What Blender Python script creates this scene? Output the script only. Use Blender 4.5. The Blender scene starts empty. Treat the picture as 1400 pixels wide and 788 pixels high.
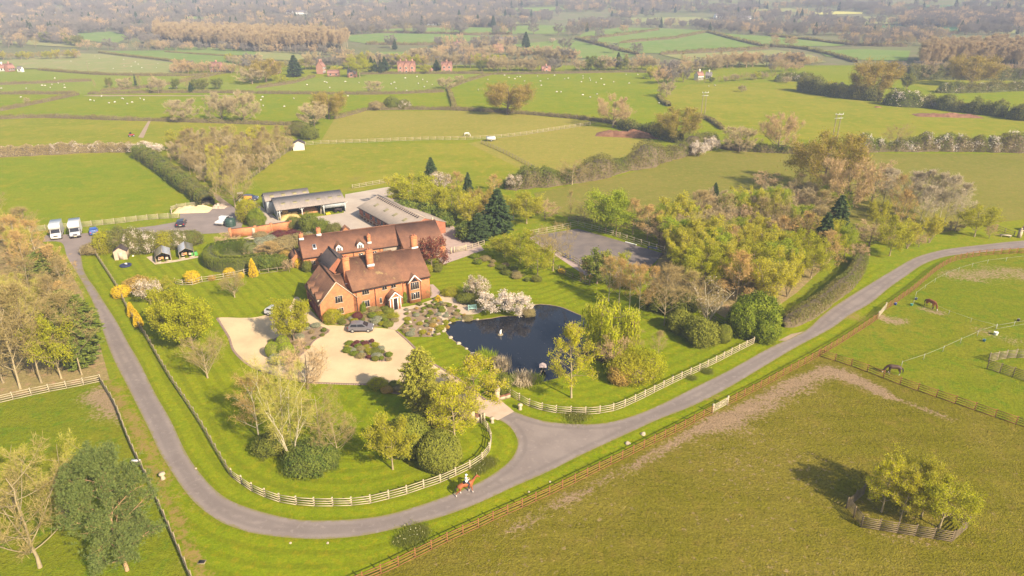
import bpy, bmesh, math, random
import numpy as np
from mathutils import Vector, Matrix, noise as mnoise
from mathutils.geometry import delaunay_2d_cdt
R = math.radians
scene = bpy.context.scene
COL = scene.collection
PI = math.pi
random.seed(5)
RG = np.random.default_rng(5)

# ---------------------------------------------------------------- camera figures and the lie of the land
W, H, F, CZ, PITCH = 1400.0, 788.0, 934.0, 50.0, R(24)
cp, sp = math.cos(PITCH), math.sin(PITCH)

def sst(a, b, x):
    t = np.clip((x - a) / (b - a), 0, 1)
    return t * t * (3 - 2 * t)

def T(x, y):
    """height of the land: flat round the farm, rolling beyond, hills far off"""
    r = np.hypot(x, y)
    roll = 3.2 * (1 + np.sin(x / 170.0 + 1.3 + y / 420.0) * np.sin(y / 130.0 + .4))
    return roll * sst(520, 900, r) + 78 * sst(880, 2300, r)

def ray(px, py):
    u = (px - W / 2) / F; v = (py - H / 2) / F
    return np.array([u, cp - v * sp, -sp - v * cp])

def at(px, py):
    """the point of the land seen at photo position px, py"""
    d = ray(px, py)
    t = -CZ / d[2] if d[2] < -1e-4 else 4000.0
    if t * math.hypot(d[0], d[1]) < 520:
        return np.array([d[0] * t, d[1] * t, 0.0])
    lo, hi = 300.0, 4500.0
    s = lo
    while s < hi:
        p = d * s
        if CZ + p[2] < T(p[0], p[1]):
            break
        s += 6.0
    a, b = s - 6.0, s
    for _ in range(24):
        m = (a + b) / 2; p = d * m
        if CZ + p[2] < T(p[0], p[1]): b = m
        else: a = m
    p = d * b
    return np.array([p[0], p[1], float(T(p[0], p[1]))])

def depth(p):
    return p[1] * cp - (p[2] - CZ) * sp

def tall(p, row):
    """height above ground point p that reaches photo row"""
    v = (row - H / 2) / F
    k = (cp - v * sp); s = -sp - v * cp
    return max(.3, p[1] / k * s + CZ - p[2])

def wide(p, px):
    return px / F * depth(p)

def ats(pts):
    return [at(*q)[:2] for q in pts]

# ---------------------------------------------------------------- mesh building
class MB:
    def __init__(s):
        s.v = []; s.l = []; s.t = []; s.m = []; s.a = []; s.n = 0
    def add(s, v, f, m=0, var=None):
        v = np.asarray(v, float).reshape(-1, 3); f = np.asarray(f, int)
        s.v.append(v); s.l.append((f + s.n).ravel()); s.t.append(np.full(len(f), f.shape[1]))
        s.m.append(np.full(len(f), m)); s.a.append(np.full(len(f), .5) if var is None else np.asarray(var, float)); s.n += len(v)
        return s
    def quads(s, c, u, w, m=0, var=None):
        c = np.asarray(c); n = len(c)
        if n == 0: return s
        v = np.stack([c - u - w, c + u - w, c + u + w, c - u + w], 1).reshape(-1, 3)
        return s.add(v, np.arange(4 * n).reshape(n, 4), m, var)
    def leafs(s, c, u, w, m=0, var=None):
        """pointed four-corner leaves or sprays"""
        c = np.asarray(c); n = len(c)
        if n == 0: return s
        v = np.stack([c - u, c + w, c + u, c - w], 1).reshape(-1, 3)
        return s.add(v, np.arange(4 * n).reshape(n, 4), m, var)
    def tube(s, p, r, k=6, m=0, cap=False, var=None):
        p = np.asarray(p, float); n = len(p); r = np.broadcast_to(np.asarray(r, float), (n,))
        t = np.gradient(p, axis=0); t /= np.linalg.norm(t, axis=1)[:, None] + 1e-9
        ref = np.array([0, 0, 1.0]) if abs(t[0][2]) < .8 else np.array([1.0, 0, 0])
        a = np.cross(t, ref); a /= np.linalg.norm(a, axis=1)[:, None] + 1e-9
        b = np.cross(t, a)
        th = np.arange(k) * 2 * PI / k
        v = p[:, None] + r[:, None, None] * (np.cos(th)[None, :, None] * a[:, None] + np.sin(th)[None, :, None] * b[:, None])
        i = np.arange(n - 1)[:, None] * k; j = np.arange(k)[None]
        f = np.stack([i + j, i + (j + 1) % k, i + k + (j + 1) % k, i + k + j], -1).reshape(-1, 4)
        s.add(v.reshape(-1, 3), f, m, None if var is None else np.full(len(f), var))
        if cap:
            for q in (0, n - 1):
                s.add(v[q], [list(range(k))], m)
        return s
    def box(s, x0, x1, y0, y1, z0, z1, m=0):
        v = [(x, y, z) for z in (z0, z1) for y in (y0, y1) for x in (x0, x1)]
        return s.add(v, [(0, 2, 3, 1), (4, 5, 7, 6), (0, 1, 5, 4), (2, 6, 7, 3), (0, 4, 6, 2), (1, 3, 7, 5)], m)
    def beam(s, p, q, w, h, m=0):
        p = np.asarray(p, float); q = np.asarray(q, float); d = q - p; L = np.linalg.norm(d); d /= L
        up = np.array([0, 0, 1.0]) if abs(d[2]) < .9 else np.array([1.0, 0, 0])
        a = np.cross(d, up); a /= np.linalg.norm(a); b = np.cross(a, d)
        v = [o + a * i * w / 2 + b * j * h / 2 for o in (p, q) for j in (-1, 1) for i in (-1, 1)]
        return s.add(v, [(0, 2, 3, 1), (4, 5, 7, 6), (0, 1, 5, 4), (2, 6, 7, 3), (0, 4, 6, 2), (1, 3, 7, 5)], m)
    def poly(s, pts, m=0):
        return s.add(pts, [list(range(len(pts)))], m)
    def prism(s, prof, y0, y1, m=0, ax='y'):
        """a side outline (a, z) pushed from y0 to y1"""
        n = len(prof)
        def P(a, z, y): return (a, y, z) if ax == 'y' else (y, a, z)
        v = [P(a, z, y0) for a, z in prof] + [P(a, z, y1) for a, z in prof]
        s.add(v, [[i, (i + 1) % n, n + (i + 1) % n, n + i] for i in range(n)], m)
        s.add(v[:n], [list(range(n))[::-1]], m); s.add(v[n:], [list(range(n))], m)
        return s
    def mesh(s, name, mats, smooth=False):
        me = bpy.data.meshes.new(name)
        if s.n == 0: return me
        v = np.concatenate(s.v); l = np.concatenate(s.l); t = np.concatenate(s.t)
        me.vertices.add(len(v)); me.vertices.foreach_set('co', v.ravel().astype(np.float32))
        me.loops.add(len(l)); me.loops.foreach_set('vertex_index', l.astype(np.int32))
        me.polygons.add(len(t)); me.polygons.foreach_set('loop_start', (np.cumsum(t) - t).astype(np.int32))
        me.polygons.foreach_set('material_index', np.concatenate(s.m).astype(np.int32))
        if smooth: me.polygons.foreach_set('use_smooth', np.ones(len(t), bool))
        a = me.attributes.new('var', 'FLOAT', 'FACE'); a.data.foreach_set('value', np.concatenate(s.a).astype(np.float32))
        me.update(calc_edges=True); me.validate()
        for q in (mats if isinstance(mats, (list, tuple)) else [mats]): me.materials.append(q)
        return me
    def build(s, name, mats, parent=None, smooth=False):
        return link(name, s.mesh(name, mats, smooth), parent)

def link(name, me, parent=None, loc=None):
    o = bpy.data.objects.new(name, me); COL.objects.link(o)
    if parent: o.parent = parent
    if loc is not None: o.location = loc
    return o

def tag(o, label=None, cat=None, group=None, kind=None):
    if label: o['label'] = label
    if cat: o['category'] = cat
    if group: o['group'] = group
    if kind: o['kind'] = kind
    return o

def thing(name, label, cat, loc=(0, 0, 0), rz=0.0, group=None, sc=None):
    o = bpy.data.objects.new(name, None); COL.objects.link(o)
    o.location = loc; o.rotation_euler = (0, 0, rz); o.empty_display_size = .5
    if sc: o.scale = sc
    return tag(o, label, cat, group)

def dup(root, loc, rz, label, group=None, sc=None):
    r = root.copy(); COL.objects.link(r); r.location = loc; r.rotation_euler = (0, 0, rz); r['label'] = label
    if group: r['group'] = group
    elif 'group' in r: del r['group']
    if sc: r.scale = sc
    for ch in root.children:
        c = ch.copy(); COL.objects.link(c); c.parent = r
        for g in ch.children:
            d = g.copy(); COL.objects.link(d); d.parent = c
    return r

def smooth(pts, closed=False, n=6):
    p = [np.array(q, float) for q in pts]; out = []; N = len(p)
    for i in range(N if closed else N - 1):
        if closed: a, b, c, d = p[i - 1], p[i], p[(i + 1) % N], p[(i + 2) % N]
        else: a, b, c, d = p[max(i - 1, 0)], p[i], p[i + 1], p[min(i + 2, N - 1)]
        for k in range(n):
            t = k / n
            out.append(.5 * (2 * b + (c - a) * t + (2 * a - 5 * b + 4 * c - d) * t * t + (3 * b - a - 3 * c + d) * t ** 3))
    if not closed: out.append(p[-1])
    return out

def inside(P, poly):
    P = np.asarray(P); x, y = P[:, 0], P[:, 1]; q = np.asarray(poly); res = np.zeros(len(P), bool)
    j = len(q) - 1
    for i in range(len(q)):
        c = ((q[i, 1] > y) != (q[j, 1] > y)) & (x < (q[j, 0] - q[i, 0]) * (y - q[i, 1]) / (q[j, 1] - q[i, 1] + 1e-12) + q[i, 0])
        res ^= c; j = i
    return res

def dline(P, line):
    """distance of points to a polyline"""
    P = np.asarray(P)[:, :2]; L = np.asarray(line)[:, :2]; best = np.full(len(P), 1e9)
    for a, b in zip(L[:-1], L[1:]):
        d = b - a; t = np.clip(((P - a) @ d) / (d @ d + 1e-9), 0, 1)
        best = np.minimum(best, np.hypot(*(P - a - t[:, None] * d).T))
    return best

def dense(line, step):
    L = [np.array(q, float)[:2] for q in line]; out = [L[0]]
    for a, b in zip(L[:-1], L[1:]):
        n = max(1, int(math.ceil(np.hypot(*(b - a)) / step)))
        out += [a + (b - a) * k / n for k in range(1, n + 1)]
    return out

def sheet(name, pts, z, mat, cell=None, attrs=None, kind='structure'):
    """a flat-lying sheet with an exact outline that follows the land"""
    pts = [np.array(p, float)[:2] for p in pts]
    if cell:
        pts = dense(pts + [pts[0]], cell * 1.5)[:-1]
        q = np.array(pts); lo, hi = q.min(0), q.max(0)
        g = np.stack(np.meshgrid(np.arange(lo[0], hi[0], cell), np.arange(lo[1], hi[1], cell)), -1).reshape(-1, 2)
        g += RG.uniform(-.2, .2, g.shape) * cell
        g = g[inside(g, q)]
        g = g[dline(g, pts + [pts[0]]) > cell * .4]
        vs = [Vector(p) for p in pts] + [Vector(p) for p in g]
    else:
        vs = [Vector(p) for p in pts]
    n = len(pts)
    co, ed, fa, *_ = delaunay_2d_cdt(vs, [(i, (i + 1) % n) for i in range(n)], [list(range(n))], 1, 1e-5)
    co = np.array([(c.x, c.y) for c in co])
    zz = T(co[:, 0], co[:, 1]) + z
    me = bpy.data.meshes.new(name)
    me.from_pydata(np.column_stack([co, zz]).tolist(), [], [list(f) for f in fa])
    me.validate()
    if len(me.polygons) and me.polygons[0].normal.z < 0: me.flip_normals()
    for k, fn in (attrs or {}).items():
        a = me.attributes.new(k, 'FLOAT', 'POINT'); a.data.foreach_set('value', np.asarray(fn(co), np.float32))
    me.materials.append(mat)
    o = link(name, me)
    o['kind'] = kind
    return o

# ---------------------------------------------------------------- materials
class NT:
    def __init__(s, name):
        s.m = bpy.data.materials.new(name); s.m.use_nodes = True; s.t = s.m.node_tree; s.t.nodes.clear()
    def n(s, typ, **kw):
        o = s.t.nodes.new(typ)
        for k, v in kw.items():
            if k.startswith('_'): setattr(o, k[1:], v)
            else:
                key = int(k[1:]) if k[0] == 'i' and k[1:].isdigit() else k.replace('__', ' ')
                i = o.inputs[key]
                if hasattr(v, 'bl_rna') and v.bl_rna.identifier.startswith('NodeSocket'): s.t.links.new(v, i)
                else: i.default_value = v
        return o
    def math(s, op, a, b=0.0, c=0.0):
        return s.n('ShaderNodeMath', _operation=op, i0=a, i1=b, i2=c).outputs[0]
    def mix(s, f, a, b, blend='MIX'):
        o = s.n('ShaderNodeMix', _data_type='RGBA', _blend_type=blend)
        for k, v in ((0, f), (6, a), (7, b)):
            if hasattr(v, 'bl_rna') and v.bl_rna.identifier.startswith('NodeSocket'): s.t.links.new(v, o.inputs[k])
            else: o.inputs[k].default_value = v if k == 0 else c4(v)
        return o.outputs[2]
    def noise(s, vec, scale, detail=3.0, rough=.55):
        return s.n('ShaderNodeTexNoise', Vector=vec, Scale=scale, Detail=detail, Roughness=rough).outputs[0]
    def ramp(s, f, a, b):
        return s.n('ShaderNodeMapRange', _interpolation_type='SMOOTHSTEP', Value=f, i1=a, i2=b).outputs[0]
    def attr(s, name):
        return s.n('ShaderNodeAttribute', _attribute_name=name).outputs[2]
    def out(s, sh):
        o = s.n('ShaderNodeOutputMaterial', Surface=sh); return s.m

def c4(c):
    return (*c, 1.0) if len(c) == 3 else tuple(c)

def M(name, col, rough=.8, var=.18, scale=2.0, metal=0.0, col2=None, fine=None, spec=.3, rnd=0.0, world=False, bump=0.0):
    """a plain surface with weathering in two sizes"""
    t = NT(name)
    vec = t.n('ShaderNodeNewGeometry').outputs[0] if world else t.n('ShaderNodeTexCoord').outputs[3]
    n1 = t.noise(vec, scale, 4.0)
    c = t.mix(t.ramp(n1, .3, .7), col, col2 if col2 else tuple(x * (1 - var) for x in col))
    n2 = t.noise(vec, fine or scale * 8, 2.0)
    k = t.math('MULTIPLY_ADD', n2, var * 1.6, 1 - var * .8)
    if rnd:
        k = t.math('MULTIPLY', k, t.math('MULTIPLY_ADD', t.n('ShaderNodeObjectInfo').outputs['Random'], rnd, 1 - rnd / 2))
    c = t.mix(1.0, c, t.n('ShaderNodeCombineColor', i0=k, i1=k, i2=k).outputs[0], 'MULTIPLY')
    b = t.n('ShaderNodeBsdfPrincipled', Base__Color=c, Roughness=rough, Metallic=metal)
    b.inputs['Specular IOR Level'].default_value = spec
    if bump:
        t.t.links.new(t.n('ShaderNodeBump', Strength=bump, Distance=.1, Height=n2).outputs[0], b.inputs['Normal'])
    return t.out(b.outputs[0])

def leafmat(name, a, b, alt=None, trans=.35, altamt=.6):
    """foliage: leaf colours vary leaf by leaf and tree by tree; light comes through"""
    t = NT(name)
    c = t.mix(t.attr('var'), a, b)
    if alt:
        c = t.mix(t.math('MULTIPLY', t.n('ShaderNodeObjectInfo').outputs['Random'], altamt), c, alt)
    d = t.n('ShaderNodeBsdfDiffuse', Color=c)
    if not trans: return t.out(d.outputs[0])
    tr = t.n('ShaderNodeBsdfTranslucent', Color=c)
    return t.out(t.n('ShaderNodeMixShader', i0=trans, i1=d.outputs[0], i2=tr.outputs[0]).outputs[0])

def ground(name, c1, c2, earth=(.2, .13, .08), patch=0.0, stripe=0.0, period=2.4, fine=.5, big=.03, mid=.25, bump=.25, clods=0.0, c3=None):
    """turf or soil: broad, middling and fine patches, mown bands where the sheet carries a 'stripe' distance, bare earth where it carries 'wear'"""
    t = NT(name)
    vec = t.n('ShaderNodeNewGeometry').outputs[0]
    nb = t.noise(vec, big, 3.0); nm = t.noise(vec, mid, 5.0, .6); nf = t.n('ShaderNodeMapRange', Value=t.noise(vec, 2.2, 4.0, .7), i1=.22, i2=.78).outputs[0]; nx = t.n('ShaderNodeMapRange', Value=t.noise(vec, 6.0, 3.0, .7), i1=.22, i2=.78).outputs[0]
    f = t.math('ADD', t.math('MULTIPLY', nb, .55), t.math('MULTIPLY', nm, .45))
    c = t.mix(t.ramp(f, .38, .62), c1, c2)
    if c3 is None and fine: c3 = (min(.4, c2[0] * 1.22), c2[1] * 1.02, c2[2] * 1.3)
    if c3:
        c = t.mix(t.ramp(t.noise(vec, mid * 2.7, 5.0, .65), .48, .70), c, c3)
    if stripe:
        s = t.math('SINE', t.math('MULTIPLY', t.math('MULTIPLY_ADD', t.noise(vec, .16, 2.0), .7, t.attr('stripe')), 2 * PI / period))
        s = t.math('MULTIPLY', s, t.ramp(t.noise(vec, .10, 2.0), .25, .5))
        s = t.ramp(s, -.1, .7)
        c = t.mix(t.math('MULTIPLY', s, stripe), c, tuple(x * .55 for x in c2))
    w = t.math('ADD', t.attr('wear'), t.math('MULTIPLY', t.math('SUBTRACT', t.math('ADD', t.math('MULTIPLY', nm, .5), t.math('MULTIPLY', nf, .5)), .5), 2.0))
    w = t.ramp(w, .35 - patch, .75 - patch)
    ec = t.mix(nf, earth, tuple(x * .6 for x in earth))
    c = t.mix(w, c, ec)
    k = t.math('MULTIPLY_ADD', t.math('ADD', nf, nx), fine, 1 - fine)
    sm = t.n('ShaderNodeMapping', Vector=vec, Rotation=(0, 0, .5), Scale=(.03, .55, 1)).outputs[0]
    k = t.math('MULTIPLY', k, t.math('MULTIPLY_ADD', t.math('MULTIPLY_ADD', t.noise(vec, .8, 5.0, .75), .65, t.math('MULTIPLY', t.noise(sm, 1.0, 4.0, .65), .35)), .62, .69))
    if clods:
        mp = t.n('ShaderNodeMapping', Vector=vec, Rotation=(0, 0, -.62), Scale=(.10, .9, 1)).outputs[0]
        st = t.noise(mp, 1.0, 3.0)
        c = t.mix(t.math('MULTIPLY', t.ramp(t.math('MULTIPLY_ADD', nb, .3, t.noise(vec, 1.3, 4.0, .65)), .74, .84), .55), c, tuple(x * .85 for x in earth))
        cl = t.ramp(t.math('ADD', t.math('MULTIPLY', t.noise(vec, 4.5, 3.0, .65), .75), t.math('MULTIPLY', st, .25)), .50, .64)
        k = t.math('MULTIPLY', k, t.math('SUBTRACT', 1.0, t.math('MULTIPLY', cl, clods)))
    c = t.mix(1.0, c, t.n('ShaderNodeCombineColor', i0=k, i1=k, i2=k).outputs[0], 'MULTIPLY')
    b = t.n('ShaderNodeBsdfPrincipled', Base__Color=c, Roughness=.95)
    b.inputs['Specular IOR Level'].default_value = 0.0
    if bump:
        t.t.links.new(t.n('ShaderNodeBump', Strength=bump, Distance=.25, Height=t.math('ADD', nf, nx)).outputs[0], b.inputs['Normal'])
    return t.out(b.outputs[0])
# ---------------------------------------------------------------- materials of the ground
GREEN = (.140, .178, .006); GREEN2 = (.180, .190, .010); OLIVE = (.205, .190, .040)
m_turf = ground('turf', GREEN, GREEN2, patch=-.1)
m_lawn = ground('mown lawn', (.142, .182, .003), (.180, .200, .005), stripe=.36, period=1.9, patch=-.30, fine=.45, mid=.4)
m_verge = ground('mown verge', (.140, .180, .003), (.182, .195, .005), earth=(.29, .20, .06), stripe=.36, period=1.7, patch=-.03, fine=.5, mid=.4)
m_field_green = ground('green pasture', (.138, .180, .005), (.176, .192, .008), patch=-.20, fine=.45, mid=.12)
m_field_lush = ground('lush pasture', (.150, .190, .020), (.185, .205, .028), patch=-.26, fine=.35)
m_field_yellow = ground('yellow pasture', (.165, .182, .010), (.212, .200, .018), patch=-.20, fine=.45, mid=.12)
m_field_tan = ground('tan pasture', (.205, .190, .028), (.235, .205, .036), earth=(.32, .25, .12), patch=-.2, fine=.3)
m_field_olive = ground('olive pasture', (.150, .150, .022), (.182, .164, .030), earth=(.27, .20, .10), patch=-.2, fine=.35)
m_field_bare = ground('grazed pasture', (.172, .152, .010), (.212, .172, .022), earth=(.42, .285, .165), patch=.0, fine=.62, mid=.20, big=.05, bump=.8, clods=.42, c3=(.215, .165, .024))
m_paddock = ground('paddock turf', (.155, .176, .006), (.195, .184, .012), earth=(.38, .265, .15), patch=-.03, fine=.65, bump=.6, mid=.2, c3=(.115, .170, .006))
m_far_land = ground('far land', (.125, .135, .050), (.150, .145, .070), patch=-.3, fine=.3, big=.006, mid=.02, bump=0)
m_far_field = ground('far field', (.130, .190, .040), (.155, .200, .050), patch=-.4, fine=.2, big=.01, mid=.04, bump=0)
m_far_pale = ground('far pale field', (.200, .215, .070), (.225, .220, .080), patch=-.4, fine=.2, big=.01, mid=.04, bump=0)
m_far_sage = ground('far dark field', (.055, .150, .060), (.070, .160, .065), patch=-.4, fine=.2, big=.01, mid=.04, bump=0)
m_rape = ground('flowering crop', (.42, .38, .10), (.45, .40, .12), patch=-.4, fine=.2, bump=0)
m_wood_floor = ground('woodland floor', (.22, .175, .065), (.27, .20, .085), earth=(.22, .15, .09), patch=.1, fine=.6)
m_road = M('worn asphalt', (.225, .180, .155), .9, .18, .35, col2=(.190, .150, .130), fine=18, world=True, spec=.1)
def road_mat():
    t = NT('worn lane asphalt'); vec = t.n('ShaderNodeNewGeometry').outputs[0]; e = t.attr('edge')
    n = t.noise(vec, .25, 4.0, .6); nf = t.noise(vec, 14.0, 3.0, .7); nm = t.noise(vec, 1.4, 4.0, .6)
    c = t.mix(t.ramp(n, .35, .65), (.232, .186, .160), (.196, .156, .136))
    tr = t.math('SUBTRACT', 1.0, t.ramp(t.math('ABSOLUTE', t.math('SUBTRACT', e, t.math('MULTIPLY_ADD', n, .3, .75))), .05, .45))
    c = t.mix(t.math('MULTIPLY', tr, .5), c, (.150, .122, .108))
    c = t.mix(t.math('MULTIPLY', t.ramp(nm, .56, .70), .5), c, (.285, .230, .195))
    c = t.mix(t.math('SUBTRACT', 1.0, t.ramp(t.math('ADD', e, t.math('MULTIPLY', t.math('SUBTRACT', nm, .5), .8)), .02, .30)), c, (.20, .165, .075))
    k = t.math('MULTIPLY_ADD', nf, .5, .75)
    c = t.mix(1.0, c, t.n('ShaderNodeCombineColor', i0=k, i1=k, i2=k).outputs[0], 'MULTIPLY')
    b = t.n('ShaderNodeBsdfPrincipled', Base__Color=c, Roughness=.9); b.inputs['Specular IOR Level'].default_value = .1
    return t.out(b.outputs[0])
m_road = road_mat()
m_yard = M('yard tarmac', (.240, .190, .165), .9, .15, .3, col2=(.200, .160, .140), fine=9, world=True, spec=.1)
m_concrete = M('yard concrete', (.44, .36, .28), .9, .18, .25, col2=(.37, .295, .235), fine=6, world=True, spec=.1)
m_gravel = M('honey gravel', (.575, .425, .245), .95, .26, .22, col2=(.46, .335, .195), fine=14, world=True, spec=.05, bump=.2)
m_apron = M('brick paving', (.47, .355, .26), .9, .15, .9, col2=(.42, .31, .22), fine=12, world=True, spec=.1)
m_edging = M('brick edging', (.30, .20, .15), .9, .2, 2, world=True)
m_flags = M('pale flagstones', (.50, .38, .26), .9, .15, 1.2, world=True)
m_terrace = M('pink paving', (.40, .29, .24), .9, .15, 1.2, world=True)
m_soil = M('garden soil', (.19, .125, .075), .95, .35, 1.2, world=True, col2=(.27, .19, .11))
m_arena = M('arena sand', (.175, .138, .118), .95, .3, .4, col2=(.130, .106, .096), fine=5, world=True, bump=.3)
m_dirt = M('bare earth', (.33, .235, .16), .95, .25, .5, world=True, col2=(.27, .19, .12))

def water_mat():
    t = NT('pond water')
    vec = t.n('ShaderNodeNewGeometry').outputs[0]
    n = t.noise(vec, .6, 3.0); n2 = t.noise(vec, 2.5, 3.0, .7)
    c = t.mix(t.ramp(n2, .60, .74), (.009, .011, .016), (.06, .045, .03))
    rr = t.math('MULTIPLY_ADD', t.ramp(n2, .62, .74), .35, .05)
    b = t.n('ShaderNodeBsdfPrincipled', Base__Color=c, Roughness=rr, IOR=1.42)
    t.t.links.new(t.n('ShaderNodeBump', Strength=.05, Distance=.1, Height=n).outputs[0], b.inputs['Normal'])
    return t.out(b.outputs[0])
m_water = water_mat()

# ---------------------------------------------------------------- the lane
IN = [(111, 349), (114, 368), (121, 382), (130, 394), (142, 413), (160, 441), (175, 469), (190, 494), (212, 538), (230, 569), (241, 591), (250, 611), (265, 636),
      (287, 663), (312, 683), (350, 698), (400, 710), (432, 712), (475, 711), (525, 705), (575, 691), (625, 673), (662, 656), (690, 637), (703, 622), (708, 606), (702, 590), (692, 580), (681, 574)]
IN2 = [(703, 563), (725, 571), (750, 577), (787, 580), (825, 579), (862, 570), (900, 555), (950, 530), (1000, 505), (1050, 477), (1100, 453), (1125, 431),
       (1150, 413), (1187, 390), (1225, 367), (1250, 353), (1275, 345), (1300, 340), (1350, 334), (1400, 329), (1500, 322)]
OUT = [(58, 331), (84, 332), (92, 352), (104, 372), (117, 394), (130, 421), (150, 479), (175, 530), (205, 590), (217, 616), (232, 641), (250, 668), (270, 691), (300, 713), (325, 723), (350, 730),
       (400, 736), (450, 737), (500, 732), (550, 721), (600, 708), (650, 690), (700, 667), (750, 645), (800, 620), (865, 590), (900, 574), (950, 554), (1000, 528),
       (1050, 498), (1087, 476), (1137, 449), (1162, 431), (1190, 415), (1217, 393), (1240, 377), (1262, 362), (1290, 352), (1325, 347), (1400, 340), (1500, 334)]
wIN = smooth(ats(IN)); wIN2 = smooth(ats(IN2)); wOUT = smooth(ats(OUT))
YARD = ats([(58, 331), (62, 322), (86, 321), (134, 318), (211, 309), (246, 303), (246, 292), (290, 286), (318, 283), (336, 290), (330, 312), (318, 318), (280, 320), (220, 322), (150, 328), (133, 333), (118, 340), (111, 349)])
def d_edge(c): return np.minimum(np.minimum(dline(c, wIN), dline(c, wIN2)), dline(c, wOUT))
sheet('road', wIN + wIN2 + wOUT[::-1][:-12], .020, m_road, .8, {'edge': d_edge})
sheet('parking_yard', YARD + wOUT[1:16][::-1], .024, m_yard)
def d_lane(c):
    return np.minimum(np.minimum(dline(c, wIN), dline(c, wIN2)), dline(c, wOUT))

# ---------------------------------------------------------------- the ground itself, one sheet to the far hills
def land():
    xs = np.concatenate([np.linspace(-2400, -620, 60), np.arange(-600, 601, 20), np.linspace(620, 2400, 60)])
    ys = np.concatenate([np.arange(-240, 480, 40), np.arange(480, 1700, 12), np.arange(1700, 2900, 40)])
    X, Y = np.meshgrid(xs, ys); v = np.stack([X, Y, T(X, Y)], -1).reshape(-1, 3)
    n = len(xs); i = np.arange(len(ys) - 1)[:, None] * n; j = np.arange(n - 1)[None]
    f = np.stack([i + j, i + j + 1, i + n + j + 1, i + n + j], -1).reshape(-1, 4)
    b = MB(); b.add(v, f)
    far = (v[f].mean(1)[:, 1] > 470).astype(int); b.m = [far]
    o = b.build('ground', [m_turf, m_far_land], smooth=True); o['kind'] = 'structure'
land()

# the garden and everything mown inside the lane
FEN_TOP = [(130, 347), (160, 393), (166, 406), (182, 436), (200, 461), (217, 491), (237, 524), (262, 561), (281, 591), (295, 616), (317, 652), (334, 664),
           (352, 676), (367, 681), (384, 687), (403, 690), (424, 692), (444, 692), (466, 692), (487, 691), (508, 688), (528, 683), (548, 678), (567, 672), (584, 666), (602, 660),
           (617, 653), (634, 646), (647, 638), (659, 630), (667, 620), (671, 608), (670, 597), (664, 586), (655, 575), (648, 568)]
GARDEN = wIN + wIN2[:80] + ats([(1210, 360), (1180, 365), (1150, 395), (1100, 420), (1060, 445), (1000, 440), (940, 405), (880, 385), (905, 347), (850, 328), (790, 306), (725, 318), (660, 330), (600, 345),
          (520, 318), (450, 309), (400, 312), (320, 322), (275, 335), (200, 335), (150, 340), (132, 343)])
sheet('garden_lawn', GARDEN, .012, m_lawn, 1.1, {'stripe': d_lane, 'wear': lambda c: .30 * np.exp(-(d_lane(c) / .45) ** 2)})
F1 = [(470, 806), (516, 787), (539, 777), (559, 767), (579, 757), (598, 747.5), (617.5, 738), (635, 730), (653, 722), (669, 714), (687, 706), (702, 699), (719, 692), (733, 685), (749, 678), (763, 671), (778, 664), (792, 657),
      (806, 650), (819, 643.5), (832, 637), (845, 630.5), (857, 625), (869, 618.5), (882, 612), (893, 606.5), (905, 600.5), (916, 595), (930, 588), (945, 580), (960, 572), (974, 565)]
F1b = [(994, 554), (1004, 549), (1027, 537), (1050, 525), (1075, 511), (1098, 499), (1120, 487), (1135, 478), (1150, 469), (1167, 458), (1184, 447), (1200, 436)]
F1c = [(1210, 424), (1225, 414), (1251, 395), (1275, 374), (1290, 364), (1305, 357), (1332, 351), (1360, 348), (1400, 346), (1450, 342)]
wF1, wF1b, wF1c = smooth(ats(F1), n=3), smooth(ats(F1b), n=3), smooth(ats(F1c), n=3)
VERGE = wOUT[40:-2] + [wF1c[-1]] + wF1c[::-1] + wF1b[::-1] + wF1[::-1] + ats([(300, 880), (120, 880), (60, 560)])
LEFT_EDGE = ats([(130, 470), (142, 529), (160, 559), (172, 591), (187, 626), (200, 651), (220, 696), (240, 741), (262, 792), (290, 860)])
beaten = ats([(133, 440), (142, 500), (160, 540), (184, 585), (205, 632), (232, 690), (262, 752), (300, 830)])
def w_verge(c):
    return .30 * np.exp(-(d_lane(c) / .45) ** 2) + .78 * np.exp(-(dline(c, beaten) / .95) ** 2) + .25 * np.exp(-(dline(c, ats([(990, 545), (975, 540)])) / 2.2) ** 2) + .5 * np.exp(-(dline(c, ats([(1170, 436), (1205, 430)])) / 2.0) ** 2)
sheet('verge', VERGE, .008, m_verge, 1.2, {'stripe': d_lane, 'wear': w_verge})

# fields near the lane
def near(line, w, s): return lambda c: s * np.exp(-(dline(c, line) / w) ** 2)
wF2 = smooth(ats([(1120, 487), (1159, 499), (1200, 514), (1230, 526), (1277, 542), (1312, 554), (1347, 566), (1385, 579), (1420, 591), (1480, 612)]), n=2)
path1 = ats([(700, 728), (745, 700), (800, 672), (860, 640), (930, 602), (985, 572), (1040, 545), (1085, 522), (1125, 505), (1170, 520), (1230, 548), (1300, 572)])
def w_big(c):
    return np.clip(.60 * np.exp(-(dline(c, path1) / 1.0) ** 2) + .55 * np.exp(-(dline(c, ats([(985, 580), (1020, 572), (1090, 535), (1140, 506), (1190, 528)])) / 2.2) ** 2) + .25 * np.exp(-(dline(c, ats([(960, 600), (1000, 610)])) / 4) ** 2)
                   + .45 * np.exp(-(dline(c, ats([(1185, 725), (1300, 745)])) / 1.1) ** 2), 0, 1)
sheet('big_field', wF1 + wF1b[:19] + wF2[1:] + ats([(1700, 720), (1700, 1000), (300, 1000)]), .004, m_field_bare, 1.3, {'wear': w_big})
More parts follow.
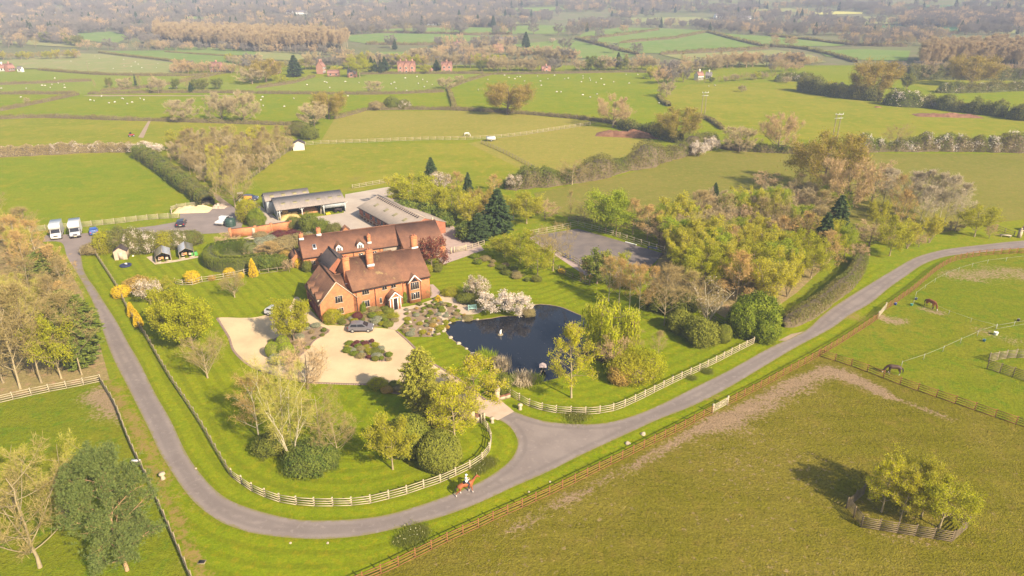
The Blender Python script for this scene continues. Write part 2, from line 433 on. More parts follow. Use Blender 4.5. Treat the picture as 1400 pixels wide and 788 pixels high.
sheet('paddock', wF1b[18:] + wF1c + ats([(1560, 352), (1560, 640)]) + wF2[::-1][:-1], .004, m_paddock, 1.3,
      {'wear': lambda c: np.clip(.85 * np.exp(-(dline(c, ats([(1206, 434), (1220, 441), (1235, 438)])) / 1.5) ** 2) + .7 * np.exp(-(dline(c, ats([(1262, 422), (1285, 428)])) / 1.5) ** 2)
                       + .55 * np.exp(-(dline(c, ats([(1350, 455), (1390, 468)])) / 2.2) ** 2) + .66 * np.exp(-(dline(c, ats([(1310, 378), (1370, 372), (1410, 380)])) / 4.5) ** 2), 0, 1)})
PAD_L = [(-120, 582), (-60, 566), (0, 551), (62, 537), (100, 530), (138, 522)]
sheet('lower_paddock', ats(PAD_L) + LEFT_EDGE[1:] + ats([(-200, 860)]), .012, m_paddock, 1.2,
      {'wear': lambda c: np.clip(.62 * np.exp(-(dline(c, ats([(125, 540), (150, 565)])) / 2.6) ** 2) + .25 * np.exp(-(dline(c, LEFT_EDGE) / 1.2) ** 2), 0, 1)})
sheet('wood_edge_ground', ats([(-300, 600), (-60, 564), (0, 549), (62, 535), (100, 528), (137, 521), (150, 520), (136, 470), (112, 400), (84, 352), (56, 330), (0, 300), (-300, 300)]), .016, m_wood_floor)

# hard ground round the house
GRAVEL = smooth(ats([(297, 435), (330, 435), (350, 434), (369, 429), (395, 420), (407, 406), (440, 441), (455, 445), (480, 446), (510, 448), (530, 450), (542, 453), (557, 466), (572, 481), (590, 496), (615, 511), (645, 532), (664, 548),
                     (672, 553), (655, 566), (640, 560), (615, 546), (595, 535), (575, 527), (550, 525), (500, 526), (460, 525), (420, 523), (395, 518), (363, 509), (347, 503), (333, 494), (319, 479), (313, 462), (304, 447)]), True, 4)
sheet('gravel_forecourt', GRAVEL, .018, m_gravel)
def ribbon(name, line, w, h, mat, closed=False, kind='structure'):
    b = MB(); L = dense(line, .6)
    for a, c in zip(L[:-1], L[1:]):
        d = c - a; n = np.array([-d[1], d[0]]) / (np.hypot(*d) + 1e-9) * w / 2
        q = [*(a - n), .0], [*(c - n), .0], [*(c + n), .0], [*(a + n), .0]
        lo = np.array(q); hi = lo + [0, 0, h]
        b.add(np.vstack([lo, hi]), [(0, 1, 5, 4), (1, 2, 6, 5), (2, 3, 7, 6), (3, 0, 4, 7), (4, 5, 6, 7)])
    o = b.build(name, mat); o['kind'] = kind; return o
ribbon('gravel_edging', smooth(ats([(297, 435), (304, 447), (313, 462), (319, 479), (333, 494), (347, 503), (363, 509), (395, 518), (420, 523), (460, 525), (500, 526), (550, 525)])), .35, .06, m_edging)
ribbon('gravel_edging', smooth(ats([(542, 453), (557, 466), (572, 481), (590, 496), (615, 511), (645, 532), (664, 548)])), .35, .06, m_edging)
sheet('driveway_apron', ats([(664, 548), (681, 545), (703, 563), (681, 575), (655, 566)]), .028, m_apron)
BED_L = smooth(ats([(415, 444), (450, 452), (430, 466), (420, 478), (397, 497), (387, 497), (374, 489), (364, 478), (367, 470), (380, 462), (400, 458)]), True, 4)
BED_I = smooth(ats([(472, 474), (485, 468), (505, 466.5), (515, 471.5), (525, 480), (534, 490), (530, 494), (510, 493), (490, 488), (475, 481)]), True, 4)
BED_H = ats([(443, 440), (490, 426), (531, 418), (540, 428), (540, 440), (530, 447), (510, 447), (480, 445), (455, 444)])
ROCKERY = ats([(553, 424), (591, 411), (604, 414), (626, 420), (628, 430), (640, 434), (618, 441), (607, 457), (590, 461), (563, 461), (545, 450), (557, 440)])
BED_F = smooth(ats([(515, 527), (545, 526), (570, 528), (600, 540), (625, 556), (610, 560), (580, 548), (550, 541), (525, 536)]), True, 3)
for q in (BED_L, BED_I, BED_H, ROCKERY, BED_F):
    sheet('flower_bed', q, .032, m_soil)
for q in (BED_L, BED_I):
    ribbon('bed_edging', list(q) + [q[0]], .25, .07, m_edging)
sheet('entrance_path', ats([(534, 422), (553, 420), (557, 430), (552, 442), (542, 452), (530, 449.5), (538, 440), (541, 431)]), .036, m_apron)
sheet('stone_path', ats([(549, 421), (575, 416), (591, 410), (596, 407), (602, 410), (594, 413.5), (577, 420), (550, 425)]), .040, m_flags)
sheet('patio', smooth(ats([(602, 402.6), (620, 407), (631, 415), (650, 418), (660, 423), (654, 429), (639, 430.6), (628, 428), (623, 418.6), (613, 414), (600, 412)]), True, 3), .036, m_flags)
sheet('patio', ats([(597, 420), (604, 418.6), (612, 423), (608.6, 430), (614, 439), (608.6, 440), (598, 432), (602, 428), (596, 423)]), .036, m_flags)
sheet('patio', ats([(586, 448), (597, 442), (602, 447), (600.6, 455), (606, 457), (590, 458.6), (591, 453)]), .036, m_flags)
sheet('terrace', ats([(584, 390), (592, 389), (602, 399), (600, 404), (590, 408), (582, 406)]), .036, m_terrace)
POND = smooth(ats([(608, 450), (619, 440.5), (644, 438), (666, 436.5), (688, 433), (710, 432), (722, 426), (727, 420), (737, 416.5), (762, 419), (782, 426.5), (800, 435), (806, 447), (810, 468), (802, 488), (790, 503),
                     (771.5, 514), (757, 519), (735, 524), (713, 525.4), (697.5, 522), (690.5, 516), (691, 505), (682, 500), (669, 497), (652, 489), (642, 481), (630, 472), (616, 462.5)]), True, 5)
sheet('pond_water', POND, .035, m_water)
def bank():
    b = MB(); q = np.array(POND); n = len(q)
    t = np.roll(q, -1, 0) - np.roll(q, 1, 0); nn = np.stack([t[:, 1], -t[:, 0]], 1); nn /= np.linalg.norm(nn, axis=1)[:, None]
    if inside([q[0] + nn[0] * .2], q)[0]: nn = -nn
    rings = []
    for d, z in ((-.12, .02), (.05, .07), (.35, .09), (1.1, .01)):
        w = RG.uniform(-.08, .08, n) if d > 0 else 0
        rings.append(np.column_stack([q + nn * (d + w)[:, None] if d > 0 else q + nn * d, np.full(n, z)]))
    v = np.vstack(rings)
    i = np.arange(n); j = (i + 1) % n
    f = np.concatenate([np.stack([k * n + i, k * n + j, (k + 1) * n + j, (k + 1) * n + i], 1) for k in range(3)])
    b.add(v, f, np.repeat([1, 0, 0], n))
    o = b.build('pond_bank', [m_lawn, m_soil]); o['kind'] = 'structure'
bank()
AR = [(729, 322), (790, 313), (908, 347), (866, 387), (800, 367)]
sheet('gateway', ats([(1064, 466), (1082, 457), (1099, 453.5), (1074, 466.5)]), .024, m_dirt)
sheet('riding_arena', ats(AR), .016, m_arena)
sheet('arena_path', ats([(722, 326), (729, 322.5), (800, 368), (812, 375), (800, 377), (760, 350)]), .020, m_terrace)
sheet('stable_yard', ats([(336, 266), (356, 282), (384, 302), (415, 298.4), (444, 295), (472, 291), (500, 285), (500, 292), (548, 316), (530, 326), (470, 318), (440, 308), (400, 314), (372, 318), (330, 290)]), .028, m_concrete)
sheet('farm_track', ats([(472, 266), (530, 256), (560, 262), (530, 268), (495, 290), (470, 292)]), .026, m_concrete)
sheet('back_drive', ats([(590, 300), (612, 300), (630, 322), (655, 333), (662, 342), (640, 350), (606, 362), (596, 350)]), .026, m_terrace)
sheet('earth_track', ats([(280, 262), (286, 258), (322, 285), (316, 288)]), .016, m_dirt)
sheet('walled_garden_soil', ats([(340, 322), (399, 315), (420, 312), (445, 311), (470, 322), (430, 345), (400, 350), (350, 345), (330, 335)]), .020, m_dirt)
sheet('woodland_ground', ats([(905, 347), (890, 300), (960, 262), (1060, 235), (1150, 275), (1160, 330), (1130, 362), (1090, 400), (1045, 432), (1000, 440), (940, 405), (880, 388)]), .016, m_wood_floor)

# fields beyond the farm
FN = [0]
def field(pts, mat, z=.004, wear=None, cell=None):
    w = ats(pts)
    FN[0] += 1
    if max(p[1] for p in w) > 500: return sheet('field', w, .35 + .004 * FN[0], mat, 14)
    return sheet('field', w, z - .003 + .0012 * FN[0], mat, cell, {'wear': wear} if wear else None)
field([(-250, 236), (0, 219), (186, 211), (283, 279), (235, 298), (100, 310), (-250, 335)], m_field_green)
field([(-250, 168), (0, 164), (62, 161), (150, 164), (225, 166), (350, 170), (412, 172), (400, 203), (345, 243), (300, 262), (190, 208), (0, 217), (-250, 230)], m_field_yellow)
field([(-250, 130), (0, 129), (105, 129), (120, 129), (250, 127), (350, 128), (412, 172), (350, 170), (225, 166), (150, 164), (62, 161), (0, 164), (-250, 166)], m_field_green)
field([(-250, 118), (0, 116), (125, 111), (230, 103), (350, 118), (350, 128), (250, 127), (120, 129), (0, 129), (-250, 129)], m_field_lush)
field([(-250, 95), (52, 96), (150, 103), (230, 103), (125, 111), (0, 116), (-250, 117)], m_field_lush)
field([(350, 121), (425, 108), (492, 101), (672, 102), (615, 121), (607, 126), (525, 129), (350, 128)], m_field_lush)
field([(350, 128), (525, 129), (607, 126), (620, 150), (500, 151), (457, 162), (412, 172), (350, 170)], m_field_green)
field([(620, 150), (614, 121), (672, 102), (895, 100), (935, 116), (900, 132), (915, 146), (955, 160), (988, 180), (925, 182), (850, 172), (817, 166), (700, 154)], m_field_green)
field([(437, 196), (457, 163), (500, 152), (625, 152), (700, 155), (817, 167), (790, 175), (700, 186)], m_field_tan)
wearb = near(ats([(470, 262), (490, 240), (520, 222)]), 6, .5)
field([(345, 245), (400, 203), (437, 197), (640, 196), (740, 245), (720, 255), (600, 258), (520, 256), (472, 264), (360, 262)], m_field_yellow, wear=wearb, cell=5)
field([(640, 196), (700, 186), (807, 172), (880, 188), (935, 212), (850, 238), (760, 256), (740, 245)], m_field_tan)
field([(900, 132), (940, 116), (1095, 111), (1110, 126), (1210, 143), (1290, 153), (1400, 166), (1560, 175), (1560, 200), (1400, 184), (1170, 197), (988, 180), (955, 160), (915, 146)], m_field_yellow)
field([(730, 264), (850, 240), (940, 213), (985, 207), (1160, 210), (1400, 211), (1600, 214), (1600, 310), (1400, 300), (1320, 310), (1250, 330), (1000, 330), (800, 305), (735, 285)], m_field_olive, .006)
sheet('earth_track', ats([(189, 188), (203, 165), (206, 166), (196, 189)]), .05, m_dirt)
sheet('earth_track', ats([(112, 131), (135, 130.3), (180, 130.5), (320, 131), (320, 131.8), (180, 131.6), (130, 132)]), .05, m_dirt)
field([(1230, 108), (1400, 109), (1560, 112), (1560, 124), (1400, 124), (1280, 128)], m_field_yellow)
field([(1280, 129), (1400, 125), (1560, 128), (1560, 160), (1400, 152), (1280, 146)], m_field_green)
# ---------------------------------------------------------------- trees and shrubs
BARKP = M('pale bark', (.33, .255, .14), .9, .25, 3, rnd=.3)
BARKW = M('white birch bark', (.50, .42, .28), .9, .3, 4, rnd=.2)
BARKB = M('brown bark', (.24, .175, .11), .9, .3, 3, rnd=.3)
BARKO = M('orange pine bark', (.45, .27, .14), .9, .3, 3)
TW = lambda n, a, b, alt=None: leafmat(n, a, b, alt, 0)
TWP = TW('pale twigs', (.27, .205, .070), (.35, .27, .095), (.29, .20, .085))
TWB = TW('brown twigs', (.42, .275, .135), (.52, .36, .18), (.42, .29, .16))
TWR = TW('russet twigs', (.42, .25, .085), (.50, .32, .11), (.40, .28, .11))
TWG = TW('greenish twigs', (.34, .30, .06), (.42, .36, .08))
TWS = TW('beige twigs', (.38, .285, .145), (.47, .37, .19), (.34, .27, .15))
LSOF = leafmat('beige buds', (.42, .32, .15), (.50, .40, .17), (.38, .29, .17), .3)
LPOP = leafmat('tan poplar buds', (.42, .265, .13), (.52, .34, .17), (.38, .26, .16), .3)
TWL = TW('pale grove twigs', (.44, .35, .22), (.53, .43, .29), (.42, .34, .20))
LYEL = leafmat('yellow green young leaves', (.30, .31, .010), (.50, .48, .022), (.40, .34, .03), .45)
LYE2 = leafmat('bright maple flowers', (.44, .43, .010), (.68, .63, .022), (.52, .46, .02), .5)
LWIL = leafmat('willow leaves', (.36, .38, .012), (.60, .58, .025), None, .5)
LGLD = leafmat('golden young leaves', (.47, .435, .012), (.70, .625, .022), (.54, .46, .03), .5)
LLIM = leafmat('lime young leaves', (.25, .34, .02), (.42, .48, .03), (.34, .36, .03), .45)
LOAK = leafmat('bronze oak buds', (.27, .22, .028), (.42, .335, .045), (.36, .25, .05), .4)
LORG = leafmat('orange buds', (.46, .29, .06), (.58, .38, .08), (.42, .29, .08))
LGRN = leafmat('mid green leaves', (.13, .165, .024), (.23, .25, .035), (.24, .22, .04))
LHGR = leafmat('clipped hedge leaves', (.085, .115, .014), (.19, .20, .026), None, .2)
LHED = leafmat('hedge leaves', (.22, .185, .055), (.17, .215, .030), (.22, .20, .05))
LHBR = leafmat('brown hedge twigs', (.30, .22, .095), (.38, .29, .13), (.28, .25, .08), .2)
LCON = leafmat('dark needles', (.030, .060, .022), (.085, .12, .032), (.08, .10, .035), .15)
LOLV = leafmat('olive needles', (.26, .26, .03), (.44, .40, .05), None, .35)
LTHU = leafmat('fir needles', (.08, .12, .022), (.20, .22, .035), None, .2)
LPIN = leafmat('pine needles', (.090, .130, .036), (.22, .245, .062), None, .25)
LBOX = leafmat('clipped green leaves', (.14, .17, .018), (.28, .28, .035), (.24, .23, .035), .25)
LLAU = leafmat('laurel leaves', (.13, .175, .015), (.27, .30, .028), None, .3)
LWHT = leafmat('white blossom', (.60, .50, .40), (.74, .64, .52), None, .2)
LPNK = leafmat('cream blossom', (.55, .44, .34), (.68, .57, .45), None, .2)
LRED = leafmat('copper leaves', (.15, .045, .03), (.24, .075, .05), None, .25)
LYFL = leafmat('golden flowers', (.60, .42, .02), (.75, .52, .03), None, .25)
LREE = leafmat('dry reeds', (.46, .36, .22), (.58, .46, .30), None, .2)
LMAR = leafmat('plum leaves', (.12, .03, .035), (.18, .05, .05), None, .2)
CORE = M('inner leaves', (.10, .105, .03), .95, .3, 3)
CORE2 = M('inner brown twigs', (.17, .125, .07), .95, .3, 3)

def unit(rg, n):
    v = rg.normal(size=(n, 3)); return v / np.linalg.norm(v, axis=1)[:, None]

def perp(rg, d):
    w = np.cross(d, unit(rg, len(d))); return w / (np.linalg.norm(w, axis=1)[:, None] + 1e-9)

PROF = {
    'round': lambda t: np.sqrt(np.clip(1 - ((t - .42) / .58) ** 2, 0, 1)) if t > .42 else np.sqrt(max(0, 1 - ((t - .42) / .5) ** 2)),
    'oval': lambda t: math.sin(PI * min(1, max(0, t * .9 + .08))) ** .7,
    'vase': lambda t: min(1, (.18 + 1.05 * t ** .8)) * (1 if t < .72 else math.sqrt(max(0, 1 - ((t - .72) / .30) ** 2))),
    'cone': lambda t: (1 - t) ** .75 * min(1, t * 6 + .35),
    'col': lambda t: min(1, .45 + t) * (1 if t < .6 else math.sqrt(max(0, 1 - ((t - .6) / .42) ** 2))),
}

def tree_parts(seed, Ht, cw, base=.2, prof='round', nl=14, nsub=6, nter=5, ntw=2600, nleaf=0, ls=.16, tr=.2, twl=.7, tww=.022, up=.22, multi=1,
               decur=True, spread=.3, jit=.3, rise=.35, weep=0, blade=None, tipl=False):
    """trunk with tapering limbs (first mesh) and crown of twigs and leaves (second); materials: crown 0 twig, 1 leaf"""
    rg = np.random.default_rng(seed); Tm = MB(); K = MB(); pf = PROF[prof]
    AP = []; AD = []
    for s in range(multi):
        if multi == 1:
            off = np.zeros(3); topxy = rg.uniform(-.04, .04, 2) * Ht; hs = 1.0
        else:
            a = s * 2 * PI / multi + rg.uniform(-.4, .4); off = np.array([math.cos(a), math.sin(a), 0]) * rg.uniform(.05, .22)
            topxy = np.array([math.cos(a), math.sin(a)]) * cw / 2 * spread * rg.uniform(.7, 1.2); hs = rg.uniform(.82, 1.0)
        tt = np.linspace(0, 1, 9); trunk_top = (.72 if decur and multi == 1 else .95) * hs
        ax = np.column_stack([off[0] + topxy[0] * tt ** 1.3 + rg.normal(0, .012 * Ht, 9) * tt, off[1] + topxy[1] * tt ** 1.3 + rg.normal(0, .012 * Ht, 9) * tt, tt * trunk_top * Ht])
        r0 = tr / (1 if multi == 1 else math.sqrt(multi) * .8)
        rad = r0 * (1 - .88 * tt) ** .9 + .012; rad[0] *= 1.35
        Tm.tube(ax, rad, 7)
        n_l = max(3, nl // multi) if multi > 1 else nl
        for i in range(n_l):
            u = (i + rg.uniform(.1, .9)) / n_l
            f = (base * .8 + (trunk_top - base * .8 - .03) * (u ** (1.35 if decur else 1.0)))
            k = f / trunk_top * 8; i0 = min(7, int(k)); p0 = ax[i0] + (ax[i0 + 1] - ax[i0]) * (k - i0)
            az = i * 2.39996 + rg.uniform(-.4, .4) + s
            if multi > 1: az = math.atan2(topxy[1], topxy[0]) + rg.normal(0, 1.0)
            t0 = max(0, (f - base) / (1 - base)); t1 = min(.97, t0 + (up + rg.uniform(-.05, .2)) * (1 if not decur else 1.2 * (1 - t0)))
            r = pf(t1) * cw / 2 * rg.uniform(.72, 1.0)
            p3 = np.array([r * math.cos(az), r * math.sin(az), (base + (1 - base) * t1) * Ht])
            if multi > 1: p3[:2] = p3[:2] * .6 + p0[:2] * .5
            d = p3 - p0; L = np.linalg.norm(d)
            p1 = p0 + d * .35 + np.array([0, 0, -rise * L * .35]); p2 = p0 + d * .72 + np.array([0, 0, -rise * L * .15]) + rg.normal(0, .04 * L, 3)
            q = np.linspace(0, 1, 7)[:, None]
            limb = (1 - q) ** 3 * p0 + 3 * (1 - q) ** 2 * q * p1 + 3 * (1 - q) * q * q * p2 + q ** 3 * p3
            lr = max(.018, np.interp(f / trunk_top, tt, rad) * .42); lrad = lr * (1 - .85 * np.linspace(0, 1, 7)) + .008
            Tm.tube(limb, lrad, 5)
            for j in range(nsub):
                w = .25 + .72 * (j + rg.uniform(0, 1)) / nsub; k2 = w * 6; i2 = min(5, int(k2)); s0 = limb[i2] + (limb[i2 + 1] - limb[i2]) * (k2 - i2)
                tg = limb[i2 + 1] - limb[i2]; tg /= np.linalg.norm(tg) + 1e-9
                dd = tg * .75 + unit(rg, 1)[0] * .75 + np.array([0, 0, .25 - weep]); dd /= np.linalg.norm(dd)
                L2 = max(.35, L * rg.uniform(.28, .48) * (1.15 - w * .55)); s3 = s0 + dd * L2
                sub = np.array([s0, s0 + dd * L2 * .35 + rg.normal(0, .04, 3) * L2, s0 + dd * L2 * .7 + rg.normal(0, .05, 3) * L2 + [0, 0, .03 * L2], s3 + [0, 0, (.10 - weep * .4) * L2]])
                Tm.tube(sub, np.array([1, .75, .5, .25]) * max(.010, lr * .38), 3)
                for m in range(nter):
                    x = rg.uniform(.25, 1); k3 = x * 3; i3 = min(2, int(k3)); e0 = sub[i3] + (sub[i3 + 1] - sub[i3]) * (k3 - i3)
                    de = dd * .6 + unit(rg, 1)[0] * .8 + np.array([0, 0, .2 - weep]); de /= np.linalg.norm(de); L3 = L2 * rg.uniform(.3, .55)
                    e = np.array([e0, e0 + de * L3 * .5, e0 + de * L3 + [0, 0, (.08 - weep * .3) * L3]])
                    K.tube(e, np.array([.016, .011, .005]) * max(1, Ht / 10), 3, 0, var=rg.uniform(0, 1))
                    for y in np.linspace(.3, 1, 4): AP.append(e0 + (e[2] - e0) * y); AD.append(de)
    AP = np.array(AP); AD = np.array(AD)
    if ntw:
        ix = rg.integers(0, len(AP), ntw); d = AD[ix] * .6 + unit(rg, ntw) * .8 + [0, 0, .25 - weep]; d /= np.linalg.norm(d, axis=1)[:, None]
        ln = twl * rg.uniform(.4, 1.1, ntw)[:, None]; c = AP[ix] + d * ln * .5
        K.leafs(c, d * ln * .5, perp(rg, d) * tww, 0, rg.uniform(0, 1, ntw))
    if nleaf:
        ix = rg.integers(0, len(AP), nleaf); c = AP[ix] + rg.normal(0, jit, (nleaf, 3)) * [1, 1, .8]
        if tipl: c = AP[ix] + AD[ix] * rg.uniform(0, .5, (nleaf, 1)) + rg.normal(0, jit * .4, (nleaf, 3))
        u = unit(rg, nleaf); sz = ls * rg.uniform(.55, 1.25, nleaf)[:, None]
        cl = np.array([mnoise.noise(Vector(p) * .55) for p in c]) * .6 + .5
        K.leafs(c, u * sz, perp(rg, u) * sz * .62, 1, np.clip(cl + rg.normal(0, .22, nleaf), 0, 1))
    return Tm, K, AP

def conifer_parts(seed, Ht, cw, base=.06, n=30, per=7, spray=.42, droop=.25, dens=16, prof='cone', tr=.2):
    rg = np.random.default_rng(seed); Tm = MB(); K = MB(); pf = PROF[prof]
    z = np.linspace(0, 1, 8); Tm.tube(np.column_stack([rg.normal(0, .01 * Ht, 8) * z, rg.normal(0, .01 * Ht, 8) * z, z * Ht * .98]), tr * (1 - .93 * z) + .01, 7)
    for i in range(n):
        t = (i + rg.uniform(0, 1)) / n; zc = (base + (1 - base) * t) * Ht; r = max(.15, pf(t) * cw / 2)
        for j in range(per):
            a = j * 2 * PI / per + i * 1.1 + rg.uniform(-.35, .35); L = r * rg.uniform(.7, 1.08)
            d = np.array([math.cos(a), math.sin(a), 0]); q = np.linspace(0, 1, 4)
            br = np.outer(q * L, d); br[:, 2] = zc + L * (.12 * q - droop * q * q) + (1 - t) * .0
            Tm.tube(br, np.array([1, .7, .45, .2]) * .035, 3)
            m = max(5, int(dens * L / 1.5)); w = rg.uniform(.12, 1.05, m) ** .7
            c = np.column_stack([d[0] * w * L, d[1] * w * L, zc + L * (.12 * w - droop * w * w)])
            sd = np.array([-d[1], d[0], 0]); c += sd * (rg.uniform(-1, 1, m) * .34 * L * (1.1 - w))[:, None] + rg.normal(0, .06, (m, 3))
            u = d * .7 + sd * rg.uniform(-.9, .9, m)[:, None] + np.array([0, 0, 1]) * rg.uniform(-.55, .1, m)[:, None]; u /= np.linalg.norm(u, axis=1)[:, None]
            sz = spray * rg.uniform(.6, 1.2, m)[:, None]
            K.leafs(c, u * sz, perp(rg, u) * sz * .36, 1, np.clip(rg.normal(.45, .25, m) + .25 * (w - .5), 0, 1))
    return Tm, K

def surf_noise(p, s=1.0, k=.25):
    return np.array([mnoise.noise(Vector(q) * s) for q in p]) * k

def bush_parts(seed, w, d, h, n=1400, ls=.12, box=0.0, bumps=.22, sc=.9, fluff=.10, flower=0.0, core=.86, ground_skirt=.1):
    """leafy shrub: dim inner body (0) under a skin of leaves (1) and, where asked, blossom (2)"""
    rg = np.random.default_rng(seed); K = MB()
    def pt(u):
        e = 1 - .45 * box
        q = np.sign(u) * np.abs(u) ** e
        if box: q = q / np.maximum(1e-6, np.max(np.abs(q), 1, keepdims=True)) * (box) + q * (1 - box)
        f = 1 + surf_noise(u * 2.2 + seed, sc, bumps) + surf_noise(u * 6 + seed * 3, sc, bumps * .4)
        return q * f[:, None] * [w / 2, d / 2, h * .55] + [0, 0, h * .48]
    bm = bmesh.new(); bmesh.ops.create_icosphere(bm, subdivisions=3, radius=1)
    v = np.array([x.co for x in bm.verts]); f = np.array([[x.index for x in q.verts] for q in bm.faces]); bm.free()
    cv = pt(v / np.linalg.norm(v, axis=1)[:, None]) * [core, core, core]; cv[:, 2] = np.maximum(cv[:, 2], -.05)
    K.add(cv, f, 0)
    u = unit(rg, n); p = pt(u); p += rg.normal(0, fluff, (n, 3)) ; ok = p[:, 2] > .02; p = p[ok]; u = u[ok]; m = len(p)
    nn = u * .8 + unit(rg, m) * .7; nn /= np.linalg.norm(nn, axis=1)[:, None]; a = perp(rg, nn); b = np.cross(nn, a)
    sz = ls * rg.uniform(.6, 1.25, m)[:, None]; cl = np.array([mnoise.noise(Vector(q) * 1.1 + Vector((seed, 0, 0))) for q in p])
    mt = np.where((cl + rg.normal(0, .18, m)) > (.62 - flower), 2, 1) if flower else np.ones(m, int)
    K.leafs(p, a * sz, b * sz * .75, 1, np.clip(cl * .7 + .5 + rg.normal(0, .2, m), 0, 1)); K.m[-1] = mt
    return K

class Kind:
    """one kind of tree: a few grown specimens, placed as trunk + crown under an Empty"""
    def __init__(s, name, cat, specs, mats_t, mats_c, H, W):
        s.name, s.cat, s.H, s.W = name, cat, H, W; s.v = []
        for Tm, K in specs:
            a = Tm.mesh(name + '_trunk', mats_t, True) if Tm else None; b = K.mesh(name + '_crown', mats_c)
            far = MB()
            if Tm:
                far.v += Tm.v; far.l += Tm.l; far.t += Tm.t; far.m += Tm.m; far.a += Tm.a; far.n = Tm.n
            k0 = len(far.m); n0 = far.n
            far.v += K.v; far.l += [x + n0 for x in K.l]; far.t += K.t; far.a += K.a; far.m += [x + 1 for x in K.m]; far.n += K.n
            s.v.append((a, b, far.mesh(name, (mats_t if isinstance(mats_t, list) else [mats_t]) + mats_c)))
        s.i = 0
    def place(s, loc, h, w, label, group=None, rz=None, var=None, far=False):
        var = s.i if var is None else var; s.i += 1
        a, b, c = s.v[var % len(s.v)]
        rz = random.uniform(0, 6.28) if rz is None else rz; sc = (w / s.W, w / s.W * random.uniform(.92, 1.08), h / s.H)
        if far or a is None:
            o = link(s.name, c if a else b, None, loc); o.rotation_euler = (0, 0, rz); o.scale = sc
            return tag(o, label, s.cat, group)
        o = thing(s.name, label, s.cat, loc, rz, group, sc)
        link('trunk', a, o); link('crown', b, o)
        return o

KS = {}
def kind(key, name, cat, fn, seeds, mt, mc, Hh, Ww):
    KS[key] = Kind(name, cat, [fn(q) for q in seeds], mt, mc, Hh, Ww)
tp = lambda **k: (lambda s: tree_parts(s, **k)[:2])
kind('bare', 'bare_tree', 'tree', tp(Ht=11, cw=8, base=.16, nl=18, nsub=6, nter=5, ntw=3600, tr=.11, twl=.7, tww=.012), (1, 2, 3), BARKP, [TWP, TWP], 11, 8)
kind('slim', 'slim_bare_tree', 'tree', tp(Ht=13, cw=5, base=.22, prof='oval', nl=24, nsub=5, nter=5, ntw=3600, tr=.065, decur=False, up=.26, rise=.1, twl=.7, tww=.012), (11, 12, 13), BARKP, [TWP, TWP], 13, 5)
kind('birch', 'birch_tree', 'tree', tp(Ht=11, cw=6, base=.2, prof='oval', nl=16, nsub=6, nter=5, ntw=4200, tww=.012, tr=.09, decur=False, up=.25, rise=.1, twl=.7, nleaf=1100, ls=.07), (21, 22, 23), BARKW, [TWR, LORG], 11, 6)
kind('multi', 'birch_tree', 'tree', tp(Ht=11, cw=8, base=.18, prof='vase', nl=20, nsub=6, nter=5, ntw=4200, tww=.011, tr=.12, multi=4, spread=.7, decur=False, up=.25, twl=.8, nleaf=900, ls=.07), (31, 32), BARKW, [TWG, LYEL], 11, 8)
kind('brown', 'brown_bare_tree', 'tree', tp(Ht=10, cw=8, base=.12, prof='round', nl=16, nsub=7, nter=6, ntw=4200, tr=.14, twl=.7, tww=.022), (41, 42, 43), BARKB, [TWB, TWB], 10, 8)
kind('russet', 'russet_bare_tree', 'tree', tp(Ht=10, cw=7, base=.14, prof='oval', nl=18, nsub=6, nter=6, ntw=3800, tr=.13, twl=.7, decur=False, nleaf=900, ls=.08), (51, 52, 53), BARKP, [TWR, LORG], 10, 7)
kind('vase', 'ornamental_tree', 'tree', tp(Ht=6, cw=6, base=.08, prof='vase', nl=26, nsub=6, nter=5, ntw=3600, tr=.10, up=.4, rise=-.1, twl=.5, tww=.010), (61,), BARKP, [TWP, TWB], 6, 6)
kind('magn', 'magnolia_tree', 'tree', tp(Ht=6, cw=7, base=.06, prof='vase', nl=30, nsub=6, nter=5, ntw=2400, tr=.2, multi=5, spread=1.0, up=.3, rise=-.1, twl=.4, tww=.014, nleaf=500, ls=.07), (65,), BARKW, [TWP, LPNK], 6, 7)
kind('yel', 'leafing_tree', 'tree', tp(Ht=9, cw=8, base=.18, prof='round', nl=15, nsub=7, nter=5, ntw=900, nleaf=8500, ls=.115, tr=.13, jit=.28), (71, 72, 73), BARKP, [TWG, LYEL], 9, 8)
kind('airy', 'young_maple_tree', 'tree', tp(Ht=9, cw=7, base=.22, prof='oval', nl=20, nsub=6, nter=5, ntw=1200, nleaf=7500, ls=.09, tr=.11, jit=.2, decur=False, up=.12, rise=.0), (76, 77), BARKP, [TWP, LYE2], 9, 7)
kind('dense', 'leafy_maple_tree', 'tree', tp(Ht=8, cw=6.5, base=.14, prof='round', nl=16, nsub=7, nter=5, ntw=500, nleaf=13000, ls=.125, tr=.13, jit=.32), (78, 79), BARKB, [TWG, LYEL], 8, 6.5)
kind('gold', 'willow_shrub', 'tree', tp(Ht=8, cw=8, base=.05, prof='vase', nl=30, nsub=6, nter=5, ntw=3600, nleaf=6200, ls=.11, tr=.13, multi=6, spread=.8, jit=.25, up=.3), (81, 82, 83), BARKP, [TWG, LGLD], 8, 8)
kind('lime', 'lime_leaved_tree', 'tree', tp(Ht=10, cw=7, base=.14, prof='oval', nl=18, nsub=7, nter=5, ntw=500, nleaf=12000, ls=.125, tr=.14, jit=.34), (91, 92), BARKB, [TWG, LLIM], 10, 7)
kind('oak', 'oak_tree', 'tree', tp(Ht=12, cw=15, base=.16, prof='round', nl=17, nsub=8, nter=6, ntw=4000, nleaf=24000, ls=.14, tr=.34, jit=.5, twl=.9), (101, 102), BARKB, [TWB, LOAK], 12, 15)
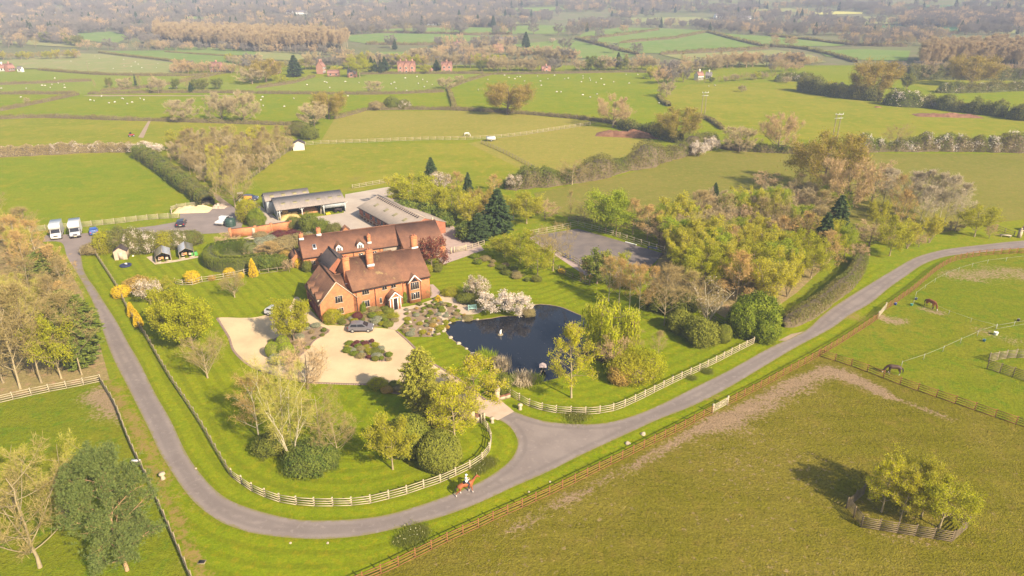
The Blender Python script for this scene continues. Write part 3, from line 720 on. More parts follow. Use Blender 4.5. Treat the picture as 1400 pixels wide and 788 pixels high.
kind('oakb', 'bare_oak_tree', 'tree', tp(Ht=12, cw=14, base=.14, prof='round', nl=17, nsub=8, nter=6, ntw=12000, nleaf=4000, ls=.10, tr=.36, twl=.9, tww=.024), (105, 106), BARKP, [TWB, LOAK], 12, 14)
kind('con', 'conifer_tree', 'tree', lambda s: conifer_parts(s, 9, 5, dens=24, n=32, per=8), (111, 112), BARKB, [LCON, LCON], 9, 5)
kind('fir', 'broad_conifer_tree', 'tree', lambda s: conifer_parts(s, 11, 6.5, n=44, per=9, spray=.27, dens=40, droop=.10, prof='oval', base=.02), (115,), BARKB, [LTHU, LTHU], 11, 6.5)
kind('larch', 'larch_tree', 'tree', lambda s: conifer_parts(s, 9, 4.4, n=38, per=8, spray=.17, dens=34, droop=.02, prof='oval', base=.05), (117,), BARKB, [LOLV, LOLV], 9, 4.4)
kind('poplar', 'poplar_tree', 'tree', tp(Ht=18, cw=6, base=.3, prof='col', nl=20, nsub=5, nter=4, ntw=2600, tr=.22, decur=False, up=.28, rise=.1, twl=1.2, tww=.05, nleaf=3600, ls=.16, jit=.4), (121, 122), BARKP, [TWS, LPOP], 18, 6)
kind('soft', 'fine_twigged_tree', 'tree', tp(Ht=10, cw=10, base=.06, nl=18, nsub=7, nter=5, ntw=13000, nleaf=5000, ls=.08, tr=.18, twl=.7, tww=.022, jit=.3), (135, 136, 137), BARKB, [TWS, LSOF], 10, 10)
kind('mist', 'hazel_tree', 'tree', tp(Ht=9, cw=9, base=.05, prof='vase', nl=26, nsub=6, nter=5, ntw=9000, nleaf=4500, ls=.06, tr=.13, multi=5, spread=.8, twl=.6, tww=.012, jit=.3, up=.3), (138, 139), BARKP, [TWG, LYEL], 9, 9)
kind('pale', 'pale_bare_tree', 'tree', tp(Ht=13, cw=6, base=.18, prof='oval', nl=24, nsub=6, nter=5, ntw=6500, tr=.07, decur=False, up=.26, rise=.1, twl=.7, tww=.016), (15, 16), BARKW, [TWL, TWL], 13, 6)
kind('grey', 'grey_bare_tree', 'tree', tp(Ht=11, cw=10, base=.1, prof='round', nl=14, nsub=6, nter=5, ntw=7000, tr=.2, twl=.9, tww=.035), (131, 132, 133), BARKB, [TW('grey twigs', (.20, .165, .135), (.27, .225, .18), (.19, .175, .12)), TWB], 11, 10)
kind('copper', 'copper_leaved_tree', 'tree', tp(Ht=6, cw=6, base=.05, prof='round', nl=16, nsub=7, nter=5, ntw=900, nleaf=4200, ls=.15, tr=.15, jit=.25), (141,), BARKB, [TWB, LRED], 6, 6)
kind('green', 'green_leaved_tree', 'tree', tp(Ht=8, cw=7, base=.08, prof='round', nl=15, nsub=7, nter=5, ntw=500, nleaf=6000, ls=.19, tr=.16, jit=.3), (145, 146), BARKB, [TWB, LGRN], 8, 7)
kind('cherry', 'cherry_tree', 'tree', tp(Ht=5, cw=6, base=.12, prof='round', nl=15, nsub=7, nter=5, ntw=700, nleaf=4600, ls=.12, tr=.12, jit=.22), (151, 152), BARKB, [TWB, LWHT], 5, 6)
kind('pink', 'blossom_tree', 'tree', tp(Ht=5, cw=5, base=.1, prof='round', nl=15, nsub=7, nter=5, ntw=1200, nleaf=2600, ls=.11, tr=.12, jit=.2), (155,), BARKB, [TWP, LPNK], 5, 5)

def pine(seed):
    Tm, K, AP = tree_parts(seed, 11, 9, base=.07, prof='round', nl=30, nsub=7, nter=5, ntw=0, tr=.16, decur=False, up=.10, rise=-.1, weep=.05)
    rg = np.random.default_rng(seed); ix = rg.integers(0, len(AP), 4200)
    for p in AP[ix] + rg.normal(0, .28, (4200, 3)):
        n = 15; u = unit(rg, n) * [1, 1, .6] + [0, 0, .35]; u /= np.linalg.norm(u, axis=1)[:, None]; c = p + u * .17
        K.leafs(c, u * .17, perp(rg, u) * .024, 1, np.clip(rg.normal(.5, .22, n) + .2 * mnoise.noise(Vector(p)), 0, 1))
    return Tm, K
kind('pine', 'pine_tree', 'tree', pine, (161,), BARKO, [TWP, LPIN], 11, 9)

def willow(seed):
    Tm, K, AP = tree_parts(seed, 8, 7, base=.2, prof='round', nl=16, nsub=6, nter=4, ntw=500, nleaf=900, ls=.13, tr=.24, jit=.2)
    rg = np.random.default_rng(seed); r = np.hypot(AP[:, 0], AP[:, 1]); pick = AP[(AP[:, 2] > 3.0)]
    for p in pick[rg.integers(0, len(pick), 520)]:
        L = min(p[2] - .4, rg.uniform(1.5, 5.0)); k = int(L / .28) + 2; z = np.linspace(0, L, k); out = p[:2] / (np.hypot(*p[:2]) + .3)
        c = np.column_stack([p[0] + out[0] * .45 * np.sqrt(z) * .6, p[1] + out[1] * .45 * np.sqrt(z) * .6, p[2] - z]) + rg.normal(0, .05, (k, 3))
        u = np.tile([0, 0, .19], (k, 1)) + rg.normal(0, .05, (k, 3))
        K.leafs(c, u, perp(rg, u) * .07, 1, np.clip(rg.normal(.5, .25, k), 0, 1))
    return Tm, K
kind('willow', 'weeping_willow_tree', 'tree', willow, (171,), BARKB, [TWG, LWIL], 8, 7)

def bush(key, name, mats, seeds, w=4, d=4, h=3.2, **k):
    k['n'] = int(k['n'] * 3.2); k['fluff'] = k.get('fluff', .10) * 1.5
    KS[key] = Kind(name, 'shrub', [(None, bush_parts(s, w, d, h, **k)) for s in seeds], None, mats, h, w)
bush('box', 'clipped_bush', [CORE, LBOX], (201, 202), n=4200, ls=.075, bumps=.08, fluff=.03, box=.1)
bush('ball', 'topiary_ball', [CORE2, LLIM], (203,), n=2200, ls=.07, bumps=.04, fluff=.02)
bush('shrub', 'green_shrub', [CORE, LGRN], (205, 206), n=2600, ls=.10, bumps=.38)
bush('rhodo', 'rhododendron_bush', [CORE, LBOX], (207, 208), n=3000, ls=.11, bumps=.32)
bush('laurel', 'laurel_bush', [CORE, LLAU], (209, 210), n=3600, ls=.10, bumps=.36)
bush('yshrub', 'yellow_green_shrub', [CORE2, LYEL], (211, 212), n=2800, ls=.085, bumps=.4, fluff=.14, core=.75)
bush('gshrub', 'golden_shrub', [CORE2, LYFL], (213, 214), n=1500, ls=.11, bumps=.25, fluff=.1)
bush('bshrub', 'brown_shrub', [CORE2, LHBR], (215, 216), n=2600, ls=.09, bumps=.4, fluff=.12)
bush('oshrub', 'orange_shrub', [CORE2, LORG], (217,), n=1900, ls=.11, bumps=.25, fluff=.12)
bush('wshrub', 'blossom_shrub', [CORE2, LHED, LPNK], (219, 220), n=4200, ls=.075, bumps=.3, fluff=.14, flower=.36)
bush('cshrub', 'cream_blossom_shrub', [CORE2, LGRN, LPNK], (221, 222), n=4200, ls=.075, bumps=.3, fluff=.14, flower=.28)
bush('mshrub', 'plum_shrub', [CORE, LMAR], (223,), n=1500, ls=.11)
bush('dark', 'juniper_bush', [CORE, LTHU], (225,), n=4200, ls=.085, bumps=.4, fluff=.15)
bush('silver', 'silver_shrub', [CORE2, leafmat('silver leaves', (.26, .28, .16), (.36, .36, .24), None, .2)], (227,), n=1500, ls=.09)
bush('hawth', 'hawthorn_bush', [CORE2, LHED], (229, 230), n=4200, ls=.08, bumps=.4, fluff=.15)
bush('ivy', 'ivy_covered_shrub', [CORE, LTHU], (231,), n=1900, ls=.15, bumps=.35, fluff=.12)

def cone_bush(seed):
    rg = np.random.default_rng(seed); K = MB(); n = 2200; t = rg.uniform(0, 1, n) ** 1.3; a = rg.uniform(0, 2 * PI, n); r = .55 * (1 - t) ** .7 * np.minimum(1, .75 + t * 2)
    th = np.linspace(0, 1, 9); K.tube(np.column_stack([0 * th, 0 * th, th * 2.3]), .47 * (1 - th) ** .7 + .01, 9, 0)
    c = np.column_stack([np.cos(a) * r, np.sin(a) * r, t * 2.4 + .03]) + rg.normal(0, .03, (n, 3)); u = np.column_stack([np.cos(a) * .4, np.sin(a) * .4, np.ones(n)]) + rg.normal(0, .3, (n, 3)); u /= np.linalg.norm(u, axis=1)[:, None]
    K.leafs(c, u * .09, perp(rg, u) * .05, 1, rg.uniform(0, 1, n)); return K
KS['goldcone'] = Kind('golden_conifer', 'conifer', [(None, cone_bush(241))], None, [CORE2, LYFL], 2.4, 1.1)
def tuft(seed, n, h, w, ls):
    rg = np.random.default_rng(seed); K = MB(); p = rg.normal(0, .28, (n, 2)) * w; ht = h * rg.uniform(.5, 1.1, n); ln = rg.normal(0, .12, (n, 2))
    u = np.column_stack([ln * ht[:, None], ht * .5]); c = np.column_stack([p + ln * ht[:, None], ht * .5])
    K.leafs(c, u, perp(rg, u) * ls, 0, rg.uniform(0, 1, n)); return K
KS['reed'] = Kind('reed_clump', 'reeds', [(None, tuft(251, 700, 1.5, 1.6, .035))], None, [LREE], 1.5, 1.6)
KS['rush'] = Kind('green_rush_clump', 'reeds', [(None, tuft(252, 600, 1.4, 1.5, .035))], None, [LLIM], 1.4, 1.5)
def daff(seed):
    rg = np.random.default_rng(seed); K = tuft(seed, 2200, .36, 3.4, .03); n = 14; c = np.column_stack([rg.normal(0, .28, (n, 2)) * 3.4, rg.uniform(.3, .42, n)]); u = unit(rg, n)
    K.leafs(c, u * .06, perp(rg, u) * .06, 1, rg.uniform(0, 1, n)); return K
KS['daff'] = Kind('daffodil_plant', 'flowers', [(None, daff(253)), (None, daff(254))], None, [LGRN, leafmat('pale petals', (.7, .62, .25), (.75, .68, .4), None, .2)], .4, 3.4)

def put(key, px, py, top, wpx, label, group=None, **k):
    p = at(px, py)
    return KS[key].place(p, tall(p, top), wide(p, wpx), label, group, **k)
def sow(key, px, py, h, w, label, group=None, **k):
    p = at(px, py) if not k.pop('xy', False) else np.array([px, py, float(T(px, py))])
    return KS[key].place(p, h, w, label, group, **k)

def hedge(name, label, line, w, h, mats, dens=26, ls=.16, flower=0.0, group=None, rough=.2, box=.35, smoothn=3, cat='hedge', fluff=.12, seed=None):
    """a hedge along a line on the land; its skin of leaves follows a rounded cross-section that swells and dips"""
    seed = random.randint(1, 9999) if seed is None else seed; rg = np.random.default_rng(seed)
    L = np.array(dense(smooth(ats(line), n=smoothn) if smoothn else ats(line), max(.6, w * .4))); n = len(L); K = MB()
    d = np.gradient(L, axis=0); d /= np.linalg.norm(d, axis=1)[:, None] + 1e-9; nn = np.stack([-d[:, 1], d[:, 0]], 1); g = T(L[:, 0], L[:, 1])
    ends = np.minimum(1, .35 + .65 * np.minimum(np.arange(n), n - 1 - np.arange(n)) / 1.5)
    def prof(i, th, k=1.0):
        c, s = np.cos(th), np.sin(th); e = 1 - box
        a = np.sign(c) * np.abs(c) ** e * w / 2; z = np.abs(s) ** e * h
        i0 = np.minimum(i.astype(int), n - 2); fr = (i - i0)[:, None]
        P = L[i0] * (1 - fr) + L[i0 + 1] * fr; N2 = nn[i0]; gz = g[i0] * (1 - fr[:, 0]) + g[i0 + 1] * fr[:, 0]
        q = np.column_stack([P, z * .5]); f = 1 + np.array([mnoise.noise(Vector((x, y, zz + seed)) * (.9 / max(1, w * .5))) + .5 * mnoise.noise(Vector((x, y, zz + seed)) * (2.4 / max(1, w * .5))) for x, y, zz in q]) * rough * 1.1
        f = f * ends[i0]; f = f * (1 + rough * .9 * np.array([mnoise.noise(Vector((x * .11, y * .11, seed))) for x, y, zz in q]))
        return np.column_stack([P + N2 * (a * f * k)[:, None], gz + z * f * k])
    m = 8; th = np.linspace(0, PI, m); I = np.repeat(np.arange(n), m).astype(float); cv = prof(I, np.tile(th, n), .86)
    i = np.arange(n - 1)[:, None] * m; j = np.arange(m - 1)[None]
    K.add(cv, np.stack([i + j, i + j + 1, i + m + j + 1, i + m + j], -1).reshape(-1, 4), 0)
    length = np.sum(np.linalg.norm(np.diff(L, axis=0), axis=1)); cnt = int(length * (w * .7 + 2 * h) * dens)
    ii = rg.uniform(0, n - 1.001, cnt); t2 = rg.uniform(0.02, PI - .02, cnt); p = prof(ii, t2) + rg.normal(0, fluff, (cnt, 3)); p[:, 2] = np.maximum(p[:, 2], g.min() + .05)
    u = unit(rg, cnt); sz = ls * rg.uniform(.6, 1.3, cnt)[:, None]; cl = np.array([mnoise.noise(Vector(q) * .8) for q in p])
    sp_ = np.array([mnoise.noise(Vector((q[0] * .16, q[1] * .16, seed * .7))) for q in p])
    K.leafs(p, u * sz, perp(rg, u) * sz * .7, 1, np.clip(.45 + cl * .5 + sp_ * 1.1 + rg.normal(0, .2, cnt), 0, 1))
    if flower:
        lo = np.array([mnoise.noise(Vector(q) * .33 + Vector((9, 0, seed))) for q in p]); K.m[-1] = np.where(lo + cl * .5 + rg.normal(0, .22, cnt) > .56 - flower, 2, 1)
    o = K.build(name, mats); tag(o, label, cat, group)
    return o
# ---------------------------------------------------------------- trees of the garden, one by one
G1 = 'birches in the corner of the garden'
put('birch', 355, 600, 517, 70, 'russet twigged birch with pale stems, nearest the lawn fence in the corner birch group')
put('multi', 388, 608, 497, 92, 'tall many stemmed pale birch in the middle of the corner birch group')
put('multi', 401, 635, 528, 88, 'white stemmed birch forking low, standing foremost above the curved fence')
put('bare', 438, 604, 518, 76, 'spreading grey branched tree just behind the white stemmed corner birch')
put('bare', 462, 626, 556, 62, 'small grey bare tree beside the dark junipers on the corner lawn')
put('brown', 421, 532, 466, 82, 'round crowned beige bare tree overhanging the gravel forecourt')
put('yel', 537, 642, 562, 66, 'small fine twigged tree with sparse young leaves alone on the corner lawn')
put('dark', 425, 640, 612, 56, 'dark spreading juniper at the foot of the corner birches')
put('dark', 446, 637, 616, 34, 'small dark juniper tucked beside the bigger spreading juniper')
put('shrub', 372, 618, 596, 40, 'low green shrub among the corner birch stems')
put('dense', 402, 466, 403, 50, 'yellow green acer in the bed beside the garage')
put('dense', 238, 464, 385, 54, 'leafy yellow green maple nearer the lane of the pair by the forecourt lawn')
put('dense', 264, 478, 398, 60, 'leafy yellow green maple nearer the gravel of the pair by the forecourt lawn')
put('vase', 284, 517, 460, 58, 'small bare vase shaped tree with reddish tips beside the forecourt curve')
put('vase', 321, 407, 374, 40, 'leaning small bare tree on the lawn below the garden fence')
put('larch', 578, 572, 476, 56, 'slender olive green conifer at the forecourt edge')
put('airy', 651, 562, 492, 92, 'airy yellow leaved maple with a pale trunk beside the driveway entrance')
put('airy', 622, 606, 528, 84, 'airy yellow leaved maple in front of the clipped bushes')
put('yel', 603, 560, 520, 50, 'young yellow green tree behind the maples at the drive')
put('box', 602, 637, 597, 56, 'large clipped dome bush inside the curved fence corner')
put('box', 560, 616, 575, 62, 'rough clipped green bush behind the large dome bush')
put('shrub', 590, 590, 566, 46, 'dark green shrub shaded under the yellow maples')
put('bshrub', 636, 570, 552, 30, 'pale brown shrub against the low wall by the entrance')
put('shrub', 688, 539, 514, 20, 'dark evergreen bush beside the stone gate pillar')
put('willow', 834, 484, 398, 78, 'big weeping willow trailing golden strands over the pond edge')
put('airy', 781, 544, 448, 76, 'yellow leaved young maple with a straight pale trunk on the pond lawn')
put('yshrub', 860, 517, 490, 50, 'broad yellow green shrub in the lawn bed right of the pond')
put('yshrub', 884, 512, 486, 44, 'second yellow green shrub in the lawn bed, on its upper side')
put('yshrub', 868, 506, 484, 40, 'yellow shrub at the back of the lawn bed')
put('oshrub', 848, 523, 504, 32, 'red brown twiggy shrub at the front of the lawn bed')
put('brown', 838, 504, 452, 36, 'thin bare sapling in front of the willow')
put('slim', 862, 493, 440, 32, 'slender bare sapling between willow and lawn bed')
put('slim', 899, 491, 454, 26, 'small bare sapling standing alone on the striped lawn')
for i, (x, y, t, w, k) in enumerate([(832, 412, 352, 36, 'birch'), (846, 418, 356, 34, 'birch'), (860, 424, 362, 30, 'birch'), (873, 434, 364, 40, 'birch'), (891, 424, 366, 34, 'birch'), (908, 445, 366, 52, 'slim'), (919, 430, 366, 42, 'slim'), (940, 434, 372, 46, 'slim')]):
    put(k, x, y, t, w, ['russet birch nearest the arena in the row above the willow', 'russet birch just above the willow crown', 'thin russet birch behind the willow', 'white stemmed birch with russet twigs right of the willow',
        'white stemmed birch behind the row, over dark laurels', 'pale olive slender tree foremost in the row right of the willow', 'pale twisted slender tree deep in the row', 'slender beige tree beside the magnolia'][i])
put('magn', 966, 443, 386, 66, 'pale bare magnolia with many spreading stems')
put('rhodo', 929, 452, 428, 34, 'rounded rhododendron at the lawn end of the bush group')
put('rhodo', 948, 460, 436, 34, 'middle rhododendron of the bush group by the magnolia')
put('rhodo', 960, 470, 443, 38, 'front rhododendron of the bush group with pale buds')
put('box', 988, 467, 446, 22, 'small neat round bush at the fence end')
put('laurel', 1012, 458, 420, 38, 'bright green laurel where the garden fence meets the wood')
put('laurel', 1044, 464, 432, 38, 'big bright green laurel beside the lane gateway')
put('laurel', 1032, 446, 408, 52, 'bright green laurel behind the two front laurels')
put('shrub', 900, 420, 398, 44, 'dark laurel understorey behind the birch row')
put('shrub', 928, 426, 402, 50, 'dark understorey bush behind the slender trees')
put('pink', 653, 410, 374, 36, 'pale pink flowering tree behind the pond')
put('cherry', 678, 428, 398, 46, 'white blossoming cherry leaning over the pond')
put('cherry', 705, 430, 399, 46, 'white blossoming cherry at the pond end of the pair')
put('bshrub', 722, 431, 423, 18, 'orange brown bush under the blossoming cherries')
put('copper', 590, 366, 318, 44, 'copper leaved tree against the end of the long brick range')
put('shrub', 598, 371, 362, 14, 'small green bush under the copper tree')
put('yshrub', 586, 372, 364, 12, 'small yellow green bush by the house gable')
put('yel', 711, 359, 313, 46, 'olive yellow tree on the house side of the arena')
put('yel', 735, 378, 329, 44, 'olive yellow tree with a short trunk, foremost before the arena')
put('bare', 756, 371, 290, 58, 'pale bare tree at the corner of the arena path')
put('yel', 690, 352, 318, 48, 'yellow green round tree at the drive bend')
put('gshrub', 768, 373, 368, 10, 'little golden shrub by the arena fence')
put('green', 816, 388, 342, 48, 'dark leafed tree hiding the arena corner')
put('yel', 838, 386, 340, 44, 'yellow green tree hiding the near arena edge')
put('russet', 800, 388, 356, 20, 'small russet tree by the arena path end')
put('lime', 868, 396, 366, 44, 'low green tree in front of the arena corner')
put('lime', 828, 318, 250, 56, 'tall bright lime green tree behind the arena')
put('lime', 842, 322, 268, 46, 'pale green young tree in front of the tall lime green tree')
put('russet', 865, 321, 274, 34, 'orange budded tree beside the lime green trees')
put('russet', 885, 328, 282, 46, 'round orange brown tree along the back of the arena')
put('lime', 911, 322, 271, 32, 'small bright green crowned tree at the wood corner')
put('brown', 900, 335, 298, 40, 'dark brown tree at the wood corner by the arena')
put('slim', 779, 302, 262, 12, 'thin dead looking trunk behind the arena corner')
put('bare', 798, 302, 268, 30, 'small bare tree behind the arena corner')
put('bare', 782, 253, 214, 44, 'pale bare tree in the thick field hedge')
# the belt behind the stable block
BELT = [('gold', 548, 284, 236, 44, 'orange yellow tree at the barn end of the stable belt'), ('yel', 566, 288, 232, 62, 'broad yellow tree of the stable belt over the dark ivy'), ('yel', 590, 296, 244, 54, 'second broad yellow tree of the stable belt'),
        ('con', 590, 250, 216, 26, 'dark conifer standing tallest behind the stable belt'), ('pink', 603, 262, 232, 30, 'buff budded tree beside the tall dark conifer'), ('yel', 618, 300, 252, 54, 'yellow tree of the belt opposite the stable end'),
        ('con', 640, 266, 236, 18, 'small pointed conifer behind the belt'), ('gold', 640, 312, 262, 46, 'golden tree of the belt beside the fir'), ('oak', 662, 298, 254, 46, 'bronze tree between the belt and the big fir'),
        ('con', 680, 319, 260, 52, 'big dark fir at the drive'), ('con', 655, 330, 292, 40, 'lower dark fir in front of the big fir'), ('con', 664, 300, 268, 30, 'slim dark fir behind the big fir'), ('yel', 720, 306, 259, 50, 'bright yellow green tree behind the garden end'),
        ('brown', 745, 300, 272, 40, 'beige brushy tree behind the arena fence'), ('yel', 702, 300, 262, 40, 'yellow tree close behind the big fir'), ('ivy', 560, 300, 276, 40, 'ivy dark evergreen at the back of the stable'),
        ('ivy', 585, 302, 280, 34, 'second ivy dark evergreen behind the stable'), ('ivy', 608, 308, 288, 30, 'third ivy dark evergreen near the stable end'), ('ivy', 640, 326, 306, 30, 'evergreen understorey bush by the back drive'),
        ('russet', 676, 262, 240, 26, 'small russet tree at the field end of the belt'), ('russet', 625, 262, 236, 30, 'russet tree at the back of the belt')]
for b in BELT: put(*b)
# trees of the lane wood on the left
LW = [('slim', 28, 532, 405, 92, 'tallest pale bare tree, nearest the corner of the lane wood'), ('slim', 57, 524, 390, 84, 'tall pale bare tree beside the wood corner'), ('yel', 84, 518, 420, 66, 'thin yellowish tree between the bare trees and the fir'),
      ('slim', 112, 513, 402, 66, 'pale bare tree standing before the broad green fir'), ('fir', 112, 502, 398, 72, 'broad green fir at the lane'), ('fir', 70, 398, 342, 56, 'small dark green fir near the parking yard'),
      ('russet', 86, 436, 388, 58, 'orange bushy tree beside the lane'), ('mist', 50, 440, 376, 58, 'golden twiggy tree behind the orange tree'), ('birch', 52, 356, 302, 46, 'slender pale birch by the parking yard'), ('birch', 26, 350, 296, 44, 'pale forked birch at the back of the lane wood'),
      ('mist', 25, 340, 292, 50, 'golden haze of young birch by the green pasture'), ('slim', 5, 524, 400, 80, 'pale bare tree cut by the picture edge in the lane wood')]
for b in LW: put(*b)
rg = np.random.default_rng(77)
poly = ats([(-90, 540), (-10, 530), (60, 505), (100, 470), (96, 420), (60, 365), (40, 335), (0, 305), (-90, 300)])
def scatter(poly, gap, rg, tries=6000):
    q = np.array(poly); lo, hi = q.min(0), q.max(0); out = []
    P = rg.uniform(lo, hi, (tries, 2)); P = P[inside(P, q)]
    for p in P:
        if all((p[0] - o[0]) ** 2 + (p[1] - o[1]) ** 2 > gap * gap for o in out): out.append(p)
    return out
for i, p in enumerate(scatter(poly, 4.5, rg)):
    k = ['slim', 'mist', 'russet', 'slim', 'bare', 'mist'][rg.integers(0, 6)]; nm = {'slim': 'pale slender', 'bare': 'beige spreading', 'russet': 'russet', 'soft': 'beige twiggy', 'mist': 'golden twiggy'}[k]
    h = rg.uniform(6.5, 10)
    sow(k, p[0], p[1], h, h * rg.uniform(.55, .8), nm + ' bare tree crowded inside the lane wood', nm + ' trees of the lane wood', xy=True)
# bottom corner paddock trees
put('bare', 55, 776, 606, 150, 'big pale bare tree with two main stems in the lower paddock')
put('pine', 174, 780, 622, 112, 'big blue green pine with tan limbs in the lower paddock')
put('mist', 92, 705, 612, 112, 'yellow green twiggy tree behind the big pine')
put('mist', 20, 700, 622, 90, 'yellow green twiggy tree at the frame edge of the lower paddock')
# fenced clump in the big field
for i, b in enumerate([('airy', 1205, 700, 634, 66, 'yellow green tree at the upper end of the fenced clump'), ('yel', 1236, 694, 615, 74, 'tallest yellow green tree in the fenced clump'), ('airy', 1230, 712, 648, 50, 'slim young tree with a pale leaning trunk in the fenced clump'),
          ('yel', 1284, 722, 650, 78, 'spreading yellow green tree at the lower end of the fenced clump'), ('yel', 1260, 706, 640, 56, 'yellow green tree in the middle of the fenced clump')]): put(*b)
# garden shrubs along the vegetable lawn
VS = [('yshrub', 146, 345, 308, 34, 'bright yellow green thorn at the parking yard end of the shrub row'), ('hawth', 166, 342, 306, 40, 'olive hawthorn second in the shrub row'), ('wshrub', 186, 345, 306, 36, 'white flecked thorn behind the shed'), ('wshrub', 206, 344, 308, 38, 'creamy flowering thorn in the middle of the shrub row'),
      ('yshrub', 226, 340, 310, 36, 'olive thorn behind the greenhouses'), ('wshrub', 244, 338, 308, 34, 'cream flowering shrub behind the nearer greenhouse'), ('hawth', 262, 334, 308, 32, 'green thorn at the yard end of the shrub row'), ('wshrub', 268, 333, 310, 22, 'small cream shrub ending the shrub row'),
      ('bshrub', 130, 346, 334, 30, 'low brown shrub beside the field gate by the lane'), ('oshrub', 188, 396, 381, 32, 'red brown mound shrub at the lawn corner'), ('pink', 206, 416, 378, 34, 'white flowering small tree by the garden fence'),
      ('gshrub', 167, 406, 392, 22, 'golden forsythia on the lane fence'), ('yel', 224, 402, 376, 32, 'yellow green shrub tree beside the white flowering tree'), ('gshrub', 264, 386, 372, 20, 'yellow variegated shrub on the vegetable lawn'),
      ('oshrub', 290, 383, 377, 10, 'small orange shrub by the post and rail fence'), ('gshrub', 314, 377, 368, 14, 'golden flowering shrub behind the fence'), ('gshrub', 330, 380, 373, 8, 'tiny golden shrub by the fence'), ('brown', 312, 340, 318, 40, 'beige weeping shrub tree by the walled garden'),
      ('brown', 352, 348, 332, 34, 'tan brushy tree at the walled garden corner'), ('russet', 372, 352, 332, 40, 'russet scrubby tree in the walled garden'), ('shrub', 382, 366, 350, 24, 'dark green bush at the walled garden gate'), ('ivy', 366, 368, 352, 22, 'dark evergreen beside the golden cone'),
      ('hawth', 402, 312, 298, 18, 'ivy green climber on the garden wall'), ('shrub', 424, 318, 294, 24, 'spiky leaved shrub tree behind the house gable'), ('shrub', 440, 320, 302, 22, 'dark green shrub behind the chimney'), ('hawth', 458, 322, 308, 22, 'green shrub along the yard wall'),
      ('hawth', 349, 318, 302, 12, 'green climber by the garden door'), ('yshrub', 340, 302, 274, 26, 'conical green tree beside the oil tank'), ('laurel', 352, 308, 288, 22, 'round yellow green bush beside the barn track'),
      ('gshrub', 409, 366, 355, 10, 'yellow bush against the little brick annex'), ('shrub', 421, 371, 358, 12, 'dark round bush under the cottage window'), ('brown', 396, 372, 352, 20, 'wispy pale shrub by the annex'), ('bshrub', 410, 334, 322, 30, 'dry brown shrub in the walled garden'), ('mshrub', 402, 330, 322, 14, 'dark red shrub in the walled garden'),
      ('bshrub', 386, 342, 328, 30, 'grey brown shrub in the walled garden beds'), ('oshrub', 392, 356, 344, 18, 'tan twiggy shrub near the annex')]
for i, b in enumerate(VS): put(b[0], b[1], b[2], b[3] + (10 if i < 8 else 0), b[4] * (.8 if i < 8 else 1), b[5])
for x, y, t, l in [(347, 378, 355, 'bright golden cone conifer at the end of the clipped hedge'), (181, 432, 414, 'upper of the two golden cone conifers on the lane fence'), (190, 446, 424, 'lower of the two golden cone conifers on the lane fence'), (599, 412, 404, 'golden conical bush on the patio')]:
    put('goldcone', x, y, t, 11 if x > 500 else 13, l)
for x, y, w, l in [(374, 487, 20, 'clipped ball bush nearest the gravel in the forecourt bed'), (388, 478, 20, 'clipped ball bush at the back of the forecourt bed'), (392, 488, 22, 'clipped ball bush nearest the brown tree in the forecourt bed')]:
    put('ball', x, y, y - 18, w, l)
put('silver', 381, 495, 485, 22, 'pale silvery shrub in front of the clipped balls')
# beds: many small plants that share a look
def plants(poly, gap, keys, hs, where, seed):
    rg = np.random.default_rng(seed)
    words_ = {'shrub': 'dark green', 'yshrub': 'yellow green', 'silver': 'silvery', 'bshrub': 'brown', 'mshrub': 'dark red', 'gshrub': 'golden', 'laurel': 'bright green', 'box': 'rounded olive', 'oshrub': 'orange'}
    for p in scatter(poly, gap, rg, 900):
        k = keys[rg.integers(0, len(keys))]; h = rg.uniform(*hs)
        KS[k].place((p[0], p[1], .03), h, h * rg.uniform(1.5, 2.8), words_[k] + ' low plant in ' + where, words_[k] + ' plants in ' + where)
plants(BED_H, 1.05, ['shrub', 'laurel', 'silver', 'bshrub', 'yshrub', 'box'], (.3, .75), 'the bed along the house front', 1)
plants(BED_I, .85, ['shrub', 'yshrub', 'silver', 'bshrub', 'laurel', 'mshrub'], (.3, .6), 'the island bed in the gravel', 2)
plants(ROCKERY, 1.0, ['shrub', 'yshrub', 'bshrub', 'laurel', 'silver', 'box', 'oshrub'], (.2, .5), 'the rockery between drive and pond', 3)
plants(BED_L, 1.3, ['shrub', 'bshrub', 'silver', 'laurel'], (.25, .55), 'the forecourt bed', 4)
plants(BED_F, 1.0, ['shrub', 'bshrub', 'yshrub', 'oshrub'], (.4, .9), 'the bed below the forecourt', 5)
put('mshrub', 489, 436, 428, 13, 'dark plum shrub in the house bed')
put('yshrub', 455, 440, 424, 22, 'yellow green shrub against the gable wall')
put('laurel', 497, 428, 415, 8, 'green climber between the ground floor windows')
put('laurel', 553, 414, 398, 8, 'leafy climber on the wall beside the porch')
put('bshrub', 583, 405, 390, 13, 'brown climber on the house corner')
put('yshrub', 617, 403, 395, 22, 'green shrub at the lawn edge of the patio')
put('shrub', 640, 412, 402, 28, 'dark shrub bed behind the patio')
put('shrub', 655, 418, 408, 20, 'dark green shrub under the pink tree')
plants(ats([(648, 352), (690, 362), (720, 378), (735, 384), (722, 388), (690, 374), (650, 360)]), 1.5, ['shrub', 'bshrub', 'laurel'], (.4, .9), 'the lawn border below the arena trees', 6)
plants(ats([(345, 326), (395, 318), (430, 318), (420, 332), (390, 350), (360, 345)]), 1.8, ['bshrub', 'shrub', 'oshrub', 'mshrub', 'silver'], (.5, 1.3), 'the walled garden', 7)
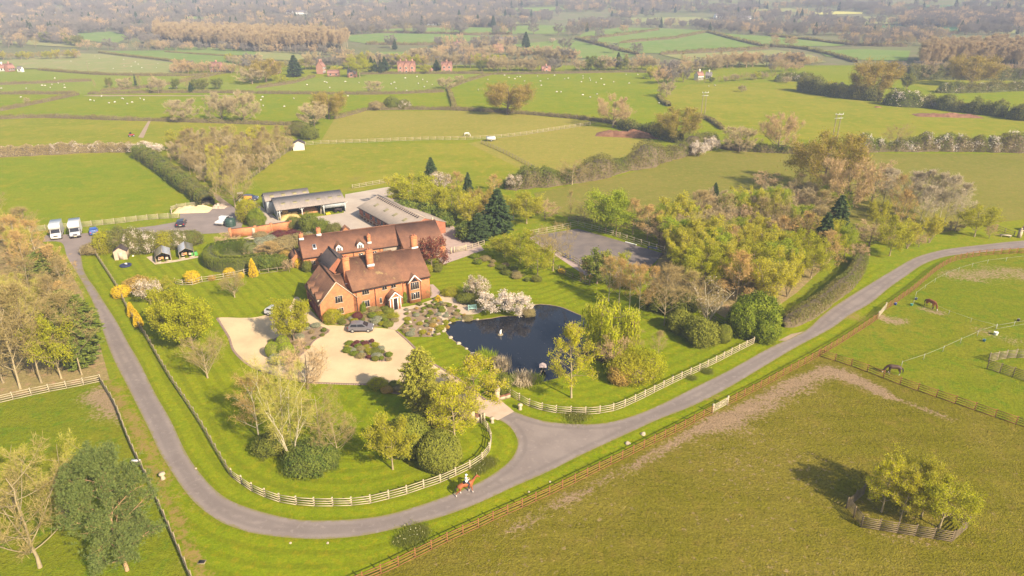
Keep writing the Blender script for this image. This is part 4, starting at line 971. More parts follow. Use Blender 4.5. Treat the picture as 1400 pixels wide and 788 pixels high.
# waterside plants
put('reed', 716, 524, 510, 22, 'dry straw coloured reed clump at the foot of the pond'); put('rush', 703, 523, 512, 14, 'green rushes left of the dry reeds'); put('rush', 732, 523, 512, 14, 'green rushes beside the duck house')
put('rush', 666, 497, 479, 18, 'bright green reeds on the lawn bank of the pond'); put('reed', 686, 508, 488, 14, 'dry brown reeds at the pond bend'); put('bshrub', 678, 502, 490, 18, 'brown waterside shrub at the pond bend'); put('shrub', 655, 493, 482, 16, 'low green waterside shrub')
put('bshrub', 822, 492, 470, 20, 'dark brown undergrowth behind the willow'); put('bshrub', 640, 437, 433, 14, 'rusty edge plant where rockery meets pond')
for i, (x, y, w, l) in enumerate([(565, 735, 44, 'long daffodil clump beside the rail fence'), (548, 741, 20, 'small daffodil clump at the fence bottom'), (668, 634, 24, 'green daffodil leaves by the curved fence, upper clump'), (655, 643, 24, 'green daffodil leaves by the curved fence, lower clump'), (788, 570, 34, 'daffodil leaves under the pond lawn fence'), (967, 509, 16, 'daffodil clump by the lane near the laurels'), (946, 518, 12, 'small daffodil clump further down the lane'), (575, 728, 26, 'daffodil clump above the long one')]):
    p = at(x, y); KS['daff'].place(p, .45, wide(p, w) * .85, l)

# ---------------------------------------------------------------- the wood beyond the arena
rg = np.random.default_rng(31)
wood = ats([(918, 352), (905, 326), (955, 306), (1010, 296), (1060, 284), (1110, 280), (1145, 305), (1140, 345), (1120, 380), (1070, 415), (1040, 428), (990, 415), (945, 398), (905, 372)])
front = ats([(905, 376), (945, 402), (1040, 432), (1080, 414), (1150, 350), (1120, 330), (1010, 345), (920, 352)])
for p in scatter(wood, 3.5, rg, 6000):
    fr = inside([p], front)[0]
    k = (['gold', 'gold', 'gold', 'yel', 'yel', 'lime', 'russet'] if fr else ['brown', 'soft', 'gold', 'soft', 'lime', 'slim', 'mist'])[rg.integers(0, 7)]
    nm = {'gold': 'golden twiggy', 'yel': 'yellow green', 'brown': 'brown bare', 'lime': 'lime green', 'russet': 'russet', 'slim': 'pale slender', 'soft': 'beige brushy', 'mist': 'olive twiggy'}[k]
    h = rg.uniform(6.5, 9.0) if fr else rg.uniform(6.5, 9.5)
    sow(k, p[0], p[1], h, h * rg.uniform(.7, .95), nm + (' tree along the sunny front of the wood by the arena' if fr else ' tree deep in the wood beyond the arena'), nm + (' trees at the wood front' if fr else ' trees inside the wood'), xy=True)
for b in [('con', 1140, 330, 268, 46, 'dark conifer at the gap in the wood'), ('con', 1122, 352, 292, 40, 'dark conifer in front of the other by the wood gap'), ('lime', 1154, 352, 300, 26, 'bright lime green tree beside the dark conifers'), ('con', 977, 268, 250, 14, 'small dark conifer head rising out of the brown wood'),
          ('oak', 1125, 262, 176, 100, 'big bronze oak in the field hedge behind the wood'), ('oakb', 1152, 300, 206, 80, 'big bare oak with ivy at its fork'), ('ivy', 1150, 300, 262, 18, 'ivy thick round the bare oak trunk'), ('brown', 1188, 338, 302, 56, 'brown bare tree at the corner of the lane wood strip'),
          ('brown', 1172, 358, 330, 34, 'low brown scrub tree at the hedge end'), ('brown', 1190, 284, 210, 50, 'dusky brown tree beside the big bare oak'), ('brown', 1045, 260, 232, 40, 'reddish brown tree at the back of the wood')]: put(*b)
for i, (x, y, t, w, k) in enumerate([(1205, 290, 232, 32, 'pale'), (1222, 300, 240, 30, 'birch'), (1240, 298, 236, 36, 'pale'), (1258, 302, 234, 36, 'pale'), (1274, 306, 238, 34, 'pale'), (1290, 310, 242, 34, 'pale'), (1306, 316, 252, 34, 'pale'), (1230, 310, 262, 34, 'russet'), (1262, 312, 256, 30, 'pale'), (1250, 290, 238, 30, 'pale'), (1285, 298, 244, 30, 'pale'), (1215, 284, 234, 26, 'pale')]):
    put(k, x, y, t, w, {'pale': 'pale bare slender tree in the open grove by the lane', 'birch': 'white stemmed birch in the open grove by the lane', 'russet': 'orange birch at the heart of the open grove'}[k], 'pale bare trees of the lane grove' if k == 'pale' else None)
for b in [('yel', 1216, 350, 294, 46, 'yellow green tree at the grove edge beside the scrub'), ('yel', 1196, 318, 268, 30, 'slender yellow green tree in the grove shade'), ('gold', 1240, 340, 300, 36, 'golden tree in front of the grove'), ('gold', 1270, 332, 294, 36, 'small golden bush tree under the pale grove'),
          ('yel', 1332, 324, 275, 46, 'yellow green tree standing last at the grove end'), ('brown', 1256, 338, 318, 20, 'small bare bush before the grove'), ('brown', 1352, 326, 304, 18, 'little bare tree near the lane pillar'), ('soft', 1305, 316, 302, 24, 'low beige bush under the last pale tree')]: put(*b)
# the pale copse behind the barn
rg = np.random.default_rng(41)
copse = ats([(236, 222), (262, 203), (330, 198), (385, 200), (402, 206), (345, 246), (322, 268), (300, 266), (262, 240)])
for p in scatter(copse, 3.1, rg, 6000):
    k = ['slim', 'slim', 'soft', 'slim', 'slim', 'mist', 'soft', 'slim'][rg.integers(0, 8)]; nm = {'slim': 'pale slender', 'soft': 'beige brushy', 'mist': 'yellow twiggy', 'bare': 'pale spreading'}[k]
    h = rg.uniform(5.0, 8.0); sow(k, p[0], p[1], h, h * rg.uniform(.5, .75), nm + ' tree in the copse behind the barn', nm + ' trees of the barn copse', xy=True)
for b in [('bare', 322, 284, 226, 66, 'pale bare tree over the vehicles beside the barn'), ('yel', 250, 206, 172, 40, 'yellow willow at the field end of the copse'), ('gold', 352, 205, 172, 34, 'yellow tree in the middle of the copse'), ('shrub', 424, 190, 174, 22, 'green bush beside the field shelter'), ('gold', 300, 230, 196, 36, 'yellow twiggy tree low in the copse'), ('hawth', 410, 184, 170, 28, 'olive thorn at the copse end')]: put(*b)

put('cherry', 208, 214, 195, 40, 'thorn in full white blossom at the top of the thick dark hedge')
put('pink', 192, 210, 192, 34, 'creamy thorn beside the white blossoming one')
for b in [('cherry', 955, 214, 192, 26, 'white blossoming thorn at the far end of the tall thorn hedge'), ('cherry', 972, 207, 186, 24, 'white blossoming thorn where the tall hedge meets the muck heap field'), ('pink', 704, 260, 236, 24, 'cream blossoming thorn at the arena end of the tall thorn hedge')]: put(*b)
# ---------------------------------------------------------------- hedges
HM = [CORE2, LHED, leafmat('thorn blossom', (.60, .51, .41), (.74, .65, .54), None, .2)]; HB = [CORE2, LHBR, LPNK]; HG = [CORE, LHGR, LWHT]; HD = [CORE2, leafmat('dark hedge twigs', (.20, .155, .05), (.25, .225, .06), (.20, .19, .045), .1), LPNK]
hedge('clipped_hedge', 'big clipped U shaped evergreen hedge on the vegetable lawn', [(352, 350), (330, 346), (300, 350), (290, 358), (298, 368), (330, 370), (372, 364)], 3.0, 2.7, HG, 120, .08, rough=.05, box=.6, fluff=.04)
hedge('lane_hedge', 'clipped beige hedge between the wood track and the lane', [(1070, 447), (1090, 440), (1112, 428), (1135, 410), (1158, 392), (1172, 372), (1176, 356)], 2.6, 2.3, HM, 70, .085, rough=.12, box=.5)
hedge('field_hedge', 'thick dark sided hedge between green pasture and copse', [(188, 214), (205, 222), (226, 237), (248, 254), (268, 268), (286, 284)], 4.2, 3.6, [CORE, LHED, LWHT], 55, .11, rough=.22)
hedge('field_hedge', 'long brown and white flecked hedge behind the green pasture', [(-60, 218), (0, 214), (60, 211), (120, 208), (186, 207)], 4.0, 3.0, HB, 45, .13, flower=.10, rough=.45)
hedge('field_hedge', 'tall thorn hedge with white blossom running up to the muck heap', [(690, 258), (720, 256), (760, 252), (800, 246), (850, 234), (900, 222), (940, 210), (978, 198)], 5.0, 4.2, HM, 40, .14, flower=.0, rough=.5, fluff=.25)
hedge('field_hedge', 'blossoming hedge along the far side of the olive field', [(1165, 207), (1200, 207), (1260, 206), (1330, 207), (1400, 208), (1520, 210)], 4.0, 4.4, HM, 34, .16, flower=.22, rough=.5, fluff=.25)
hedge('field_hedge', 'thorn hedge between bronze oak and blossoming hedge', [(985, 203), (1030, 207), (1080, 209), (1110, 210)], 4.0, 2.6, HM, 34, .16, rough=.5, fluff=.25)
LOWH = [('straight low hedge across the pastures behind the copse', [(-60, 165), (0, 163), (62, 161), (150, 164), (225, 166), (350, 170), (412, 172)]), ('low hedge climbing between two small pastures', [(0, 152), (50, 142), (107, 130)]), ('low hedge ending at the pasture corner', [(-60, 130), (0, 129), (105, 129)]),
        ('hedge along the earth path of the sheep pasture', [(120, 129), (250, 127), (350, 128)]), ('winding low hedge above the long sheep pasture', [(-60, 117), (0, 116), (60, 114), (125, 111)]), ('hedge from the red house down to the pasture corner', [(137, 125), (217, 118), (287, 104), (320, 98)]),
        ('long hedge below the upper sheep slope', [(52, 96), (100, 100), (150, 103), (250, 104), (300, 102)]), ('hedge beneath the distant red house', [(350, 121), (400, 114), (430, 105)]), ('hedge between two lush sheep pastures', [(350, 128), (440, 129), (525, 129), (607, 126)]),
        ('hedge on the near side of the tan pasture corner', [(457, 163), (480, 157), (500, 151)]), ('hedge along the top of the tan pasture', [(500, 151), (560, 150), (625, 151), (700, 155), (760, 160), (817, 166), (850, 172)]), ('thick hedge spur beside the sheep pasture', [(613, 122), (618, 136), (622, 150)]),
        ('hedge rising to the cottages', [(614, 121), (640, 111), (672, 102)]), ('dark hedge in front of the cottage gardens', [(492, 102), (560, 101), (662, 101)]), ('wall like hedge beyond the big sheep pasture', [(672, 102), (760, 101), (850, 99), (900, 100)]), ('curving hedge round the sheep pasture', [(900, 132), (906, 140), (915, 146)]),
        ('hedge curving down past the poles', [(950, 158), (972, 166), (988, 178)]), ('hedge across the slope beneath the plantation', [(135, 72), (165, 76), (200, 80), (262, 87)]), ('hedge under the far plantation', [(225, 72), (280, 76), (332, 79)])]
for l, q in LOWH: hedge('low_hedge', l, q, 2.0, 1.4, HD, 26, .15, rough=.3, fluff=.15)
DH = [('dark tree hedge behind the yellow pasture', [(1092, 124), (1130, 131), (1170, 136), (1205, 139)], 6, 6.5, 0), ('mixed blossom hedge below the round oak', [(1208, 142), (1240, 146), (1276, 147)], 6, 5.5, .24), ('dark green hedge at the far pasture edge', [(1278, 148), (1310, 153), (1345, 157), (1375, 160)], 5, 5.5, 0), ('dark hedge end at the frame edge', [(1376, 162), (1400, 165), (1480, 172)], 5, 6.5, 0),
      ('bushy hedge under the spreading oak', [(1280, 127), (1310, 127), (1350, 126), (1400, 124), (1480, 124)], 4, 4, .04), ('far hedge behind the spreading oak', [(1235, 109), (1300, 109), (1400, 110), (1480, 110)], 5, 6, .0), ('hedge of scrub between the poles and the oak', [(1060, 112), (1080, 111), (1100, 112)], 4, 4, .1),
      ('scrubby hedge by the muck heap', [(845, 174), (870, 181), (900, 188), (930, 196)], 4, 3.5, 0)]
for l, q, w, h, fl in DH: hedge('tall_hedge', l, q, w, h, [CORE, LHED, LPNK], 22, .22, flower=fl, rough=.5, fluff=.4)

# ---------------------------------------------------------------- trees out in the fields
FT = [('oak', 694, 156, 108, 72, 'big round bronze oak on the tan pasture hedge'), ('oakb', 838, 174, 126, 50, 'bare ivy trunked tree at the hedge corner'), ('oak', 924, 193, 144, 64, 'bronze bare oak beside the muck heap'), ('oakb', 1063, 208, 150, 56, 'spreading orange bare oak in the hedge gap'), ('soft', 1010, 208, 168, 46, 'brushy brown tree in the hedge line'),
      ('soft', 911, 133, 108, 24, 'round grey thorn at the bend of the sheep pasture'), ('oak', 1190, 135, 76, 72, 'big olive tree rising from the dark hedge'), ('green', 1239, 123, 98, 18, 'ivy dark tree beside the olive tree'), ('oak', 1327, 118, 72, 66, 'spreading yellow oak at the pasture hedge'),
      ('soft', 430, 172, 134, 44, 'pale bare oak at the corner of the tan pasture'), ('oak', 450, 163, 121, 50, 'orange bare oak beside the pale one'), ('soft', 252, 166, 130, 44, 'pale bare tree on the straight low hedge, nearest the copse'), ('soft', 304, 167, 121, 42, 'pale bare tree in the middle of the straight low hedge'), ('soft', 334, 169, 116, 44, 'pale bare tree with ivy base on the straight low hedge'),
      ('shrub', 536, 149, 134, 20, 'dark green thorn bush on the tan pasture hedge'), ('wshrub', 552, 149, 138, 18, 'pale thorn with blossom on the tan pasture hedge'), ('bshrub', 515, 150, 140, 20, 'brown thorn on the tan pasture hedge'), ('soft', 512, 127, 108, 24, 'small beige tree in the lush sheep pasture'), ('con', 404, 105, 76, 26, 'dark conifer near the far red house'),
      ('oak', 364, 112, 79, 46, 'orange tree before the far red house'), ('soft', 345, 115, 90, 36, 'brown tree beside the orange tree'), ('yel', 384, 116, 100, 20, 'olive bush under the orange tree'), ('soft', 610, 122, 103, 26, 'pale bush tree at the hedge crossing'), ('soft', 628, 112, 102, 14, 'thorn bush on the hedge to the cottages'),
      ('con', 262, 127, 113, 10, 'dark holly by the pasture track'), ('green', 279, 126, 106, 18, 'ivy clad stump tree by the pasture track'), ('green', 150, 120, 105, 9, 'ivy dark tree on the winding hedge'), ('con', 186, 117, 102, 5, 'thin dark conifer on the winding hedge'), ('soft', 38, 143, 132, 8, 'lone thorn bush in the small pasture'),
      ('soft', 1014, 126, 115, 11, 'lone thorn in the yellow pasture'), ('bare', 1223, 204, 163, 40, 'thin pale tree in the blossoming hedge'), ('soft', 172, 122, 104, 22, 'wispy tree on the winding hedge'), ('soft', 217, 128, 102, 24, 'bare tree beside the pasture path'), ('soft', 1075, 114, 103, 12, 'small thorn on the far pasture edge')]
for b in FT: put(*b, far=b[0] not in ('oak', 'oakb'))
# ---------------------------------------------------------------- buildings
m_brick = M('orange brick', (.50, .195, .078), .9, .36, 1.6, col2=(.385, .145, .066), fine=6)
m_brick2 = M('red brick', (.36, .135, .07), .9, .24, 1.6, col2=(.29, .105, .058), fine=6)
def roofmat(name, a, b, rows=2.2, moss=None):
    t = NT(name); tc = t.n('ShaderNodeTexCoord').outputs[3]
    n = t.noise(tc, .5, 5.0, .65); nf = t.noise(tc, 4.5, 4.0, .7)
    z = t.n('ShaderNodeSeparateXYZ', Vector=tc).outputs[2]
    s = t.math('FRACT', t.math('MULTIPLY', z, rows * 3))
    c = t.mix(t.ramp(n, .36, .64), a, b)
    if moss: c = t.mix(t.ramp(t.noise(tc, 1.1, 4.0), .60, .72), c, moss)
    k = t.math('MULTIPLY_ADD', nf, .75, t.math('MULTIPLY_ADD', s, .2, .52))
    c = t.mix(1.0, c, t.n('ShaderNodeCombineColor', i0=k, i1=k, i2=k).outputs[0], 'MULTIPLY')
    b_ = t.n('ShaderNodeBsdfPrincipled', Base__Color=c, Roughness=.9); b_.inputs['Specular IOR Level'].default_value = .15
    t.t.links.new(t.n('ShaderNodeBump', Strength=.4, Distance=.06, Height=t.math('ADD', s, nf)).outputs[0], b_.inputs['Normal'])
    return t.out(b_.outputs[0])
m_tile = roofmat('clay tiles', (.205, .100, .057), (.140, .072, .044), moss=(.25, .165, .075))
m_tile2 = roofmat('newer clay tiles', (.215, .100, .058), (.155, .075, .047))
m_slate = roofmat('dark slates', (.085, .062, .055), (.065, .052, .050))
def sheetmat(name, a, b):
    t = NT(name); tc = t.n('ShaderNodeTexCoord').outputs[3]; x = t.n('ShaderNodeSeparateXYZ', Vector=tc).outputs[0]
    n = t.noise(tc, .7, 4.0); st = t.noise(t.n('ShaderNodeMapping', Vector=tc, Scale=(6, .25, .25)).outputs[0], 1.0, 3.0)
    c = t.mix(t.ramp(t.math('MULTIPLY_ADD', st, .6, t.math('MULTIPLY', n, .4)), .35, .65), a, b)
    b_ = t.n('ShaderNodeBsdfPrincipled', Base__Color=c, Roughness=.85)
    w = t.math('SINE', t.math('MULTIPLY', x, 2 * PI / .3))
    t.t.links.new(t.n('ShaderNodeBump', Strength=.5, Distance=.05, Height=w).outputs[0], b_.inputs['Normal'])
    return t.out(b_.outputs[0])
m_fibre = sheetmat('fibre cement sheets', (.285, .230, .190), (.215, .175, .148))
m_fibre2 = sheetmat('pale fibre cement sheets', (.40, .31, .235), (.33, .26, .20))
m_clad = sheetmat('pale blue grey cladding', (.42, .43, .42), (.33, .34, .34))
m_frame = M('pale window timber', (.50, .40, .29), .7, .12, 3)
m_white = M('white paint', (.80, .76, .70), .6, .06, 2)
m_glass = M('dark window glass', (.022, .022, .026), .08, .2, 1, spec=.6)
m_stone = M('pale stone', (.44, .35, .24), .9, .2, 2)
m_lead = M('lead flashing', (.62, .60, .58), .5, .1, 3)
m_dark = M('dark opening', (.020, .016, .014), .9, .2, 2)
m_pipe = M('dark gutter', (.045, .03, .028), .6, .1, 3)
m_door = M('dark red doors', (.17, .045, .03), .7, .15, 3)
m_sky = M('roof light sheet', (.30, .25, .12), .6, .2, 3)
m_timber = M('grey timber', (.34, .27, .20), .9, .2, 3)
m_steel = M('galvanised steel', (.50, .49, .46), .5, .1, 3)
m_render = M('cream render', (.62, .56, .44), .9, .1, 2)

def win(parent, u, v, z0, w, h, rot=0.0, n=3, nh=1, fm=None, head=True, bar=.05):
    """a recessed-looking window: proud frame, mullions, sill; its glass is a part of the window"""
    b = MB(); d = .07
    b.box(-w / 2 - .06, w / 2 + .06, -.10, .03, -.09, 0); b.box(-w / 2, w / 2, -d, .03, h - bar, h)
    b.box(-w / 2, -w / 2 + bar, -d + .002, .028, .002, h - bar - .002); b.box(w / 2 - bar, w / 2, -d + .002, .028, .002, h - bar - .002)
    for i in range(1, n):
        x = -w / 2 + w * i / n; b.box(x - bar * .45, x + bar * .45, -d + .004, .026, .004, h - bar - .004)
    for i in range(1, nh + 1):
        if nh > 0 and nh != 1: z = h * i / (nh + 1); b.box(-w / 2 + bar, w / 2 - bar, -d + .012, .02, z - .02, z + .02)
    o = b.build('window', fm or m_frame, parent); o.location = (u, v, z0); o.rotation_euler = (0, 0, rot)
    g = MB(); g.box(-w / 2 + .03, w / 2 - .03, -.025, .015, .02, h - .03); g.build('pane', m_glass, o)
    return o

def gable_u(mbw, mbr, u0, u1, v0, v1, ze, zr, vr=None, ov=.25, gov=.12, th=.16, wm=0, rm=0, z0=0, lift=.03):
    """block with its ridge along u"""
    vr = (v0 + v1) / 2 if vr is None else vr
    mbw.prism([(v0, z0), (v1, z0), (v1, ze), (vr, zr), (v0, ze)], u0, u1, wm, 'x')
    for a in (v0, v1):
        s = (zr - ze) / (vr - a); e = a + (ov if a > vr else -ov); zl = ze + s * (e - a)
        mbr.prism([(e, zl + lift), (vr, zr + lift), (vr, zr + lift + th), (e, zl + lift + th)], u0 - gov, u1 + gov, rm, 'x')
    mbr.beam((u0 - gov, vr, zr + lift + th), (u1 + gov, vr, zr + lift + th), .26, .12, rm)

def gable_v(mbw, mbr, u0, u1, v0, v1, ze, zr, ur=None, ov=.25, gov=.12, th=.16, wm=0, rm=0, z0=0, lift=.03, ridge=True):
    """block with its ridge along v: a gable faces front"""
    ur = (u0 + u1) / 2 if ur is None else ur
    mbw.prism([(u0, z0), (u1, z0), (u1, ze), (ur, zr), (u0, ze)], v0, v1, wm, 'y')
    for a in (u0, u1):
        s = (zr - ze) / (ur - a); e = a + (ov if a > ur else -ov); zl = ze + s * (e - a)
        mbr.prism([(e, zl + lift), (ur, zr + lift), (ur, zr + lift + th), (e, zl + lift + th)], v0 - gov, v1 + gov, rm, 'y')
    if ridge: mbr.beam((ur, v0 - gov, zr + lift + th), (ur, v1 + gov, zr + lift + th), .26, .12, rm)

def chimney(parent, u, v, z0, z1, w=.9, d=.75, pots=2):
    b = MB(); b.box(-w / 2, w / 2, -d / 2, d / 2, 0, z1 - z0); b.box(-w / 2 - .06, w / 2 + .06, -d / 2 - .06, d / 2 + .06, z1 - z0 - .32, z1 - z0 - .16); b.box(-w / 2 - .05, w / 2 + .05, -d / 2 - .05, d / 2 + .05, z1 - z0 + .003, z1 - z0 + .10)
    o = b.build('chimney', m_brick, parent); o.location = (u, v, z0)
    f = MB(); f.box(-w / 2 - .10, w / 2 + .10, -d / 2 - .12, -d / 2 - .002, .0, .45); q = f.build('flashing', m_lead, o); q.location = (0, 0, min(1.2, (z1 - z0) * .25))
    for i in range(pots):
        c = MB(); c.tube([(0, 0, 0), (0, 0, .3)], [.13, .11], 8, cap=True); k = c.build('chimney_pot', m_brick2, o); k.location = ((i - (pots - 1) / 2) * .38, 0, z1 - z0 + .10)
    return o

def house():
    o = thing('brick_house', 'large orange brick country house with clay tiled roofs, three tall chimneys and white gabled porch', 'house', (-22.895, 103.247, 0), R(29.5))
    w, r = MB(), MB()
    gable_u(w, r, -3.55, 5.0, 0, 9.2, 4.45, 8.05, 4.6, ov=.35, gov=.1); w.build('wall', m_brick, o); r.build('roof', m_tile, o)
    w, r = MB(), MB()
    gable_u(w, r, 5.12, 9.95, .02, 9.0, 4.35, 7.80, 4.6, ov=.35, gov=.14); w.build('wall', m_brick, o); r.build('roof', m_tile2, o)
    w, r = MB(), MB()
    gable_v(w, r, -9.05, -3.1, .0, 9.0, 3.05, 6.35, -6.1, ov=.25, gov=.08); w.build('wall', m_brick, o); r.build('roof', m_tile, o)
    w, r = MB(), MB()
    gable_u(w, r, -6.0, -3.56, 1.9, 6.3, 3.6, 5.75, 4.2, ov=.1, gov=.0); w.build('wall', m_brick, o); r.build('roof', m_tile, o)
    w, r = MB(), MB()
    gable_v(w, r, -4.0, .3, 13.4, 19.5, 3.1, 5.15, -1.9, ov=.2, gov=.08); w.build('wall', m_brick2, o); r.build('roof', m_slate, o)
    w, r = MB(), MB()
    gable_v(w, r, .6, 5.4, 9.2, 15.5, 2.0, 3.1, 3.0, ov=.2, gov=.0); w.build('wall', m_brick2, o); r.build('roof', m_tile, o)
    # front windows
    for a in [(-1.42, 0, 3.22, 1.2, 1.12, 3), (1.85, 0, 3.32, .85, 1.0, 2), (3.42, 0, 3.35, .85, 1.05, 2), (-1.55, 0, .95, 1.3, 1.18, 3), (1.04, 0, 1.05, .42, 1.0, 1), (-5.92, 0, 2.75, 1.25, 1.22, 3), (-5.95, 0, .75, 1.25, 1.02, 3)]:
        win(o, a[0], a[1] - .001, a[2], a[3], a[4], 0, a[5], 1)
    # two storey bay with a glazed gable
    b = MB(); b.box(5.98, 7.95, -.65, .0, 0, 4.0); b.prism([(5.98, 4.0), (7.95, 4.0), (6.965, 5.0)], -.65, 2.2, 0, 'y'); bay = b.build('bay', m_brick, o)
    b = MB()
    for a in (5.98, 7.95):
        e = a + (.22 if a > 7 else -.22); zl = 4.0 - .22 * 1.0 / .985
        b.prism([(e, zl + .03), (6.965, 5.03), (6.965, 5.17), (e, zl + .17)], -.78, 2.4, 0, 'y')
    b.build('bay_roof', m_tile, bay)
    b = MB()
    for a in (5.98, 7.95):
        e = a + (.24 if a > 7 else -.24); b.beam((e, -.80, 3.80), (6.965, -.80, 5.12), .05, .16)
    b.build('bargeboard', m_white, bay)
    win(bay, 6.965, -.652, 2.55, 1.55, 1.35, 0, 4, 1); win(bay, 6.965, -.652, .75, 1.6, 1.25, 0, 4, 1)
    g = MB(); g.prism([(6.25, 3.95), (7.68, 3.95), (6.965, 4.72)], -.665, -.63, 0, 'y'); g.build('gable_pane', m_glass, bay)
    # porch
    b = MB(); b.box(2.05, 4.0, -1.6, -.002, 0, 2.2); b.prism([(2.05, 2.2), (4.0, 2.2), (3.025, 3.15)], -1.6, -.002, 0, 'y'); po = b.build('porch', m_brick, o)
    b = MB()
    for a in (2.05, 4.0):
        e = a + (.22 if a > 3 else -.22); b.prism([(e, 2.02), (3.025, 3.18), (3.025, 3.32), (e, 2.16)], -1.75, -.003, 0, 'y')
    b.build('porch_roof', m_tile, po)
    b = MB()
    for a in (2.05, 4.0):
        e = a + (.24 if a > 3 else -.24); b.beam((e, -1.78, 2.02), (3.025, -1.78, 3.22), .05, .17)
    for x in (2.12, 3.93, 2.62, 3.43): b.box(x - .06, x + .06, -1.66, -1.602, .0, 2.2)
    b.box(2.06, 3.99, -1.664, -1.606, 2.14, 2.28)
    b.build('porch_frame', m_white, po)
    b = MB(); b.box(2.70, 3.35, -1.63, -1.60, .05, 2.05); b.build('porch_door', m_dark, po)
    win(po, 2.049, -.85, .9, .6, .9, -PI / 2, 1, 1)
    # garage side of the wing: red doors and three dormers
    for v in (1.9, 4.6, 7.2):
        b = MB(); b.box(-.02, .05, -1.05, 1.05, 0, 2.15)
        for k in range(5): b.box(-.045, -.021, -1.0 + k * .42, -.68 + k * .42, .05, 2.1)
        d = b.build('garage_door', m_door, o); d.location = (-9.10, v, 0)
    for v in (1.6, 4.0, 6.4):
        b = MB(); b.prism([(v - .72, 2.75), (v + .72, 2.75), (v + .72, 3.85), (v, 4.55), (v - .72, 3.85)], -9.10, -7.0, 0, 'x'); dm = b.build('dormer', m_render, o)
        b = MB()
        for s in (-1, 1): b.prism([(v + s * .92, 3.68), (v, 4.58), (v, 4.70), (v + s * .92, 3.80)], -9.30, -6.6, 0, 'x')
        b.build('dormer_roof', m_tile, dm); win(dm, -9.102, v, 2.9, 1.15, .95, -PI / 2, 2, 1)
    # chimneys, gutters, pipes
    chimney(o, -3.35, 3.3, 3.0, 8.9, 1.0, 1.0, 2); chimney(o, .55, 2.7, 6.0, 9.7, 1.05, .85, 2); chimney(o, 9.35, 4.9, 6.9, 9.9, 1.0, .8, 2)
    b = MB(); b.beam((-3.6, -.42, 4.14), (5.0, -.42, 4.14), .12, .10); b.build('gutter', m_pipe, o); b = MB(); b.beam((5.12, -.40, 4.02), (9.95, -.40, 4.02), .12, .10); b.build('gutter', m_pipe, o)
    for u, v, z in ((0.15, -.08, 4.1), (8.25, -.08, 4.0), (-3.02, -.08, 4.1), (-9.10, -.06, 2.9), (5.75, -.06, 4.0)):
        b = MB(); b.tube([(u, v, 0), (u, v, z)], .06, 6); b.build('downpipe', m_pipe, o)
    b = MB(); b.box(-.42, -.12, -.12, -.002, 3.95, 4.15); b.build('alarm_box', m_white, o)
    for u in (-3.55, 9.95):
        pass
    b = MB(); b.beam((-9.3, -.12, 2.98), (-6.1, -.12, 6.42), .05, .14); b.beam((-2.9, -.12, 2.98), (-6.1, -.12, 6.42), .05, .14); b.build('verge_trim', m_frame, o)
house()

